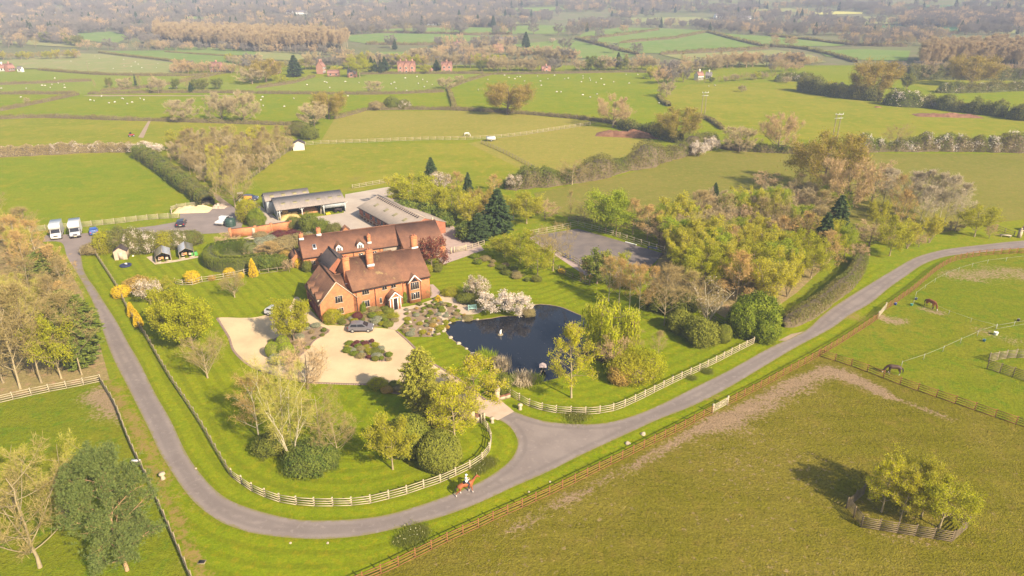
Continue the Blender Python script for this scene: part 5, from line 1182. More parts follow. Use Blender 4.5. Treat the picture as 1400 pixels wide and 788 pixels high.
def back_range():
    o = thing('barn_range', 'long brick barn range with clay tiled roof and two white gabled dormers behind the house', 'house', (-39.428, 120.180, 0), R(23))
    w, r = MB(), MB(); gable_u(w, r, 0, 18.7, 0, 7.2, 2.8, 5.6, 3.6, ov=.3, gov=.1); w.build('wall', m_brick, o); r.build('roof', m_tile2, o)
    w, r = MB(), MB()
    w.prism([(-3.3, 0), (7.1, 0), (7.1, 2.75), (3.6, 5.5), (-3.3, 2.6)], 18.75, 27.0, 0, 'x'); w.build('wall', m_brick, o)
    r.prism([(-3.6, 2.51), (3.6, 5.54), (3.6, 5.72), (-3.6, 2.69)], 18.62, 27.15, 0, 'x'); r.prism([(7.4, 2.55), (3.6, 5.54), (3.6, 5.72), (7.4, 2.73)], 18.62, 27.15, 0, 'x'); r.beam((18.6, 3.6, 5.72), (27.15, 3.6, 5.72), .26, .12); r.build('roof', m_tile2, o)
    for u in (6.85, 10.9):
        b = MB(); b.prism([(u - .62, 2.85), (u + .62, 2.85), (u + .62, 3.85), (u, 4.45), (u - .62, 3.85)], .12, 2.4, 0, 'y'); d = b.build('dormer', m_white, o)
        b = MB()
        for s in (-1, 1): b.prism([(u + s * .85, 3.66), (u, 4.50), (u, 4.62), (u + s * .85, 3.78)], -.1, 3.0, 0, 'y')
        b.build('dormer_roof', m_tile, d); win(d, u, .118, 2.95, .85, .85, 0, 2, 2, m_white)
    win(o, 1.7, -.001, 1.1, .8, .8, 0, 2, 2); win(o, 13.5, -.001, .9, .9, 1.2, 0, 2, 2); win(o, 10.8, -.001, 1.0, .9, 1.1, 0, 2, 2)
    b = MB(); b.box(15.2, 18.4, -.06, -.002, .9, 2.5); b.build('timber_panel', m_timber, o)
    b = MB(); b.prism([(2.05, 3.25), (2.95, 3.95), (2.95, 4.03), (2.05, 3.33)], 2.1, 2.75, 0, 'x'); k = b.build('roof_light', m_lead, o); k.location = (0, -1.2, .52)
    b = MB(); b.prism([(0.0, 0), (.62, .48), (.62, .52), (0.0, .04)], 0, .48, 0, 'x'); q = b.build('pane', m_glass, k); q.location = (2.18, 2.2, 3.46)
    chimney(o, 3.7, 3.4, 5.1, 6.9, .75, .6, 2); chimney(o, .35, 3.3, 4.9, 6.3, .7, .9, 1); chimney(o, 12.75, .95, 2.9, 5.2, .62, .7, 1); 
    b = MB(); b.tube([(26.6, 3.6, 5.7), (26.6, 3.6, 6.3)], .16, 8, cap=True); b.build('ridge_vent', m_frame, o)
    for u in (4.9, 9.4, 14.6):
        b = MB(); b.tube([(u, -.07, 0), (u, -.07, 2.6)], .06, 6); b.build('downpipe', m_pipe, o)
    b = MB(); b.beam((-.1, -.36, 2.62), (18.6, -.36, 2.62), .12, .10); b.build('gutter', m_pipe, o)
    win(o, 25.2, -3.301, .6, 1.1, 1.3, 0, 2, 2)
    a = thing('brick_annex', 'little brick annex with a clay tiled roof at the end of the long range', 'outbuilding', (*at(405, 366)[:2], 0), R(23))
    w, r = MB(), MB(); gable_v(w, r, -.6, 1.25, 0.1, 3.4, 1.75, 2.65, .3, ov=.2, gov=.08); w.build('wall', m_brick, a); r.build('roof', m_tile, a)
    b = MB(); b.box(-.66, -.602, .6, 1.9, .3, 1.5); b.build('pale_door', m_render, a)
back_range()

def stable():
    o = thing('stable_block', 'long brick stable block with a pale corrugated roof and small blue grey windows', 'stable', (-35.705, 153.239, 0), R(-53))
    w, r = MB(), MB(); gable_u(w, r, 0, 21.6, 0, 10.2, 2.5, 4.35, 5.1, ov=.3, gov=.15, th=.08); w.build('wall', m_brick2, o); r.build('roof', m_fibre2, o)
    for u in (2.68, 6.09, 8.6, 11.45, 14.6, 17.5): win(o, u, -.001, 1.15, .95, .85, 0, 2, 1, m_clad)
    for u in (4.2, 9.0, 13.2, 17.6):
        b = MB(); b.prism([(1.9, 3.30), (3.0, 3.70), (3.0, 3.735), (1.9, 3.335)], u - .5, u + .5, 0, 'x'); b.build('skylight', m_sky, o)
    v0 = MB(); v0.box(-.16, .16, -.30, .30, -.03, .08); me = v0.mesh('ridge_vent', m_slate)
    for k in range(22): link('ridge_vent', me, o, (1.4 + k * .88, 4.45, 4.26)).rotation_euler = (.34, 0, 0)
    b = MB(); b.prism([(4.0, 3.0), (6.2, 3.0), (5.1, 3.9)], 21.6, 21.66, 0, 'x'); b.build('gable_panel', m_lead, o)
    b = MB(); b.box(13.9, 15.0, -.05, -.002, 0, 2.0) if 0 else b.box(12.8, 13.3, -.05, -.002, 0, 2.05); b.build('stable_door', m_dark, o)
    b = MB(); b.beam((-.2, -.40, 2.36), (21.7, -.40, 2.36), .12, .10); b.build('gutter', m_pipe, o)
stable()

def barn():
    o = thing('open_barn', 'open fronted grey farm barn on steel posts with a fibre cement roof and straw inside', 'barn', (-53.472, 150.743, 0), R(27))
    w, r = MB(), MB()
    # side and back sheeting; the front stays open
    w.prism([(0, 0), (6.2, 0), (6.2, 3.0), (5.0, 4.0), (0, 2.55)], -.5, -.42, 0, 'x'); w.prism([(6.2, 0), (13.4, 0), (13.4, 2.4), (8.8, 4.4), (6.2, 3.0)], -1.9, -1.82, 0, 'x')
    w.prism([(6.2, 0), (13.4, 0), (13.4, 2.4), (8.8, 4.4), (6.2, 3.0)], 8.2, 8.28, 0, 'x'); w.prism([(0, 0), (6.0, 0), (6.0, 3.0), (5.0, 4.0), (0, 2.55)], 15.15, 15.23, 0, 'x')
    w.box(-1.9, 15.2, 6.16, 6.24, 0, 2.95); w.box(-1.9, 8.2, 13.36, 13.44, 0, 2.4); w.prism([(0.3, 0), (6.1, 0), (6.1, 2.9), (.3, 2.4)], 9.95, 10.03, 0, 'x')
    w.build('cladding', m_clad, o)
    for u0, u1, p in ((-.75, 15.4, [(-.45, 2.50), (5.0, 4.06), (5.0, 4.14), (-.45, 2.58)]), (-.75, 15.4, [(5.0, 4.06), (6.22, 3.05), (6.22, 3.13), (5.0, 4.14)]), (-2.1, 8.4, [(6.2, 3.06), (8.8, 4.46), (8.8, 4.54), (6.2, 3.14)]), (-2.1, 8.4, [(8.8, 4.46), (13.7, 2.36), (13.7, 2.44), (8.8, 4.54)])):
        b = MB(); b.prism(p, u0, u1, 0, 'x'); b.build('roof', m_fibre, o)
    for u in (1.3, 4.0, 6.8, 9.5, 12.2, 14.4):
        b = MB(); b.prism([(1.7, 3.16), (2.5, 3.39), (2.5, 3.43), (1.7, 3.20)], u - .45, u + .45, 0, 'x'); b.build('skylight', m_sky, o)
    for u in (-.3, 2.4, 5.0, 7.4):
        b = MB(); b.prism([(7.2, 3.72), (7.9, 4.10), (7.9, 4.14), (7.2, 3.76)], u - .45, u + .45, 0, 'x'); b.build('skylight', m_sky, o)
    for u in (-.05, 5.0, 10.05, 15.1):
        b = MB(); b.box(u - .11, u + .11, -.11, .11, 0, 2.5)
        for s in (-1, 1):
            if -1 < u + s * .8 < 16: b.beam((u, 0, 1.75), (u + s * .75, 0, 2.45), .09, .09)
        b.build('post', m_steel, o)
    b = MB(); b.box(10.2, 15.0, -.06, .02, 1.42, 2.48); b.build('front_panel', m_clad, o)
    b = MB(); b.box(-.58, -.502, 2.2, 3.2, .9, 2.1); b.build('water_butt', M('blue grey plastic', (.10, .16, .17), .5), o)
    b = MB(); b.box(-1.98, -1.902, 8.3, 9.6, 0, 2.3); b.build('side_door', m_dark, o)
    b = MB(); b.box(8.2, 15.1, 6.10, 6.155, 0.0, 1.9); b.build('back_boards', M('rusty boards', (.22, .11, .06), .9, .3, 2), o)
    # what stands in it
    def inb(name, label, cat, u, v, bm, mat):
        a = R(27); x, y = -53.472 + u * math.cos(a) - v * math.sin(a), 150.743 + u * math.sin(a) + v * math.cos(a)
        q = bm.build(name, mat); q.location = (x, y, .03); q.rotation_euler = (0, 0, a); return tag(q, label, cat)
    straw = M('straw', (.62, .44, .17), .95, .25, 3); hay = M('old hay', (.45, .22, .09), .95, .3, 2)
    rgb = np.random.default_rng(3)
    def heap(w, d, h, seed):
        b = MB(); n = 13; xs = np.linspace(-1, 1, n); X, Y = np.meshgrid(xs, xs); zz = h * np.clip(1 - X ** 2, 0, 1) ** .7 * np.clip(1 - Y ** 2, 0, 1) ** .7 * (1 + .3 * np.array([[mnoise.noise(Vector((x * 2, y * 2, seed))) for x in xs] for y in xs]))
        v = np.stack([X * w / 2, Y * d / 2, zz], -1).reshape(-1, 3); i = np.arange(n - 1)[:, None] * n; j = np.arange(n - 1)[None]
        return b.add(v, np.stack([i + j, i + j + 1, i + n + j + 1, i + n + j], -1).reshape(-1, 4))
    inb('straw_heap', 'loose yellow straw heap spilling out under the barn roof', 'straw', 2.2, 1.2, heap(4.6, 3.4, .8, 1), straw)
    for k, (u, v, z) in enumerate([(.9, 3.2, 0), (2.3, 3.2, 0), (3.7, 3.2, 0), (1.6, 3.4, .62)]):
        b = MB(); b.box(-.66, .66, -.5, .5, z, z + .6); inb('straw_bale', ['square straw bale at the barn side', 'square straw bale in the middle of the row', 'square straw bale next to the centre post', 'square straw bale topping the row'][k], 'straw bale', u, v, b, straw)
    inb('hay_heap', 'rust brown heap of old hay at the back of the barn', 'hay', 7.4, 4.0, heap(4.6, 3.4, 1.2, 5), hay)
    b = MB(); b.beam((0, 0, 0), (.5, .9, 2.1), .22, .06); inb('leaning_plank', 'pale plank leaning by the barn partition', 'plank', 9.3, .5, b, m_stone)
    b = MB(); b.prism([(-.55, 0), (.55, 0), (.45, .28), (.2, .42), (-.45, .3)], -.3, .3, 0, 'y'); b.box(-.6, -.5, -.4, .4, .02, .4); inb('yellow_machine', 'small yellow farm implement at the barn front post', 'machine', 10.9, -.3, b, M('yellow paint', (.70, .48, .02), .5))
    q = thing('quad_bike', 'dark quad bike parked in the open barn bay', 'quad bike', (-53.472 + 13.4 * math.cos(R(27)) - .5 * math.sin(R(27)), 150.743 + 13.4 * math.sin(R(27)) + .5 * math.cos(R(27)), .03), R(27))
    b = MB(); b.prism([(-.9, .55), (.9, .5), (1.0, .75), (.35, .8), (.1, .95), (-.8, .9)], -.32, .32, 0, 'y'); b.build('body', m_pipe, q)
    b = MB(); b.prism([(-.6, .9), (.0, .92), (-.05, 1.05), (-.6, 1.0)], -.18, .18, 0, 'y'); b.build('seat', m_dark, q); b = MB(); b.beam((.35, -.4, 1.15), (.35, .4, 1.15), .05, .05); b.beam((.5, 0, .8), (.35, 0, 1.15), .06, .06); b.build('handlebar', m_pipe, q)
    wb = MB(); wb.tube([(0, -.15, 0), (0, .15, 0)], .32, 10, cap=True); wm = wb.mesh('wheel', m_dark)
    for x in (-.62, .62):
        for y in (-.45, .45): link('wheel', wm, q, (x, y, .32))
barn()

# brick garden walls
def wallrun(label, line, h, th=.35, mat=None, name='garden_wall', piers=True, cat='wall'):
    o = thing(name, label, cat, (*at(*line[0])[:2], 0)); x0, y0 = at(*line[0])[:2]
    L = [at(*q)[:2] - [x0, y0] for q in line]; b = MB(); c = MB()
    for p, q in zip(L[:-1], L[1:]):
        b.beam((*p, h / 2), (*q, h / 2), th, h); c.beam((*p, h + .033), (*q, h + .033), th + .06, .06)
    b.build('wall', mat or m_brick, o); c.build('coping', m_tile2, o)
    if piers:
        for p in L:
            d = MB(); d.box(p[0] - th * .75, p[0] + th * .75, p[1] - th * .75, p[1] + th * .75, 0, h + .25); d.build('pier', mat or m_brick, o)
    return o
g = wallrun('tall orange brick garden wall below the barn yard', [(316, 325), (350, 321.5), (372, 318), (399, 314)], 1.9)
b = MB(); b.box(-.4, .4, -.26, -.20, 0, 1.7); d = b.build('garden_door', m_frame, g); pd = at(348, 321.7); d.location = (pd[0] - g.location[0], pd[1] - g.location[1], 0); d.rotation_euler = (0, 0, R(25))
wallrun('lower brick wall between concrete yard and garden', [(440, 313), (452, 317), (470, 324)], 1.3)
wallrun('curved honey stone wall by the left gate pillar', [(641, 568), (648, 571), (655, 578)], .8, .5, m_stone, 'stone_wall', False)
wallrun('low stone wall running to the right gate pillar', [(682, 547), (690, 545), (697, 543)], .5, .45, m_stone, 'stone_wall', False)

def small_roofed(name, label, cat, px, py, rz, w, d, ze, zr, wm, rm, door=None, overlap=.18):
    o = thing(name, label, cat, at(px, py), R(rz)); a, r = MB(), MB(); gable_v(a, r, -w / 2, w / 2, 0, d, ze, zr, 0, ov=overlap, gov=.1, th=.07, ridge=False); a.build('wall', wm, o); r.build('roof', rm, o)
    if door:
        b = MB(); b.box(-.38, .38, -.05, -.002, .05, 1.5); b.build('door', door, o)
    return o
m_shed = M('weathered boards', (.55, .40, .29), .9, .18, 2)
small_roofed('garden_shed', 'small pale timber shed with a dark felt roof on the vegetable lawn', 'shed', 166, 355.5, 16, 2.3, 2.1, 1.75, 2.5, m_shed, m_slate, M('shed door', (.50, .36, .27), .9, .1, 3))
small_roofed('dovecote_roof', 'little tiled gable building between range and yard wall', 'outbuilding', 474, 326, 20, 1.6, 1.6, 1.7, 2.5, m_brick, m_tile)
fs = small_roofed('field_shelter', 'cream timber field shelter at the copse corner', 'shelter', 409, 206, 14, 3.6, 3.6, 2.1, 3.0, m_render, m_slate); b = MB(); b.box(1.82, 1.88, .6, 2.8, .0, 1.7); b.build('opening', m_dark, fs)

def greenhouse(label, px, py, roofm):
    o = thing('greenhouse', label, 'greenhouse', at(px, py), R(26)); w, d = 2.7, 4.3
    b = MB()
    for x in (-w / 2, w / 2):
        for k in range(6): y = d * k / 5; b.box(x - .03, x + .03, y - .03, y + .03, 0.25, 1.35)
        b.beam((x, 0, 1.36), (x, d, 1.36), .06, .06)
    for k in range(6):
        y = d * k / 5
        for s in (-1, 1): b.beam((s * w / 2, y, 1.36), (0, y, 2.1), .05, .05)
    b.beam((0, -.05, 2.12), (0, d + .05, 2.12), .08, .08)
    b.build('frame', m_timber, o)
    b = MB(); b.box(-w / 2 - .08, w / 2 + .08, -.12, -.04, 0, .25) if 0 else None
    for x0, x1, y0, y1 in ((-w / 2 - .06, -w / 2 + .06, -.06, d + .06), (w / 2 - .06, w / 2 + .06, -.06, d + .06), (-w / 2 + .07, w / 2 - .07, d - .06, d + .06), (-w / 2 + .07, -.4, -.06, .06), (.4, w / 2 - .07, -.06, .06)): b.box(x0, x1, y0, y1, 0, .27)
    b.build('base', m_stone, o)
    for s in (-1, 1):
        b = MB(); b.prism([(s * (w / 2 + .06), 1.37), (0, 2.13), (0, 2.155), (s * (w / 2 + .06), 1.395)], 0, d, 0, 'y'); b.build('glazing', roofm[0 if s < 0 else 1], o)
    b = MB(); b.box(w / 2 - .01, w / 2 + .005, .05, d - .05, .3, 1.33); b.build('side_glazing', m_gh3, o); b = MB(); b.box(-w / 2 - .005, -w / 2 + .01, .05, d - .05, .3, 1.33); b.build('side_glazing', m_gh3, o)
    b = MB(); b.box(-.9, -.4, .1, 3.5, .55, .62); b.box(.4, .9, .1, 3.5, .55, .62); b.build('bench', m_shed, o)
    b = MB(); b.box(-.6, .1, .2, .8, .64, 1.0); b.build('pots', M('terracotta', (.55, .26, .10), .9), o)
    return o
m_gh1 = M('greenhouse roof glass', (.36, .36, .38), .25, .15, 2, spec=.6); m_gh2 = M('dark greenhouse glass', (.16, .14, .09), .3, .2, 2, spec=.5); m_gh3 = M('greenhouse side glass', (.10, .085, .05), .3, .3, 2, spec=.5)  # each greenhouse has one pale and one darker roof slope
greenhouse('timber framed greenhouse with dark glass, nearer the shed', 224, 359, (m_gh2, m_gh1)); greenhouse('timber framed greenhouse with pale glass, beside the green compost bins', 256, 353, (m_gh1, m_gh2))
sheet('greenhouse_path', ats([(200, 352), (208, 350), (214, 360), (245, 355), (271, 350.5), (271, 352.5), (240, 358.5), (212, 362)]), .03, m_flags)
for q, l in (((264, 350), 'green plastic compost bin nearer the greenhouse'), ((268, 349), 'taller green plastic bin behind the first')):
    o = thing('compost_bin', l, 'bin', at(*q)); b = MB(); b.tube([(0, 0, 0), (0, 0, .8)], [.40, .30], 10, cap=True); b.build('body', M('green plastic', (.10, .36, .08), .5), o); b = MB(); b.tube([(0, 0, .81), (0, 0, .9)], [.32, .22], 10, cap=True); b.build('lid', m_pipe, o)

# houses far off
m_farred = M('far red brick', (.40, .20, .14), .9, .2, .5); m_farroof = M('far red tiles', (.30, .15, .11), .9, .2, .6); m_fargrey = M('far grey roof', (.20, .17, .16), .9, .2, .6)
def cottage(px, py, w, d, ze, zr, rz, wm, rm, label, gables=0, name='cottage', chim=1, cat='house', wins=3):
    o = thing(name, label, cat, at(px, py), R(rz), sc=(.85,) * 3); a, r = MB(), MB(); gable_u(a, r, -w / 2, w / 2, 0, d, ze, zr, ov=.3, gov=.15, th=.2); a.build('wall', wm, o); r.build('roof', rm, o)
    for g in range(gables):
        u = -w / 2 + w * (g + .5) / gables; a, r = MB(), MB(); gable_v(a, r, u - 1.9, u + 1.9, -.9, d * .5, ze, zr - .3, ov=.2, gov=.1, th=.2); p = a.build('gable_bay', wm, o); r.build('gable_roof', rm, p)
        for z in (.9, 3.4): win(o, u, -.901, z, 1.3, 1.3, 0, 2, 1, m_white)
    for k in range(0 if gables else wins):
        for z in ((.9, 3.3) if ze > 4 else (.9,)): win(o, -w / 2 + w * (k + .5) / wins, -.001, z, 1.2, 1.3, 0, 2, 1, m_white)
    for k in range(chim):
        u = -w / 2 + w * (k + .5) / chim; b = MB(); b.box(u - .5, u + .5, d / 2 - .4, d / 2 + .4, zr - .6, zr + 1.5); b.build('chimney', wm, o)
    return o
cottage(556, 101, 12.5, 6, 5.0, 8.2, 4, m_farred, m_farroof, 'long red brick pair of cottages with three front gables beyond the pastures', 3, chim=3)
cottage(611, 100, 7.5, 5, 4.4, 7.4, 4, m_farred, m_farroof, 'red brick cottage with two pale gables, right of the long pair', 2)
cottage(591, 100, 2.6, 3, 2.2, 3.6, 70, m_farred, m_farroof, 'tiny red roofed outhouse between the brick cottages', 0, 'outhouse', 0, 'outbuilding', 1)
cottage(295, 101, 8.5, 5.5, 4.8, 7.6, -8, m_farred, m_farroof, 'lone red brick house with white windows below the sheep slope', 0, chim=1)
cottage(309, 98, 4, 3, 2.2, 3.6, 20, m_fargrey, m_fargrey, 'low dark outbuilding beside the lone red brick house', 0, 'outhouse', 0, 'outbuilding', 1)
cottage(381, 101, 6, 5, 4.6, 7.4, 70, m_farred, m_farroof, 'red brick house end showing behind the orange trees', 0)
cottage(444, 101, 5, 5, 5.0, 8.4, 80, m_farred, m_farroof, 'tall red brick house with high chimneys behind garden trees', 0, chim=2)
cottage(456, 105, 8, 4, 2.4, 4.2, 8, m_farred, m_farroof, 'low red roofed outbuilding before the tall chimneyed house', 0, 'outhouse', 0, 'outbuilding', 2)
cottage(481, 106, 6, 5, 2.4, 5.2, 0, m_farred, m_fargrey, 'dark gabled red brick barn beside the poplar like tree', 1, 'small_barn', 0, 'barn')
cottage(747, 100, 6.5, 4, 2.6, 4.6, 8, m_farred, m_farroof, 'small red brick lodge behind the wall of the sheep pasture', 1, chim=1)
cottage(3, 98, 6, 4, 2.5, 5.0, 10, m_white, m_farroof, 'white cottage with red roof at the edge of the far pasture', 0)
cottage(17, 98, 5, 4, 2.5, 5.4, 70, m_farred, m_farroof, 'hipped red roofed cottage in the far farm group', 0)
cottage(27, 99, 3, 3, 2.4, 3.8, 0, m_white, m_fargrey, 'small white outbuilding ending the far farm group', 0, 'outhouse', 0, 'outbuilding', 1)
cottage(958, 110, 5, 4, 3.2, 5.4, 30, m_render, m_farroof, 'white gabled cottage in the trees by the pole line', 0); cottage(968, 109, 4, 4, 2.6, 4.6, -20, m_render, m_fargrey, 'pale farmhouse end among garden shrubs by the pole line', 0)
cottage(690, 60, 26, 12, 4, 6, 5, m_fargrey, m_fargrey, 'wide grey farm shed beyond the cottage trees', 0, 'farm_shed', 0, 'barn', 0); cottage(682, 72, 9, 6, 4, 7, 15, m_farred, m_farroof, 'red roofed house half hidden in the village trees', 0)
cottage(626, 68, 8, 6, 4, 7, 15, m_farred, m_farroof, 'pinkish red house deep in the bare village wood', 0)
for x, y, w, l in [(60, 19, 30, 'long white house on the hazy wooded skyline, far west'), (172, 19, 18, 'white house high in the hazy woods'), (411, 21, 18, 'white house on the open hazy knoll'), (396, 21, 9, 'small cream house beside the hazy knoll house'), (623, 22, 14, 'pale long building in the hazy woods above the strip fields'), (1003, 27, 26, 'long pale shed of the hazy works'), (1018, 29, 20, 'second pale shed of the hazy works'), (984, 26, 14, 'small pale shed of the hazy works'), (55, 26, 18, 'red roofed farm in the haze beneath the white house'), (8, 27, 20, 'pale farm building at the hazy frame edge'), (604, 34, 14, 'white farm shed above the strip fields'), (590, 37, 12, 'low white shed by the strip field hedge')]:
    cottage(x, y, w, 9, 4.5, 7.5, random.uniform(-15, 15), m_white, m_farroof if 'red' in l else m_fargrey, l, 0, 'distant_building', 0, 'building', 0)
# ---------------------------------------------------------------- fences
m_fbrown = M('orange brown fence timber', (.27, .125, .036), .9, .2, 2); m_fpale = M('pale fence timber', (.46, .375, .24), .9, .18, 2); m_fgrey = M('weathered fence timber', (.27, .215, .125), .9, .2, 2)
m_tape = M('white electric tape', (.36, .35, .27), .6, .08, 2)
m_fdark = M('dark slatted timber', (.185, .135, .075), .9, .2, 2)
_pm = {}
def fence(label, line, h, rails, gap, mat, pw=.12, rh=.085, world=False, name='rail_fence', thin=.045, posts=True, cat='fence', cap=100):
    L = [np.array(q)[:2] for q in (line if world else smooth(ats(line), n=3))]
    o = thing(name, label, cat, (L[0][0], L[0][1], float(T(*L[0])))); z0 = float(T(*L[0]))
    L = np.array(L); s = np.concatenate([[0], np.cumsum(np.linalg.norm(np.diff(L, axis=0), axis=1))]); n = max(1, int(round(s[-1] / gap)))
    q = np.linspace(0, s[-1], n + 1); P = np.column_stack([np.interp(q, s, L[:, 0]), np.interp(q, s, L[:, 1])]) - L[0]; G = T(P[:, 0] + L[0][0], P[:, 1] + L[0][1]) - z0
    b = MB(); off = np.array([.0, .0])
    for i in range(n):
        d = P[i + 1] - P[i]; nn = np.array([-d[1], d[0]]) / (np.hypot(*d) + 1e-9) * (pw / 2 + thin / 2 + .004)
        for k in range(rails):
            z = h * (.94 - .80 * k / max(1, rails - 1) * (1 if rails > 1 else 0)) - .04; jz = random.uniform(-.015, .015)
            b.beam((*(P[i] - nn), z + G[i] + jz), (*(P[i + 1] - nn), z + G[i + 1] + jz), thin, rh)
    b.build('rail', mat, o)
    key = (mat.name, h, pw)
    if key not in _pm:
        c = MB(); c.box(-pw / 2, pw / 2, -pw / 2, pw / 2, -.1, h + .03); _pm[key] = c.mesh('post', mat)
    if posts and n + 1 <= cap:
        for i in range(n + 1):
            d = P[min(i + 1, n)] - P[max(i - 1, 0)]; k = link('post', _pm[key], o, (P[i][0], P[i][1], G[i])); k.rotation_euler = (0, 0, math.atan2(d[1], d[0]) + random.uniform(-.05, .05))
    elif posts:
        c = MB()
        for i in range(n + 1): c.box(P[i][0] - pw / 2, P[i][0] + pw / 2, P[i][1] - pw / 2, P[i][1] + pw / 2, G[i], G[i] + h)
        t = c.build('post', mat, o); t['kind'] = 'stuff'
    return o
FH = 1.2
fence('orange brown four rail fence along the lower verge of the lane', wF1, FH, 4, 1.75, m_fbrown, world=True)
fence('orange brown four rail fence rising from the field gate to the paddock corner', wF1b, FH, 4, 1.75, m_fbrown, world=True)
fence('orange brown four rail fence curving beside the upper lane', wF1c, FH, 4, 1.75, m_fbrown, world=True)
fence('dark orange brown fence between the big field and the horse paddock', wF2, FH, 4, 2.3, m_fbrown, world=True)
def gate(label, a, b, h, mat, bars=5, name='field_gate'):
    p, q = at(*a), at(*b); d = q - p; L = np.hypot(d[0], d[1]); o = thing(name, label, 'gate', p, math.atan2(d[1], d[0])); m = MB()
    for k in range(bars): m.beam((.05, 0, .2 + (h - .2) * k / (bars - 1)), (L - .05, 0, .2 + (h - .2) * k / (bars - 1)), .05, .09)
    m.beam((.1, -.051, .2), (L - .1, -.051, h), .04, .09); m.beam((L / 2, .051, .2), (L / 2, .051, h), .04, .08); m.build('bar', mat, o)
    for x in (0, L):
        c = MB(); c.box(x - .10, x + .10, -.10, .10, 0, h + .25); c.build('post', mat, o)
    return o
gate('pale five bar gate in the brown fence opposite the laurels', (974, 565), (994, 554), 1.15, m_fpale); gate('pale gate in the brown fence at the horse paddock entrance', (1200, 436), (1210, 424), 1.15, m_fpale)
gate('white five bar gate across the back drive', (621, 346), (637, 343), 1.15, m_fpale); 
b = thing('gate_post', 'white gate post standing on the back drive', 'post', at(617, 347)); c = MB(); c.box(-.14, .14, -.14, .14, 0, 1.3); c.box(-.17, .17, -.17, .17, 1.3, 1.36); c.build('post', m_fpale, b)
gate('dark field gate at the lane end of the shrub row', (111, 350), (130, 347), 1.1, m_fgrey, 3)
fence('weathered rail fence down the lane side of the garden', FEN_TOP[:11], 1.15, 3, 1.9, m_fgrey)
fence('pale four rail fence curving round the corner lawn', FEN_TOP[10:26], 1.15, 4, 1.9, m_fpale, pw=.15)
fence('pale four rail fence turning up to the driveway entrance', FEN_TOP[25:], 1.15, 4, 1.9, m_fpale, pw=.15)
fence('long pale four rail fence curving along the pond lawn', [(697, 540), (715, 551), (732, 559), (762, 565), (780, 566), (796, 567), (814, 566), (829, 564), (842, 561), (855, 556), (876, 546), (896, 536), (926, 521), (950, 510), (975, 498), (1000, 485), (1030, 470)], 1.15, 4, 1.9, m_fpale, pw=.15)
fence('dark post fence between lawn bushes and wood', [(1030, 470), (1012, 459), (997, 452), (975, 440), (955, 428)], 1.1, 3, 1.9, m_fgrey)
fence('pale three rail fence at the top of the lower paddock', PAD_L[1:], 1.2, 4, 2.0, m_fpale)
fence('grey rail fence down the side of the lower paddock', [(138, 522), (142, 529), (160, 559), (172, 591), (187, 626), (200, 651), (220, 696), (240, 741), (262, 792), (280, 832)], 1.2, 4, 2.0, m_fgrey)
fence('pale post and rail fence behind the parked horseboxes', [(30, 319), (55, 316), (86, 313), (150, 307), (200, 301), (245, 298)], 1.3, 5, 2.2, m_fpale)
fence('timber boarded edge of the sand heap', [(235, 294), (236, 286), (262, 282), (292, 279)], 1.0, 5, 2.0, m_fpale)
fence('post and rail fence at the foot of the vegetable lawn', [(240, 388), (258, 391), (275, 386), (290, 384), (320, 379), (347, 372)], 1.1, 3, 1.9, m_fpale)
fence('short rail fence beside the forsythia', [(168, 403), (180, 399), (192, 397)], 1.1, 3, 1.8, m_fpale)
fence('low rail fence below the long range', [(355, 375), (375, 372), (392, 370)], .9, 2, 1.8, m_fgrey)
fence('rail fence along the near side of the arena path', [(745, 356), (756, 366), (775, 377), (790, 384), (806, 390)], 1.1, 3, 2.0, m_fgrey)
fence('rail fence on the house side of the arena', [(729, 322), (750, 338), (775, 353), (800, 367)], 1.2, 3, 2.0, m_fgrey)
fence('pale rail fence at the top of the arena', [(725, 322), (757, 316), (790, 309)], 1.2, 3, 2.0, m_fpale); fence('rail fence along the tree side of the arena', [(790, 309), (830, 320), (870, 333), (908, 345)], 1.2, 3, 2.0, m_fpale)
fence('pale fence along the back drive lawn', [(637, 343), (650, 339), (662, 335)], 1.15, 3, 1.9, m_fpale)
fence('yard rail before the stable block', [(490, 297), (505, 306), (520, 314), (533, 321)], 1.0, 2, 1.6, m_fpale)
fence('grey fence between copse and barn field', [(340, 247), (360, 232), (380, 217), (400, 204)], 1.3, 4, 2.2, m_fgrey)
fence('long pale fence under the tan pasture', [(418, 199), (440, 197), (500, 195), (570, 192), (640, 191), (700, 187), (760, 178), (807, 171)], 1.2, 3, 2.6, m_fpale)
fence('dark fence dividing the two upper pastures', [(658, 196), (690, 210), (720, 226), (748, 243)], 1.2, 3, 2.4, m_fgrey)
fence('pale fence behind the farm track', [(482, 258), (505, 254), (528, 250)], 1.1, 3, 2.2, m_fpale)
fence('weathered cage of rails on the near side of the fenced clump', ats([(1177, 721), (1238, 731), (1300, 741)]), 1.45, 6, 1.5, m_fdark, world=True)
for l, q in (('short rail side of the clump cage on its lane side', [(1177, 721), (1157, 695)]), ('back corner rails of the clump cage', [(1157, 695), (1180, 676)]), ('short rail side of the clump cage facing the frame edge', [(1300, 741), (1321, 722)]), ('hidden back rails of the clump cage under the leaves', [(1321, 722), (1262, 682), (1240, 672)])): fence(l, ats(q), 1.45, 6, 1.5, m_fdark, world=True)
fence('slatted rails of the round pen, near side', ats([(1349, 505), (1385, 516), (1420, 528)]), 1.6, 6, 1.7, m_fdark, world=True); fence('slatted rails of the round pen, far side', ats([(1351, 495), (1372, 491), (1394, 489), (1420, 492)]), 1.5, 6, 1.6, m_fgrey, world=True)
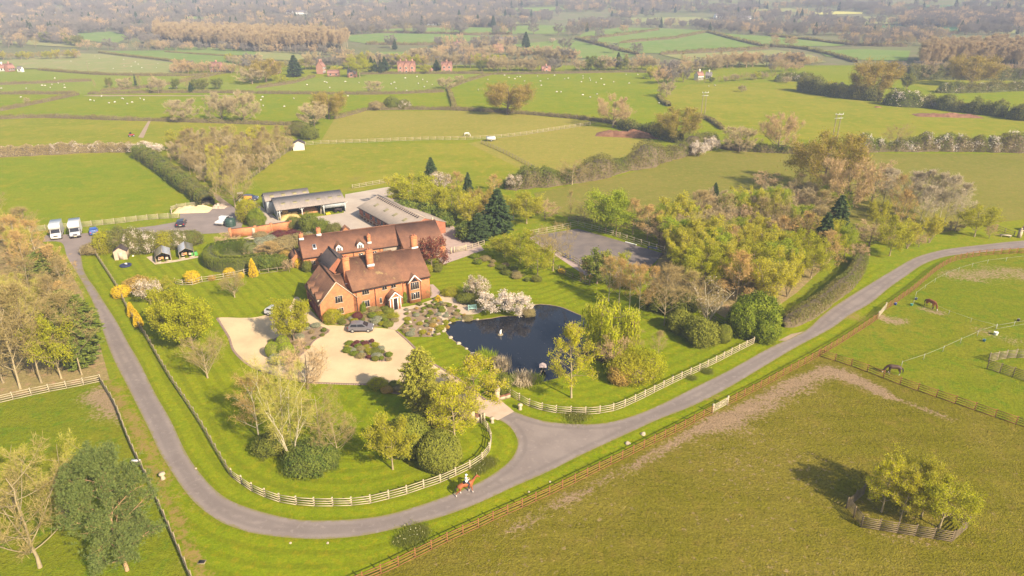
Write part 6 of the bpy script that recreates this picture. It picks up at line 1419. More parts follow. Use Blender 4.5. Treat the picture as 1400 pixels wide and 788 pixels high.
fence('white electric tape fence running across the horse paddock', ats([(1232, 502), (1260, 493), (1287, 482), (1317, 468), (1340, 458), (1361, 451)]), 1.0, 1, 4.6, m_tape, .06, .028, True, thin=.02, name='tape_fence'); fence('white electric tape fence from the bucket to the frame edge', ats([(1362, 450), (1385, 446), (1410, 442)]), .8, 2, 3.0, m_tape, .06, .03, True, thin=.02, name='tape_fence')
fence('white electric tape fence along the upper paddock edge', ats([(1248, 418), (1252, 404), (1275, 388), (1300, 375), (1340, 362), (1400, 355)]), .9, 1, 4.6, m_tape, .05, .025, True, thin=.02, name='tape_fence')
fence('thin tape fence from the chestnut horse to the white bucket', ats([(1272, 419), (1300, 432), (1330, 442), (1361, 450)]), .8, 1, 4.0, m_tape, .05, .025, True, thin=.02, name='tape_fence')
fence('dark railing behind the arena trees', [(777, 303), (800, 301), (810, 303)], 1.1, 3, 2.0, m_fgrey)
fence('rails leading to the lane pillar', [(1352, 310), (1372, 318), (1386, 323)], 1.1, 3, 2.0, m_fgrey)

# entrance: stone pillars, iron gate, staddle stones
def pillar(label, px, py, h, w=.6):
    o = thing('gate_pillar', label, 'pillar', at(px, py)); b = MB(); b.box(-w / 2, w / 2, -w / 2, w / 2, 0, h); b.build('shaft', m_stone, o); b = MB(); b.box(-w * .62, w * .62, -w * .62, w * .62, h + .003, h + .14); b.build('cap', m_stone, o)
    b = MB(); b.tube([(0, 0, h + .14), (0, 0, h + .22), (0, 0, h + .40), (0, 0, h + .55), (0, 0, h + .62)], [.12, .10, .22, .19, .02], 10); b.build('ball', m_stone, o, True)
pillar('honey stone gate pillar with ball finial at the driveway mouth, pond side', 680, 548, 1.7); pillar('honey stone gate pillar under the yellow maple', 646, 575, 1.6); pillar('stone pillar where the upper lane leaves the picture', 1393, 325, 1.6)
b = thing('letter_box', 'black letter box on a post beside the driveway', 'letter box', at(645, 564)); c = MB(); c.box(-.05, .05, -.05, .05, 0, 1.0); c.build('post', m_pipe, b); c = MB(); c.prism([(-.24, 1.0), (.24, 1.0), (.24, 1.35), (0, 1.48), (-.24, 1.35)], -.3, .3, 0, 'y'); c.build('box', m_pipe, b)
gate('pale slatted drive gate swung open beside the left pillar', (649, 567), (662, 576), 1.0, m_fpale, 4, 'drive_gate')
def staddle(label, px, py, s=1.0):
    o = thing('staddle_stone', label, 'staddle stone', at(px, py)); b = MB(); b.tube([(0, 0, 0), (0, 0, .55 * s)], [.24 * s, .14 * s], 8, cap=True); b.build('stem', m_stone, o, True); b = MB(); b.tube([(0, 0, .5 * s), (0, 0, .58 * s), (0, 0, .72 * s), (0, 0, .8 * s)], [.18 * s, .33 * s, .28 * s, .02], 12); b.build('cap', m_stone, o, True)
staddle('staddle stone on the verge at the pond side of the entrance', 711, 560, 1.1); staddle('staddle stone on the verge at the garden side of the entrance', 673, 578); staddle('lone staddle stone on the far verge of the lane', 223, 655, 1.1)
def rock(name, label, x, y, s, group=None, mat=None, z=0):
    bm = bmesh.new(); bmesh.ops.create_icosphere(bm, subdivisions=2, radius=s); sd = random.uniform(0, 99)
    for v in bm.verts: v.co *= 1 + .45 * mnoise.noise(v.co * (1.3 / s) + Vector((sd, 0, 0))); v.co.z *= .6
    me = bpy.data.meshes.new(name); bm.to_mesh(me); bm.free(); me.materials.append(mat or m_stone); o = link(name, me, None, (x, y, z + s * .25)); o.rotation_euler = (0, 0, random.uniform(0, 6)); return tag(o, label, 'stone', group)
rr = np.random.default_rng(9)
for p in scatter(ROCKERY, 1.5, rr, 500): rock('rockery_stone', 'pale boulder set among the rockery plants', p[0], p[1], rr.uniform(.15, .36), 'boulders of the rockery')
for i, k in enumerate(range(0, len(POND), 4)):
    p = POND[k]; px = W / 2 + F * p[0] / depth(np.array([*p, 0]))
    if px < 660: rock('pond_stone', 'pale stone on the rockery edge of the pond', p[0], p[1], rr.uniform(.2, .4), 'stones along the pond edge')
for i, (x, y, l) in enumerate([(397, 743, 'small pale stone on the lower verge, nearest the bend'), (448, 743, 'small pale stone on the lower verge below the corner fence'), (879, 594, 'big grey stone on the verge beside the brown fence'), (752, 659, 'tan stone lying in the fence shadow'), (723, 673, 'tan stone in the fence shadow lower down'), (858, 607, 'pale stone next to the big grey stone'), (268, 641, 'pale stone at the inner lane edge')]):
    p = at(x, y); rock('verge_stone', l, p[0], p[1], .32 if 'big' in l else .13)
# pond: fountain and duck house
o = thing('fountain', 'white bird like fountain on a green float in the pond', 'fountain', (*at(684, 458)[:2], .04)); b = MB(); b.tube([(0, 0, 0), (0, 0, .12)], [.45, .38], 12, cap=True); b.build('float', m_fgrey, o); b = MB(); b.tube([(0, 0, .12), (0, 0, .35), (.05, 0, .6), (.12, 0, .8), (.25, 0, .84)], [.12, .20, .14, .08, .03], 8); b.build('figure', m_white, o, True)
o = thing('duck_house', 'small duck house with a pale pyramid roof standing in the pond', 'duck house', (*at(742, 507)[:2], .04)); b = MB(); b.box(-.35, .35, -.35, .35, .25, .75); b.build('wall', m_dark, o)
b = MB(); b.add([(-.5, -.5, .75), (.5, -.5, .75), (.5, .5, .75), (-.5, .5, .75), (0, 0, 1.3)], [(0, 1, 4), (1, 2, 4), (2, 3, 4), (3, 0, 4)]); b.add([(-.5, -.5, .75), (.5, -.5, .75), (.5, .5, .75), (-.5, .5, .75)], [(3, 2, 1, 0)]); b.build('roof', M('pink roof', (.68, .50, .42), .8), o)
for s in (-1, 1):
    for t in (-1, 1): b = MB(); b.box(s * .28 - .05, s * .28 + .05, t * .28 - .05, t * .28 + .05, -.3, .25); b.build('leg', m_timber, o)
# verdigris bench on the patio
m_verd = M('verdigris paint', (.40, .62, .52), .7, .12, 3); o = thing('garden_bench', 'pale turquoise metal garden seat on the stone patio', 'bench', (*at(646, 425)[:2], .04), R(12)); b = MB()
for k in range(4): b.box(-.7, .7, -.24 + k * .13, -.15 + k * .13, .42, .46)
b.build('seat', m_verd, o); b = MB()
for k in range(4): b.box(-.7, .7, .26, .30, .52 + k * .11, .60 + k * .11)
b.build('backrest', m_verd, o)
for s in (-1, 1):
    for y in (-.22, .26): b = MB(); b.box(s * .66 - .04, s * .66 + .04, y - .04, y + .04, 0, .66 if y < 0 else .98); b.build('leg', m_verd, o)
    b = MB(); b.box(s * .66 - .045, s * .66 + .045, -.27, .29, .66, .71); b.build('armrest', m_verd, o)
# vegetable garden, trampoline, tank, heaps
for i in range(6):
    a, c = at(333 + i * 3, 327 + i * 2.1), at(352 + i * 3.2, 323.5 + i * 2.0); b = MB(); b.beam((*a[:2], .15), (*c[:2], .15), .28, .26); tag(b.build('sleeper_bed', m_stone), 'long pale timber edged bed in the walled garden', 'raised bed', 'pale raised beds of the walled garden')
o = thing('trampoline', 'dark blue round trampoline set low in the vegetable lawn', 'trampoline', at(172, 364)); b = MB(); b.tube([(0, 0, .0), (0, 0, .22)], 1.0, 20, cap=True); b.build('mat', M('navy mat', (.025, .03, .07), .7), o); b = MB(); th = np.linspace(0, 2 * PI, 25); b.tube(np.column_stack([np.cos(th) * 1.0, np.sin(th) * 1.0, 0 * th + .24]), .07, 6); b.build('rim', M('navy pad', (.035, .045, .12), .6), o)
o = thing('cushion', 'white cushion lying on the dark trampoline', 'cushion', (*at(172.5, 363.3)[:2], .3)); b = MB(); b.tube([(-.2, 0, 0), (-.1, 0, .1), (.15, 0, .1), (.25, 0, 0)], [.04, .16, .16, .03], 8); b.build('cushion', m_white, o, True)
rock('lawn_stone', 'small white stone on the vegetable lawn', *at(182, 350.5)[:2], .2, None, m_white)
o = thing('oil_tank', 'round dark green plastic oil tank at the yard edge', 'tank', at(315.5, 309)); b = MB(); b.tube([(0, 0, 0), (0, 0, 1.5), (0, 0, 1.75), (0, 0, 1.85)], [1.15, 1.15, .9, .25], 18, cap=True); b.build('body', M('dark green plastic', (.03, .06, .045), .4), o, False)
for z in (.4, .8, 1.2): b = MB(); th = np.linspace(0, 2 * PI, 19); b.tube(np.column_stack([np.cos(th) * 1.16, np.sin(th) * 1.16, 0 * th + z]), .05, 5); b.build('rib', M('dark green rib', (.05, .08, .065), .4), o)
b = MB(); b.tube([(0, 0, 1.85), (0, 0, 1.95)], .22, 10, cap=True); b.build('lid', m_pipe, o)
def heap_at(name, label, cat, px, py, w, d, h, mat, seed, rz=0):
    b = MB(); n = 25; xs = np.linspace(-1, 1, n); X, Y = np.meshgrid(xs, xs); k = np.clip(1 - X ** 2, 0, 1) * np.clip(1 - Y ** 2, 0, 1)
    nz = np.array([[mnoise.noise(Vector((x * 2.5, y * 2.5, seed))) + .6 * mnoise.noise(Vector((x * 7, y * 7, seed))) for x in xs] for y in xs]); zz = h * k ** .6 * np.clip(1 + .9 * nz, .1, 3)
    v = np.stack([X * w / 2, Y * d / 2, zz], -1).reshape(-1, 3); i = np.arange(n - 1)[:, None] * n; j = np.arange(n - 1)[None]
    b.add(v, np.stack([i + j, i + j + 1, i + n + j + 1, i + n + j], -1).reshape(-1, 4)); o = b.build(name, mat, None, True); o.location = at(px, py); o.rotation_euler = (0, 0, R(rz)); return tag(o, label, cat)
m_sand = M('yellow sand', (.62, .46, .25), .95, .15, 1); m_muck = M('brown muck', (.13, .055, .030), .95, .5, .6, col2=(.24, .12, .065), fine=3); m_rub = M('pale rubble', (.50, .38, .28), .95, .35, 1.5)
heap_at('sand_heap', 'broad heap of yellow sand in the timber edged bay', 'heap', 264, 288, 8.5, 4.4, .9, m_sand, 1, 6); heap_at('rubble_heap', 'small heap of pale rubble beside the sand', 'heap', 300, 284, 3.2, 2.2, .8, m_rub, 2)
heap_at('muck_heap', 'long dark brown muck heap at the hedge of the upper pasture', 'heap', 862, 186, 25, 7, 1.6, m_muck, 3, -12); heap_at('muck_heap', 'red brown spread muck heap in the yellow pasture', 'heap', 1295, 159, 26, 7, .9, m_muck, 4, -9); heap_at('muck_heap', 'small brown muck patch beside the dark hedge', 'heap', 1200, 147, 3, 2, .4, m_muck, 5)
o = thing('water_trough', 'dark water trough with a white lid on the paddock fence', 'trough', at(186, 636)); b = MB(); b.box(-.5, .5, -.3, .3, 0, .5); b.build('body', m_pipe, o); b = MB(); b.box(-.5, .5, 0, .3, .503, .56); b.build('lid', m_white, o)
o = thing('drain_cover', 'small grey drain cover in the verge corner', 'drain', at(276, 769)); b = MB(); b.box(-.35, .35, -.25, .25, 0, .05); b.build('frame', m_fgrey, o); b = MB(); b.box(-.28, .28, -.18, .18, .051, .06); b.build('grate', m_dark, o)
for x, y, l, c in [(1361, 458, 'white round bucket at the meeting of the tapes', (.8, .76, .7)), (1252, 410, 'dark blue bucket beside the chestnut horse', (.03, .04, .10)), (1345, 467, 'dark teal bucket on the paddock turf', (.02, .09, .12)), (1392, 439, 'dark feed tub at the edge of the upper paddock', (.05, .035, .03)), (1224, 417, 'blue bucket against the brown fence', (.03, .06, .25)), (1246, 418, 'green bucket by the tape post', (.05, .25, .18))]:
    o = thing('bucket', l, 'bucket', at(x, y)); k = 1.15 if 'white' in l else .8; b = MB(); b.tube([(0, 0, 0), (0, 0, .42 * k)], [.22 * k, .30 * k], 10, cap=True); b.build('tub', M(l.split()[0] + l.split()[1] + ' plastic', c, .5), o); b = MB(); th = np.linspace(0, PI, 9); b.tube(np.column_stack([np.cos(th) * .3 * k, 0 * th, .42 * k + np.sin(th) * .14 * k]), .015, 4); b.build('handle', m_steel, o)
def jump(label, px, py, w, rz, c, h=.9):
    o = thing('show_jump', label, 'show jump', at(px, py), R(rz)); m = M(label[:12] + ' paint', c, .6)
    for s in (-1, 1): b = MB(); b.box(s * w / 2 - .05, s * w / 2 + .05, -.05, .05, 0, h); b.box(s * w / 2 - .06, s * w / 2 + .06, -.3, .3, 0, .08); b.build('stand', m, o)
    for k in range(2): b = MB(); b.tube([(-w / 2, -.08, h * (.45 + .4 * k)), (w / 2, -.08, h * (.45 + .4 * k))], .05, 8, cap=True); b.build('pole', m, o)
jump('blue show jump wings stacked at the near arena fence', 776, 353, 1.4, -50, (.03, .06, .30)); jump('dark blue show jump at the far arena corner', 892, 341, 1.8, -20, (.03, .05, .22), .6)
o = thing('white_poles', 'white jump pole lying along the arena fence', 'jump pole', at(862, 333)); b = MB(); p, q = at(855, 331.5) - at(862, 333), at(870, 335.5) - at(862, 333); b.tube([(p[0], p[1], .1), (q[0], q[1], .1)], .12, 8, cap=True); b.build('pole', m_white, o)
o = thing('feed_bin', 'yellow ended bin on the arena path', 'bin', at(799, 366)); b = MB(); b.box(-.3, .3, -.25, .25, 0, .8); b.build('body', M('yellow bin', (.6, .42, .03), .5), o); b = MB(); b.box(-.33, .33, -.28, .28, .803, .87); b.build('lid', m_pipe, o)
o = thing('log_bench', 'flat pale timber slab on the grass near the lane pillar', 'bench', at(1374, 324), R(-20)); b = MB(); b.box(-1.1, 1.1, -.35, .35, .35, .45); b.build('slab', m_stone, o)
for s in (-1, 1): b = MB(); b.box(s * .8 - .12, s * .8 + .12, -.3, .3, 0, .349); b.build('leg', m_timber, o)
# electricity poles
def hpole(label, px, py, h, gap=1.6):
    o = thing('power_pole', label, 'power pole', at(px, py), .2)
    for s in (-1, 1): b = MB(); b.tube([(s * gap / 2, 0, 0), (s * gap / 2, 0, h)], [.17, .12], 8, cap=True); b.build('pole', m_fgrey, o)
    for z in (h - .3, h - 1.5): b = MB(); b.beam((-gap * .95, -.18, z), (gap * .95, -.18, z), .12, .14); b.build('crossarm', m_steel, o)
    for s in (-1, 0, 1): b = MB(); b.tube([(s * gap * .85, -.18, h - .2), (s * gap * .85, -.18, h + .15)], .06, 6, cap=True); b.build('insulator', m_white, o)
hpole('twin pole power line support on the yellow pasture', 961, 156, 9); hpole('twin pole power line support behind the bronze oak', 1138, 206, 12)
o = thing('power_pole', 'single thin pole rising on the far sheep slope', 'power pole', at(122, 101)); b = MB(); b.tube([(0, 0, 0), (0, 0, 7)], [.14, .1], 6); b.build('pole', m_fgrey, o); b = MB(); b.beam((-.7, 0, 6.7), (.7, 0, 6.7), .1, .1); b.build('crossarm', m_fgrey, o)

# ---------------------------------------------------------------- vehicles
m_tyre = M('tyre rubber', (.022, .021, .02), .9); m_rim = M('alloy rim', (.5, .5, .5), .35, .05, 3, metal=.6); m_lampr = M('red lamp glass', (.45, .02, .02), .3); m_lampw = M('clear lamp glass', (.7, .7, .7), .2); m_plate = M('pale number plate', (.7, .65, .35), .6)
def paint(n, c): return M(n, c, .28, .05, 1, metal=.15, spec=.6)
def wheels(o, xs, y, r, w=.2):
    b = MB(); b.tube([(0, -w / 2, 0), (0, w / 2, 0)], r, 16, cap=True); tm = b.mesh('tyre', m_tyre); b = MB(); b.tube([(0, -w / 2 - .012, 0), (0, w / 2 + .012, 0)], r * .6, 10, cap=True); rm = b.mesh('rim', m_rim)
    for x in xs:
        for s in (-1, 1): k = link('wheel', tm, o, (x, s * y, r)); link('rim', rm, k)
def hatch(label, px, py, rz, mat, L=3.9, wd=1.7, hh=1.48, group=None):
    o = thing('parked_car', label, 'car', (*at(px, py)[:2], .03), R(rz)); s = L / 3.9; hw = wd / 2
    low = [(-1.90, .28), (-1.95, .55), (-1.90, .92), (-1.2, .98), (.75, .95), (1.55, .84), (1.88, .68), (1.95, .45), (1.88, .25)]
    cab = [(-1.88, .93), (-1.72, 1.20), (-1.45, 1.40), (-1.15, hh - .02), (-.55, hh), (-.05, hh - .01), (.38, 1.36), (1.18, .93)]
    bm = bmesh.new()
    def ex(prof, h0, h1, zt):
        vs = []
        for sg in (-1, 1):
            vs.append([bm.verts.new((x * s, sg * (h0 + (h1 - h0) * max(0, (z - .93)) / max(.01, zt - .93)), z)) for x, z in prof])
        n = len(prof)
        for i in range(n): bm.faces.new((vs[0][i], vs[0][(i + 1) % n], vs[1][(i + 1) % n], vs[1][i]))
        bm.faces.new(vs[0][::-1]); bm.faces.new(vs[1])
    ex(low, hw, hw, 2.0); bmesh.ops.bevel(bm, geom=[e for e in bm.edges if abs(e.verts[0].co.y) > .1 and e.verts[0].co.y * e.verts[1].co.y > 0], offset=.07, segments=2, affect='EDGES')
    ex(cab, hw - .06, hw - .24, hh); bmesh.ops.bevel(bm, geom=[e for e in bm.edges if e.verts[0].co.z > 1.1 and e.verts[1].co.z > 1.1 and e.verts[0].co.y * e.verts[1].co.y > 0], offset=.06, segments=2, affect='EDGES'); bmesh.ops.recalc_face_normals(bm, faces=bm.faces); me = bpy.data.meshes.new('body'); bm.to_mesh(me); bm.free(); me.materials.append(mat); link('body', me, o)
    for sg in (-1, 1):
        for x0, x1, x2, x3 in ((-1.40, -.52, -1.55, -.50), (-.44, .30, -.42, .82)):
            b = MB(); yb, yt = hw - .06 + .008, hw - .20 + .008; v = [(x2 * s, sg * yb, .99), (x3 * s, sg * yb, .99), (x1 * s, sg * yt, 1.36), (x0 * s, sg * yt, 1.36)]; b.add(v, [(0, 1, 2, 3)]); b.build('side_window', m_glass, o)
    for q, nm in ((((1.10, .98), (.42, 1.35)), 'windscreen'), (((-1.845, 1.0), (-1.57, 1.345)), 'rear_window')):
        (xa, za), (xb, zb) = q; dx = .012 if xa > 0 else -.012; b = MB(); b.add([(xa * s + dx, -(hw - .13), za), (xa * s + dx, hw - .13, za), (xb * s + dx, hw - .27, zb + .008), (xb * s + dx, -(hw - .27), zb + .008)], [(0, 1, 2, 3)]); b.build(nm, m_glass, o)
    for sg in (-1, 1):
        b = MB(); b.box(-1.955 * s, -1.90 * s, sg * (hw - .32), sg * (hw - .06), .66, .90); b.build('tail_light', m_lampr, o); b = MB(); b.box(1.82 * s, 1.93 * s, sg * (hw - .38), sg * (hw - .08), .58, .72); b.build('headlight', m_lampw, o)
    b = MB(); b.box(-1.98 * s, -1.955 * s, -.26, .26, .5, .62); b.build('number_plate', m_plate, o); b = MB(); b.box(-1.9 * s, 1.9 * s, -hw - .012, hw + .012, .26, .40); b.build('sill', m_pipe, o)
    wheels(o, (-1.22 * s, 1.22 * s), hw - .09, .31); return o
hatch('dark grey hatchback parked on the gravel before the house bed', 494, 452, 3, paint('grey metallic', (.16, .15, .16)), 3.9)
hatch('silver car behind the acer beside the garage', 381, 431, -18, paint('silver metallic', (.52, .52, .53)), 4.3, 1.8, 1.55)
hatch('blue hatchback parked beside the horseboxes', 129, 319.5, 122, paint('blue metallic', (.03, .09, .33)), 3.8)
hatch('black saloon in the yard beyond the shrub row', 248.5, 308, 108, paint('black metallic', (.035, .033, .045)), 4.4, 1.8, 1.42)
def horsebox(label, px, py, rz, cabm, boxm):
    o = thing('horsebox_lorry', label, 'horsebox', (*at(px, py)[:2], .03), R(rz)); L, hw = 5.6, 1.05
    b = MB(); b.prism([(-L / 2, .55), (.9, .55), (.9, 2.05), (1.75, 2.1), (1.75, 2.95), (1.5, 3.05), (-L / 2, 3.05)], -hw, hw, 0, 'y'); b.build('box_body', boxm, o)
    b = MB(); b.prism([(.92, .4), (2.75, .4), (2.8, .75), (2.70, 1.12), (1.95, 1.28), (1.48, 2.03), (.92, 2.03)], -.95, .95, 0, 'y'); b.build('cab', cabm, o)
    b = MB(); b.add([(1.97, -.86, 1.31), (1.97, .86, 1.31), (1.53, .80, 1.98), (1.53, -.80, 1.98)], [(0, 1, 2, 3)]); b.build('windscreen', m_glass, o)
    for s in (-1, 1):
        b = MB(); b.add([(1.02, s * .958, 1.3), (1.85, s * .958, 1.3), (1.45, s * .958, 1.93), (1.02, s * .958, 1.93)], [(0, 1, 2, 3)]); b.build('side_window', m_glass, o); b = MB(); b.box(2.70, 2.79, s * .62 - .2, s * .62 + .2, .85, 1.05); b.build('headlight', m_lampw, o); b = MB(); b.box(1.7, 1.82, s * 1.05 - .1, s * 1.05 + .1, 1.35, 1.65); b.build('mirror', m_pipe, o)
    b = MB(); b.box(2.76, 2.83, -.40, .40, .80, 1.02); b.build('grille', m_pipe, o); b = MB(); b.box(2.78, 2.86, -.9, .9, .38, .62); b.build('bumper', cabm if 'white' in label else m_pipe, o); b = MB(); b.box(2.861, 2.87, -.26, .26, .46, .57); b.build('number_plate', m_plate, o)
    b = MB(); b.box(-L / 2 + .1, .9, -.7, .7, .40, .55); b.build('chassis', m_pipe, o); wheels(o, (-1.6, 1.95), .88, .36, .24)
pw = paint('white lorry paint', (.62, .60, .57)); horsebox('white horsebox lorry parked at the end of the yard', 79.5, 323.5, -64, pw, pw); horsebox('silver grey horsebox lorry with a pale roofed box', 105, 321.5, -63, paint('silver lorry paint', (.42, .42, .44)), M('off white box', (.70, .66, .60), .5, .06, 1))
o = thing('pickup_truck', 'white pickup partly hidden behind the green tank', 'pickup', (*at(307, 305.5)[:2], .03), R(80)); b = MB(); b.prism([(-2.3, .45), (2.3, .45), (2.35, .9), (1.2, 1.05), (.7, 1.65), (-.5, 1.65), (-.6, 1.0), (-2.3, 1.0)], -.85, .85, 0, 'y'); b.build('body', pw, o)
for s in (-1, 1): b = MB(); b.add([(-.4, s * .857, 1.08), (1.05, s * .857, 1.08), (.66, s * .857, 1.55), (-.4, s * .857, 1.55)], [(0, 1, 2, 3)]); b.build('side_window', m_glass, o)
wheels(o, (-1.4, 1.45), .76, .36)
o = thing('tractor', 'orange tractor half hidden behind the pale tree by the barn', 'tractor', at(334, 276), R(20)); b = MB(); b.prism([(-.4, .6), (1.9, .6), (1.9, 1.3), (.2, 1.45), (-.4, 1.2)], -.35, .35, 0, 'y'); b.build('bonnet', M('orange paint', (.62, .27, .04), .5), o); b = MB(); b.prism([(-1.3, 1.0), (.1, 1.1), (-.05, 2.3), (-1.2, 2.3)], -.6, .6, 0, 'y'); b.build('cab', m_glass, o); b = MB(); b.box(-1.3, .05, -.65, .65, 2.303, 2.4); b.build('roof', m_white, o); wheels(o, (-.8,), .75, .75, .4); wheels(o, (1.5,), .6, .45, .25)
hatch('dark car parked behind the orange tractor by the barn', 342, 274, 10, paint('dark blue paint', (.06, .07, .12)), 4.2)
o = thing('farm_quad', 'small red and black quad at the thorn hedge of the yellow pasture', 'quad bike', at(180, 187), R(40)); b = MB(); b.prism([(-.9, .5), (.9, .45), (1.0, .8), (-.8, .95)], -.4, .4, 0, 'y'); b.build('body', M('red paint', (.35, .04, .03), .5), o); b = MB(); b.box(-.5, .1, -.25, .25, .951, 1.5); b.build('seat', m_dark, o); wheels(o, (-.62, .62), .5, .34, .26)
o = thing('livestock_trailer', 'small white trailer on the fence of the tan pasture', 'trailer', at(671, 193), R(15)); b = MB(); b.box(-1.5, 1.5, -.8, .8, .45, 1.5); b.build('box', pw, o); b = MB(); b.beam((1.5, 0, .5), (2.5, 0, .45), .1, .1); b.build('drawbar', m_pipe, o); wheels(o, (0,), .85, .32)
hatch('white car by the stone pillar at the lane end', 1412, 316, 10, pw, 4.2)

# ---------------------------------------------------------------- horses, rider and sheep
def skin(name, chains, mats, parent=None, sub=2, matfn=None):
    """one smooth body grown round a jointed skeleton; chains share joints by name"""
    idx = {}; V = []; Rr = []; E = []
    for ch in chains:
        prev = None
        for j in ch:
            nm, p, r = j if len(j) == 3 else (j[0], None, None)
            if nm not in idx: idx[nm] = len(V); V.append(p); Rr.append(r)
            if prev is not None and prev != idx[nm]: E.append((prev, idx[nm]))
            prev = idx[nm]
    me = bpy.data.meshes.new('tmp'); me.from_pydata(V, E, []); ob = bpy.data.objects.new('tmp', me); COL.objects.link(ob)
    ob.modifiers.new('s', 'SKIN')
    for i, sv in enumerate(me.skin_vertices[0].data):
        r = Rr[i]; sv.radius = r if isinstance(r, tuple) else (r, r); sv.use_root = (i == 0)
    m = ob.modifiers.new('u', 'SUBSURF'); m.levels = sub; m.render_levels = sub
    dg = bpy.context.evaluated_depsgraph_get(); dg.update(); out = bpy.data.meshes.new_from_object(ob.evaluated_get(dg)); out.name = name
    bpy.data.objects.remove(ob); bpy.data.meshes.remove(me); out.materials.clear()
    for q in mats: out.materials.append(q)
    for f in out.polygons:
        f.use_smooth = True
        if matfn: f.material_index = matfn(f.center)
    return out
def horse_mesh(walk, graze, mats, mf):
    fr = [(.10, -.10), (-.22, .16)] if walk else [(.04, -.02), (-.06, .05)]
    ch = [[('mid', (0, 0, 1.20), (.27, .33)), ('chest', (.48, 0, 1.20), (.25, .32)), ('wither', (.68, 0, 1.34), (.19, .24))], [('mid',), ('loin', (-.40, 0, 1.24), (.25, .29)), ('rump', (-.74, 0, 1.22), (.25, .29)), ('dock', (-.98, 0, 1.16), (.12, .15))]]
    if graze: ch.append([('wither',), ('nk1', (.95, 0, 1.12), (.13, .18)), ('nk2', (1.18, 0, .72), (.10, .13)), ('poll', (1.32, 0, .42), (.10, .12)), ('nose', (1.42, 0, .16), (.065, .075)), ('lip', (1.43, 0, .07), (.05, .05))])
    else: ch.append([('wither',), ('nk1', (.90, 0, 1.58), (.13, .19)), ('nk2', (1.12, 0, 1.86), (.10, .14)), ('poll', (1.28, 0, 2.00), (.10, .12)), ('nose', (1.52, 0, 1.78), (.07, .08)), ('lip', (1.62, 0, 1.68), (.055, .06))])
    for s in (-1, 1):
        k = 0 if s < 0 else 1; f = fr[0][k]; hd = fr[1][k]; t = 'LR'[k]
        ch.append([('chest',), ('sh' + t, (.55, s * .17, 1.00), (.12, .15)), ('kn' + t, (.57 + f * .8, s * .17, .58), .065), ('ft' + t, (.56 + f * 1.6, s * .17, .16), .048), ('hf' + t, (.60 + f * 1.8, s * .17, .04), .062)])
        ch.append([('rump',), ('hp' + t, (-.70, s * .18, .98), (.15, .19)), ('st' + t, (-.56 + hd * .3, s * .18, .76), .11), ('hk' + t, (-.84 + hd, s * .17, .50), .062), ('fb' + t, (-.80 + hd * 1.5, s * .17, .15), .048), ('hh' + t, (-.75 + hd * 1.6, s * .17, .04), .062)])
        p = (1.27, s * .06, 2.12) if not graze else (1.24, s * .06, .46); ch.append([('poll',), ('er' + t, p, .025)])
    return skin('horse', ch, mats, matfn=mf)
def mkhorse(label, px, py, rz, c, walk, graze, sock, z=0.0, blaze=False, scale=1.0):
    body = M(label[:16] + ' coat', c, .6, .2, 2); pale = M('pale sock', (.66, .58, .5), .8); blk = M('black points', (.03, .022, .018), .7)
    def mf(p):
        if p[2] < .07 and abs(p[0]) < 1.2: return 2
        if p[2] < .30 and sock and p[0] < 1.1: return 1
        if p[2] < .42 and p[0] < 1.1: return 2 if not sock else 0
        if blaze and graze and p[0] > 1.34 and p[2] < .40: return 1
        return 0
    o = thing('horse', label, 'horse', (*at(px, py)[:2], z), R(rz)); o.scale = (scale,) * 3; link('body', horse_mesh(walk, graze, [body, pale, blk], mf), o)
    b = MB(); t = np.linspace(0, 1, 7); b.tube(np.column_stack([-1.0 - .14 * np.sin(t * 2.2), 0 * t, 1.18 - t * .80]), [.05, .07, .085, .085, .07, .05, .01], 7); b.build('tail', blk, o, True)
    b = MB(); q = [(.66, 1.55), (.86, 1.78), (1.06, 2.0), (1.24, 2.13)] if not graze else [(.74, 1.52), (1.04, 1.26), (1.28, .82), (1.40, .52)]; b.tube([(x, .0, zz) for x, zz in q], [.03, .05, .05, .03], 6); b.build('mane', blk if not blaze else body, o, True)
    return o
hz = .03
hp = at(637, 675)
hr = mkhorse('chestnut riding horse walking along the lane with a rider', 637, 675, 22, (.31, .088, .026), True, False, True, hz, scale=1.0)
b = MB(); b.prism([(-.28, 1.50), (.30, 1.50), (.34, 1.57), (.1, 1.54), (-.22, 1.60), (-.3, 1.58)], -.22, .22, 0, 'y'); b.build('saddle', m_dark, hr)
b = MB(); b.tube([(1.42, -.08, 1.88), (.75, -.16, 1.78), (.42, -.05, 1.98)], .012, 4); b.tube([(1.42, .08, 1.88), (.75, .16, 1.78), (.42, .05, 1.98)], .012, 4); b.tube([(1.40, -.1, 1.90), (1.47, 0, 1.97), (1.40, .1, 1.90)], .016, 4); b.build('bridle', m_dark, hr)
m_shirt = M('white shirt', (.80, .78, .76), .8, .05, 3); m_skin = M('skin', (.55, .34, .23), .6, .05, 3); m_jod = M('navy breeches', (.03, .035, .05), .8, .1, 3)
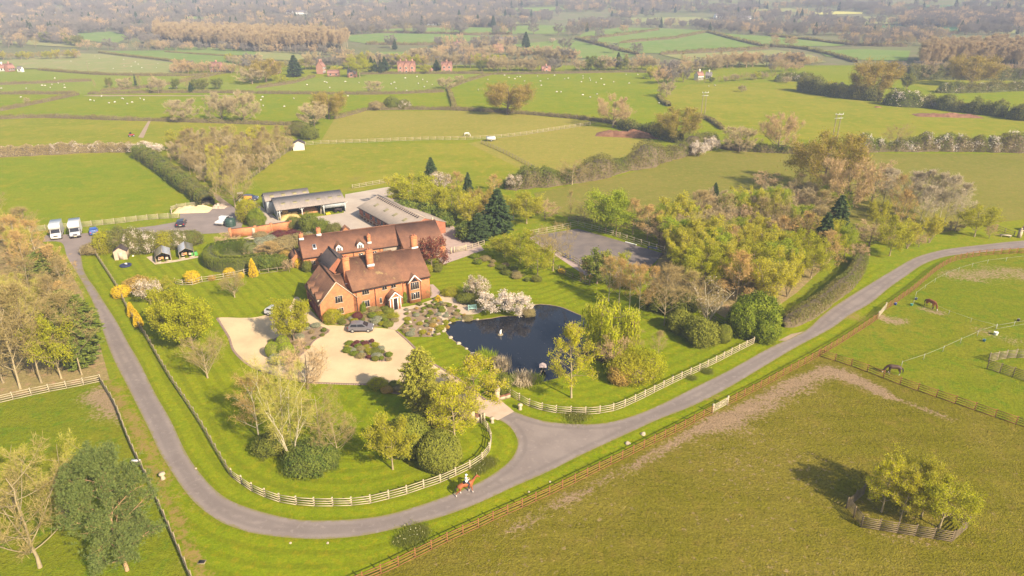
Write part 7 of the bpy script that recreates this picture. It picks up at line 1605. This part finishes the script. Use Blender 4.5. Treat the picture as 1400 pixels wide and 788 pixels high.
def rider():
    ch = [[('pel', (0, 0, 1.62), (.15, .17)), ('wst', (.02, 0, 1.80), (.12, .14)), ('chs', (.04, 0, 2.02), (.13, .17)), ('nkb', (.05, 0, 2.18), (.07, .08)), ('nck', (.06, 0, 2.26), .055), ('hed', (.08, 0, 2.36), (.095, .085)), ('top', (.09, 0, 2.46), (.08, .075))]]
    for s, t in ((-1, 'a'), (1, 'b')):
        ch.append([('chs',), ('so' + t, (.03, s * .19, 2.10), .062), ('el' + t, (.08, s * .24, 1.84), .048), ('wr' + t, (.34, s * .12, 1.86), .034), ('pm' + t, (.42, s * .09, 1.88), .036)])
        for k in range(4): ch.append([('pm' + t,), ('f%d%s' % (k, t), (.47, s * (.075 + .012 * k), 1.895 - .017 * k), .010), ('g%d%s' % (k, t), (.485, s * (.06 + .010 * k), 1.875 - .016 * k), .009)])
        ch.append([('pm' + t,), ('th' + t, (.43, s * .06, 1.915), .011), ('ti' + t, (.46, s * .05, 1.92), .009)])
        ch.append([('pel',), ('hi' + t, (.06, s * .16, 1.60), .11), ('kn' + t, (.38, s * .30, 1.38), .078), ('an' + t, (.14, s * .34, .98), .05), ('he' + t, (.10, s * .34, .92), .045), ('to' + t, (.32, s * .35, .93), .04)])
    def mf(p):
        if p[2] > 2.25 or (p[0] > .33 and p[2] > 1.80): return 1
        return 0 if p[2] > 1.66 else 2
    o = thing('person', 'rider in white shirt, dark breeches and pale helmet sitting on the chestnut horse', 'person', (*hp[:2], hz), R(22)); link('body', skin('person', ch, [m_shirt, m_skin, m_jod], matfn=mf), o)
    b = MB(); b.tube([(.08, 0, 2.40), (.085, 0, 2.46), (.09, 0, 2.53), (.09, 0, 2.565)], [.122, .125, .09, .01], 12); b.box(.17, .26, -.06, .06, 2.405, 2.42); b.build('helmet', M('pale blue helmet', (.62, .66, .78), .5), o, True)
    b = MB(); b.tube([(-.03, 0, 2.37), (-.06, 0, 2.28), (-.06, 0, 2.18)], [.05, .05, .02], 7); b.build('hair', m_fbrown, o, True)
    b = MB(); b.tube([(.178, 0, 2.37), (.19, 0, 2.345)], [.012, .018], 5, cap=True); b.build('nose', m_skin, o)
rider()
mkhorse('chestnut horse with a white face grazing at the upper paddock tape', 1271, 421, -70, (.27, .085, .03), False, True, False, 0, True)
mkhorse('dark brown horse standing with lowered head by the brown fence', 1221, 512, 165, (.075, .04, .025), False, True, True, 0, True)
mkhorse('pale grey horse grazing on the tan pasture', 638, 187, 10, (.55, .52, .48), False, True, False, 0)

def sheep_mesh():
    ch = [[('m', (0, 0, .62), (.25, .26)), ('c', (.34, 0, .62), (.20, .22)), ('n', (.56, 0, .60), .11), ('h', (.70, 0, .45), .085), ('z', (.78, 0, .32), .05)], [('m',), ('r', (-.36, 0, .60), (.22, .24)), ('t', (-.56, 0, .52), .06)]]
    for s in (-1, 1):
        for x, p in ((.32, 'c'), (-.36, 'r')): t = '%s%d' % (p, s); ch.append([(p,), ('k' + t, (x, s * .13, .30), .05), ('f' + t, (x + .02, s * .13, .03), .035)])
    return skin('sheep', ch, [M('sheep fleece', (.56, .51, .43), .95, .12, 3), M('sheep face', (.35, .28, .22), .9, .1, 3)], sub=1, matfn=lambda p: 1 if (p[2] < .26 or p[0] > .72) else 0)
SHM = sheep_mesh()
S1 = [(75, 108), (58, 118), (62, 118), (71, 116.5), (80, 115), (88, 117), (89, 121), (69, 121), (36, 122), (2, 122), (29, 134), (124, 138), (129, 139), (139, 133), (149, 142), (157, 141), (167, 136), (169, 136.5), (174, 143), (181, 141), (192, 136), (197, 138), (302, 158), (97, 85), (122, 88), (130, 78), (136, 81), (155, 95), (170, 91), (169, 82.5), (180, 92), (185, 86), (189, 89), (194, 94), (216, 88), (214, 94), (180, 99), (266, 102), (232, 121), (242, 120), (320, 129), (300, 88), (322, 90)]
S2 = [(9, 134), (10, 146), (7, 138), (52, 136), (39, 147), (70, 117), (94, 113), (97, 114), (101, 121), (122, 113), (141, 114), (154, 124.5), (160, 126), (185, 116), (191, 122), (189, 114), (204, 108), (206, 125), (220, 106), (222, 115.5), (230, 120), (228, 110), (234, 113), (241, 117), (126, 132.5), (317, 110), (340, 104), (304, 124), (346, 107)]
S3 = [(4, 109), (11, 106), (17, 112), (7, 106), (35, 105), (39, 112), (40, 118), (49, 109), (58, 104), (72, 109), (77, 108), (97, 105), (97, 108), (95, 113), (106, 108), (107, 111), (122, 109), (126, 117), (115, 114), (139, 113), (160, 115), (156, 103), (172, 103), (180, 107), (194, 105), (61, 127), (67, 127), (97, 131), (107, 134), (116, 130), (201, 142), (269, 119), (277, 118)]
def where(x, y):
    if x < 350 and y < 103: return 'the long far sheep slope'
    if x < 350 and y < 125: return 'the small lush pastures on the far side of the copse'
    if x < 350: return 'the green pasture behind the copse'
    if x < 620: return 'the lush pastures below the brick cottages'
    if x < 915: return 'the big sheep pasture behind the bronze oak'
    return 'the yellow pasture by the poles'
for q, dx in ((S1, 0), (S2, 350), (S3, 700)):
    for x, y in q:
        w = where(x + dx, y); p = at(x + dx, y); o = link('sheep', SHM, None, p); o.rotation_euler = (0, 0, random.uniform(0, 6.28)); k = random.uniform(.75, .95); o.scale = (k, k, k); tag(o, 'white woolly sheep grazing on ' + w, 'sheep', 'sheep on ' + w)
# ---------------------------------------------------------------- the far country: strip fields, belts and woods
FAR = [([(475, 49), (520, 46), (600, 47), (660, 50), (640, 57), (600, 62), (500, 60), (478, 57)], m_far_field), ([(510, 42), (570, 38), (640, 38), (700, 39), (700, 45), (655, 48), (600, 46), (540, 45)], m_far_field), ([(700, 36), (740, 35), (770, 36), (776, 44), (755, 47), (700, 47)], m_far_field), ([(665, 27), (700, 25), (728, 27), (722, 33), (690, 34), (668, 33)], m_rape_p if 0 else m_far_pale),
       ([(785, 55), (800, 45), (850, 38), (900, 39), (965, 42), (1010, 54), (1050, 66), (1000, 70), (905, 74), (870, 73), (820, 62)], m_far_field), ([(700, 62), (760, 56), (785, 56), (820, 64), (870, 76), (850, 82), (790, 80), (740, 76)], m_far_field), ([(905, 76), (1000, 72), (1060, 69), (1110, 76), (1130, 86), (1060, 90), (960, 88)], m_far_pale),
       ([(970, 44), (1012, 48), (1050, 50), (1100, 52), (1160, 60), (1150, 64), (1050, 64), (1012, 56)], m_far_field), ([(1115, 70), (1180, 68), (1245, 70), (1240, 84), (1180, 83), (1130, 78)], m_far_field), ([(1162, 38), (1220, 35), (1317, 38), (1310, 45), (1240, 46), (1180, 44)], m_far_sage), ([(1335, 34), (1370, 32), (1420, 33), (1420, 46), (1370, 47), (1338, 42)], m_far_pale),
       ([(1112, 18), (1145, 16), (1180, 17.5), (1178, 19.5), (1120, 20.5)], m_rape), ([(1130, 25), (1180, 23), (1225, 25), (1222, 33), (1180, 34), (1138, 32)], m_far_pale), ([(0, 42), (16, 37), (20, 41), (0, 48)], m_rape), ([(1, 55), (60, 50), (110, 58), (110, 66), (70, 64), (0, 60)], m_far_pale), ([(0, 84), (110, 74), (140, 75), (262, 90), (250, 103), (150, 102), (52, 95), (0, 95)], m_far_pale),
       ([(135, 71), (225, 70), (262, 73), (332, 80), (330, 88), (300, 92), (262, 88), (200, 80)], m_far_field), ([(225, 60), (300, 66), (350, 68), (350, 78), (280, 74), (225, 71)], m_far_field), ([(350, 70), (400, 72), (420, 80), (410, 84), (350, 82)], m_far_pale), ([(100, 47), (150, 44), (180, 50), (160, 60), (110, 56)], m_far_field), ([(520, 72), (560, 72), (562, 84), (520, 84)], m_far_field),
       ([(60, 24), (130, 22), (150, 26), (70, 29)], m_far_pale), ([(230, 24), (300, 23), (350, 26), (345, 32), (240, 30)], m_far_field), ([(360, 24), (440, 22), (450, 26), (370, 30)], m_far_field), ([(780, 30), (860, 28), (870, 33), (790, 35)], m_far_pale), ([(860, 25), (950, 24), (1000, 30), (960, 36), (870, 33)], m_far_pale), ([(1020, 14), (1080, 12), (1100, 16), (1040, 20)], m_far_pale), ([(1200, 10), (1300, 8), (1310, 12), (1220, 15)], m_far_sage), ([(700, 12), (770, 10), (780, 14), (710, 17)], m_far_field), ([(470, 8), (540, 7), (545, 11), (480, 12)], m_far_sage), ([(150, 9), (230, 7), (240, 11), (160, 13)], m_far_pale)]
FPOLY = []
for i, (q, m) in enumerate(FAR):
    w = ats(q); FPOLY.append(w); sheet('far_field', w, .30 + .012 * i, m, 16)

# trees of the belts: single trees, too far for trunk and crown to part
def belt(keys, pts, h, label, group, seed, jitter=1.5):
    rg = np.random.default_rng(seed)
    for px, py in pts:
        k = keys[rg.integers(0, len(keys))]; p = at(px + rg.normal(0, jitter), py + rg.normal(0, .4)); hh = rg.uniform(*h) * .88; K = KS[k]
        K.place(p, hh, hh * K.W / K.H * rg.uniform(.9, 1.3), label % {'soft': 'beige', 'brown': 'brown', 'grey': 'grey', 'bare': 'pale bare', 'slim': 'slender bare', 'soft': 'beige', 'yel': 'yellow green', 'con': 'dark conifer', 'green': 'dark green', 'oak': 'bronze', 'gold': 'golden', 'bare': 'thorn', 'lime': 'fresh green', 'poplar': 'tall orange', 'green': 'ivy dark', 'oakb': 'spreading bare'}[k], '%s %s' % (k, group), far=True)
def row(x0, y0, x1, y1, n):
    n = int(n * 1.35); return [(x0 + (x1 - x0) * i / (n - 1), y0 + (y1 - y0) * i / (n - 1)) for i in range(n)]
belt(['grey', 'brown', 'soft', 'bare', 'yel', 'grey'], row(425, 95, 680, 93, 26), (9, 14), '%s tree behind the brick cottages', 'trees behind the cottages', 1)
belt(['grey', 'brown', 'bare', 'soft', 'slim', 'green'], row(660, 98, 890, 96, 26), (8, 13), '%s tree in the belt beyond the big sheep pasture', 'trees of the sheep pasture belt', 2)
belt(['con'], [(505, 100), (514, 101), (522, 100), (527, 99)], (8, 11), '%s in the tight group beside the cottages', 'group by the cottages', 3)
put('yel', 492, 106, 74, 32, 'round pale green tree in front of the small barn', far=True); put('yel', 582, 101, 87, 18, 'rounded olive tree between the two brick cottages', far=True); put('con', 597, 98, 82, 14, 'dark evergreen between the brick cottages', far=True); put('gold', 460, 102, 90, 20, 'golden shrub tree in the tall house garden', far=True)
put('con', 719, 66, 44, 14, 'dark double conifer above the village trees', far=True); put('con', 540, 68, 54, 9, 'dark conifer at the village wood end', far=True); put('con', 845, 90, 72, 12, 'dark conifer pair in the sheep pasture belt', far=True); put('pink', 755, 59, 51, 10, 'white blossoming tree among the village trees', far=True)
belt(['soft', 'brown', 'grey', 'gold', 'bare'], row(890, 108, 1000, 92, 12) + row(900, 116, 935, 112, 5), (8, 12), '%s tree round the white gabled cottage', 'trees round the white cottage', 4)
belt(['bare', 'yel', 'bare', 'soft'], row(985, 113, 1055, 108, 9), (4, 7), '%s garden tree by the pole line houses', 'garden trees by the pole line', 5)
belt(['grey', 'slim', 'brown', 'oakb'], row(930, 92, 1100, 92, 15), (8, 13), '%s tree in the roadside row past the pole line', 'trees of the roadside row', 6)
belt(['brown', 'grey', 'bare', 'green', 'gold'], row(1095, 124, 1185, 134, 13), (5, 8), '%s bush of the dark hedge at the yellow pasture', 'bushes of the dark hedge', 7)
belt(['brown', 'gold', 'bare', 'grey', 'yel'], row(0, 82, 108, 81, 16), (6, 9), '%s tree in the belt on the far left slope', 'trees of the far slope belt', 8)
belt(['grey', 'brown', 'green', 'grey'], row(0, 50, 110, 64, 14) + row(20, 54, 100, 60, 8), (8, 14), '%s tree of the diagonal far belt', 'trees of the diagonal belt', 9)
belt(['grey', 'bare', 'brown'], row(110, 68, 260, 70, 13), (6, 12), '%s tree between diagonal belt and plantation', 'trees below the plantation', 10)
belt(['brown', 'grey', 'bare', 'oakb'], row(235, 102, 345, 100, 9) + row(240, 100, 275, 98, 4), (6, 11), '%s tree about the lone red house', 'trees about the lone red house', 11)
belt(['grey', 'soft', 'yel', 'bare'], row(312, 86, 350, 92, 5) + row(340, 100, 420, 96, 8), (7, 11), '%s tree near the orange tree group', 'trees near the orange group', 12)
belt(['bare', 'grey', 'green', 'slim'], row(135, 122, 300, 122, 9), (4, 9), '%s tree of the winding hedge behind the copse', 'trees of the winding hedge', 13)
belt(['grey', 'brown', 'soft'], row(1230, 108, 1420, 110, 16) + row(1220, 100, 1420, 103, 14), (7, 12), '%s tree below the far plantation', 'trees below the far plantation', 14)
belt(['grey', 'brown', 'bare'], row(1050, 84, 1120, 90, 7) + row(1055, 100, 1095, 96, 6), (6, 11), '%s tree at the slope of the pale far field', 'trees by the pale far field', 15)
belt(['oakb', 'grey'], [(838, 73), (870, 76), (772, 70), (812, 62), (853, 46), (820, 52), (1125, 40), (1142, 40), (1080, 62)], (9, 13), '%s tree standing in the far strip fields', 'trees of the strip fields', 16, 0)
belt(['brown', 'grey', 'soft', 'brown'], row(560, 86, 700, 76, 14) + row(600, 76, 700, 66, 10) + row(700, 80, 790, 86, 10), (9, 13), '%s tree of the bare village wood', 'trees of the village wood', 17)

belt(['grey', 'soft', 'brown', 'grey'], row(205, 66, 480, 77, 26), (6, 10), '%s tree along the foot of the tall plantation', 'trees at the plantation foot', 18)
belt(['soft', 'bare', 'green'], [(951, 114), (956, 115), (963, 114), (972, 113), (976, 112)], (3, 5), '%s garden bush before the cream cottage', 'bushes before the cream cottage', 19, .5)
def hedge_far(label, line, w=3.0, h=2.3):
    hedge('distant_hedge', label, line, w, h, HD, 6.0, .32, rough=.4, fluff=.3)
for l, q in [('thin hedge across the far strip slope', [(795, 54), (850, 49), (900, 42)]), ('curved hedge under the far strip slope', [(787, 54), (820, 62), (850, 71), (872, 75)]), ('hedge through the middle of the far strip slope', [(847, 60), (890, 56), (925, 53), (965, 45)]), ('long hedge below the far strip slope', [(902, 75), (975, 71), (1050, 67)]), ('wooded hedge falling from the strip slope', [(967, 45), (990, 51), (1012, 57), (1050, 66)]),
             ('long dark hedge sweeping to the far plantation', [(1050, 64), (1100, 68), (1150, 80), (1170, 86)]), ('hedge along the upper green strip', [(1050, 50), (1110, 56), (1160, 62), (1240, 64)]), ('hedge between the green village strips', [(510, 45), (570, 46), (640, 48), (700, 47)]), ('hedge above the green village strips', [(505, 39), (600, 38), (700, 36)]), ('hedge at the near edge of the village strips', [(500, 61), (560, 62), (620, 61)]), ('hedge of the small far squares', [(240, 23), (300, 22), (350, 25)]), ('hedge at the sage field', [(1162, 46), (1240, 47), (1310, 46)])]: hedge_far(l, q)
put('cherry', 1330, 121, 108, 4, 'tiny pale thorn near the spreading oak', far=True) if 0 else None

# woods that read as one mass: full trees spread over the ground, one object each wood
def wood(name, label, pts, srcs, hs, seed):
    rg = np.random.default_rng(seed); P = np.array(pts); n = len(P); me = bpy.data.meshes.new(name)
    me.vertices.add(n); me.vertices.foreach_set('co', np.column_stack([P, T(P[:, 0], P[:, 1])]).ravel().astype(np.float32))
    o = link(name, me); o['kind'] = 'stuff'; o['label'] = label
    g = bpy.data.node_groups.new(name, 'GeometryNodeTree'); g.interface.new_socket('Geometry', in_out='INPUT', socket_type='NodeSocketGeometry'); g.interface.new_socket('Geometry', in_out='OUTPUT', socket_type='NodeSocketGeometry')
    N = g.nodes; gi, go = N.new('NodeGroupInput'), N.new('NodeGroupOutput'); jn = N.new('GeometryNodeJoinGeometry'); Lk = g.links.new
    kind_ = rg.integers(0, len(srcs), n); a = me.attributes.new('sort', 'INT', 'POINT'); a.data.foreach_set('value', kind_.astype(np.int32))
    a = me.attributes.new('size', 'FLOAT_VECTOR', 'POINT'); hh = rg.uniform(hs[0], hs[1], n)
    a.data.foreach_set('vector', np.column_stack([hh * rg.uniform(.8, 1.1, n), hh * rg.uniform(.8, 1.1, n), hh]).ravel().astype(np.float32))
    a = me.attributes.new('turn', 'FLOAT_VECTOR', 'POINT'); a.data.foreach_set('vector', np.column_stack([np.zeros(n), np.zeros(n), rg.uniform(0, 6.28, n)]).ravel().astype(np.float32))
    def named(nm, dt):
        q = N.new('GeometryNodeInputNamedAttribute'); q.data_type = dt; q.inputs[0].default_value = nm; return q.outputs[0]
    for i, sobj in enumerate(srcs):
        oi = N.new('GeometryNodeObjectInfo'); oi.inputs['Object'].default_value = sobj; oi.transform_space = 'ORIGINAL'
        ip = N.new('GeometryNodeInstanceOnPoints'); cmp = N.new('FunctionNodeCompare'); cmp.data_type = 'INT'; cmp.operation = 'EQUAL'
        ii = [s for s in cmp.inputs if s.type == 'INT']; Lk(named('sort', 'INT'), ii[0]); ii[1].default_value = i
        Lk(gi.outputs[0], ip.inputs['Points']); Lk(cmp.outputs[0], ip.inputs['Selection']); Lk(oi.outputs['Geometry'], ip.inputs['Instance']); Lk(named('turn', 'FLOAT_VECTOR'), ip.inputs['Rotation'])
        sc = N.new('ShaderNodeVectorMath'); sc.operation = 'SCALE'; sc.inputs['Scale'].default_value = 1.0 / max(v[2] for v in sobj.bound_box); Lk(named('size', 'FLOAT_VECTOR'), sc.inputs[0]); Lk(sc.outputs[0], ip.inputs['Scale']); Lk(ip.outputs[0], jn.inputs[0])
    Lk(jn.outputs[0], go.inputs[0]); m = o.modifiers.new('wood', 'NODES'); m.node_group = g
    return o
FSRC = []; SRCN = {'poplar': 'tall poplar', 'grey': 'grey bare tree', 'brown': 'brown bare tree', 'bare': 'pale bare tree', 'con': 'dark conifer', 'oak': 'bronze oak', 'soft': 'russet tree'}
def far_src(key, v=0):
    me = KS[key].v[v][2]
    for o in scene.objects:
        if o.type == 'MESH' and o.data == me: return o
    p = at(300 + 90 * len(FSRC) , 4); FSRC.append(key); o = link(KS[key].name, me, None, p); return tag(o, SRCN[key] + [' standing alone', ' among others', ' deep'][v] + ' in the hazy skyline woods', 'tree')
def grid_pts(poly, gap, rg):
    q = np.array(poly); lo, hi = q.min(0), q.max(0); g = np.stack(np.meshgrid(np.arange(lo[0], hi[0], gap), np.arange(lo[1], hi[1], gap)), -1).reshape(-1, 2); g = g + rg.uniform(-.42, .42, g.shape) * gap
    return g[inside(g, q)]
rg = np.random.default_rng(88)
SP = [far_src('poplar', 0), far_src('poplar', 1)]
wood('poplar_woods', 'tall orange budded plantation standing in close rows', grid_pts(ats([(212, 60), (300, 68), (350, 72), (400, 72), (470, 70), (478, 64), (440, 58), (330, 54), (215, 50)]), 4.6, rg), SP, (13, 17), 1)
wood('poplar_woods', 'orange budded plantation at the right of the picture', grid_pts(ats([(1255, 98), (1330, 96), (1420, 98), (1500, 98), (1500, 80), (1400, 78), (1260, 82)]), 4.8, rg), SP, (14, 18), 2)
SG = [far_src('grey', 0), far_src('grey', 1), far_src('grey', 2), far_src('brown', 0), far_src('brown', 1), far_src('bare', 0)]
wood('hill_woods', 'grey brown wood on the rise behind the orange plantation', grid_pts(ats([(1225, 37), (1300, 40), (1420, 42), (1420, 28), (1240, 26)]), 8.5, rg), SG[:5], (11, 15), 3)
def sea(y0, y1, x0, x1, gap, keep, rg):
    q = ats([(x0, y0), (x1, y0), (x1, y1), (x0, y1)]); P = grid_pts(q, gap, rg)
    for w in FPOLY:
        P = P[~inside(P, w)]
    nz = np.array([mnoise.noise(Vector((p[0] / 95, p[1] / 60, 3.3))) + .5 * mnoise.noise(Vector((p[0] / 30, p[1] / 22, 1.1))) for p in P])
    return P[nz > keep]
S2_ = SG[:3] * 3 + SG[3:] + [far_src('con', 0)]
wood('far_woods', 'hazy grey brown woods covering the far left country', sea(48, 0.5, -60, 720, 10.5, -.28, rg), S2_, (9, 14), 4)
wood('far_woods', 'hazy grey brown woods and hedgerow trees of the far right country', sea(50, 0.5, 720, 1460, 11, -.02, rg), S2_, (8, 13), 5)
wood('middle_woods', 'bare woodland between plantation and village strips', sea(66, 46, 480, 720, 10.5, .05, rg), SG, (8, 12), 6)
wood('middle_woods', 'bare scrub and trees along the foot of the far right hills', sea(72, 48, 1050, 1300, 10.5, .08, rg), SG, (7, 11), 7)
wood('middle_woods', 'bare woodland about the diagonal belt on the far left', sea(66, 46, -60, 215, 10.5, .0, rg), SG, (8, 12), 8)
# ---------------------------------------------------------------- light, air and camera
def light():
    w = bpy.data.worlds.new('World'); scene.world = w; w.use_nodes = True
    nt = w.node_tree; nt.nodes.clear()
    sky = nt.nodes.new('ShaderNodeTexSky'); sky.sky_type = 'NISHITA'; sky.sun_disc = False
    el, az = R(35), math.atan2(.70, -.72)          # the sun stands behind the camera, to its right
    sky.sun_elevation = el; sky.sun_rotation = az; sky.air_density = 1.2; sky.dust_density = 2.0
    bg = nt.nodes.new('ShaderNodeBackground'); bg.inputs[1].default_value = .092
    o = nt.nodes.new('ShaderNodeOutputWorld'); nt.links.new(sky.outputs[0], bg.inputs[0]); nt.links.new(bg.outputs[0], o.inputs[0])
    s = bpy.data.lights.new('sun', 'SUN'); s.energy = 4.7; s.angle = R(.6); s.color = (1.0, .88, .69)
    so = bpy.data.objects.new('sun', s); COL.objects.link(so)
    d = Vector((math.sin(az) * math.cos(el), math.cos(az) * math.cos(el), math.sin(el)))
    so.rotation_euler = d.to_track_quat('Z', 'Y').to_euler(); so.location = d * 300
light()

def haze():
    b = MB(); b.box(-2450, 2450, -280, 2960, -1.5, 118)
    t = NT('thin spring haze'); v = t.n('ShaderNodeVolumePrincipled', Density=HAZE, Anisotropy=-.10)
    v.inputs['Color'].default_value = (.66, .75, 1.0, 1)
    o = t.n('ShaderNodeOutputMaterial'); t.t.links.new(v.outputs[0], o.inputs['Volume'])
    h = b.build('haze', t.m); h['kind'] = 'stuff'; h['label'] = 'thin pale spring haze over the far country'
HAZE = .00029
haze()
cam = bpy.data.cameras.new('camera'); cam.sensor_width = 36; cam.lens = 36 * F / W; cam.clip_end = 6000; cam.clip_start = .5
co = bpy.data.objects.new('camera', cam); COL.objects.link(co); co.location = (0, 0, CZ); co.rotation_euler = (PI / 2 - PITCH, 0, 0)
scene.camera = co
vs = scene.view_settings; vs.view_transform = 'Standard'; vs.look = 'None'; vs.exposure = EXPO if 'EXPO' in globals() else 1.08; vs.gamma = 1; vs.use_curve_mapping = False
scene.render.engine = 'CYCLES'
cy = scene.cycles
cy.use_denoising = True
try: cy.denoiser = 'OPENIMAGEDENOISE'
except Exception: pass
cy.max_bounces = 6; cy.diffuse_bounces = 2; cy.glossy_bounces = 2; cy.transmission_bounces = 4; cy.volume_bounces = 0; cy.transparent_max_bounces = 6
cy.sample_clamp_indirect = 4.0
scene.render.resolution_x = 1024; scene.render.resolution_y = 576
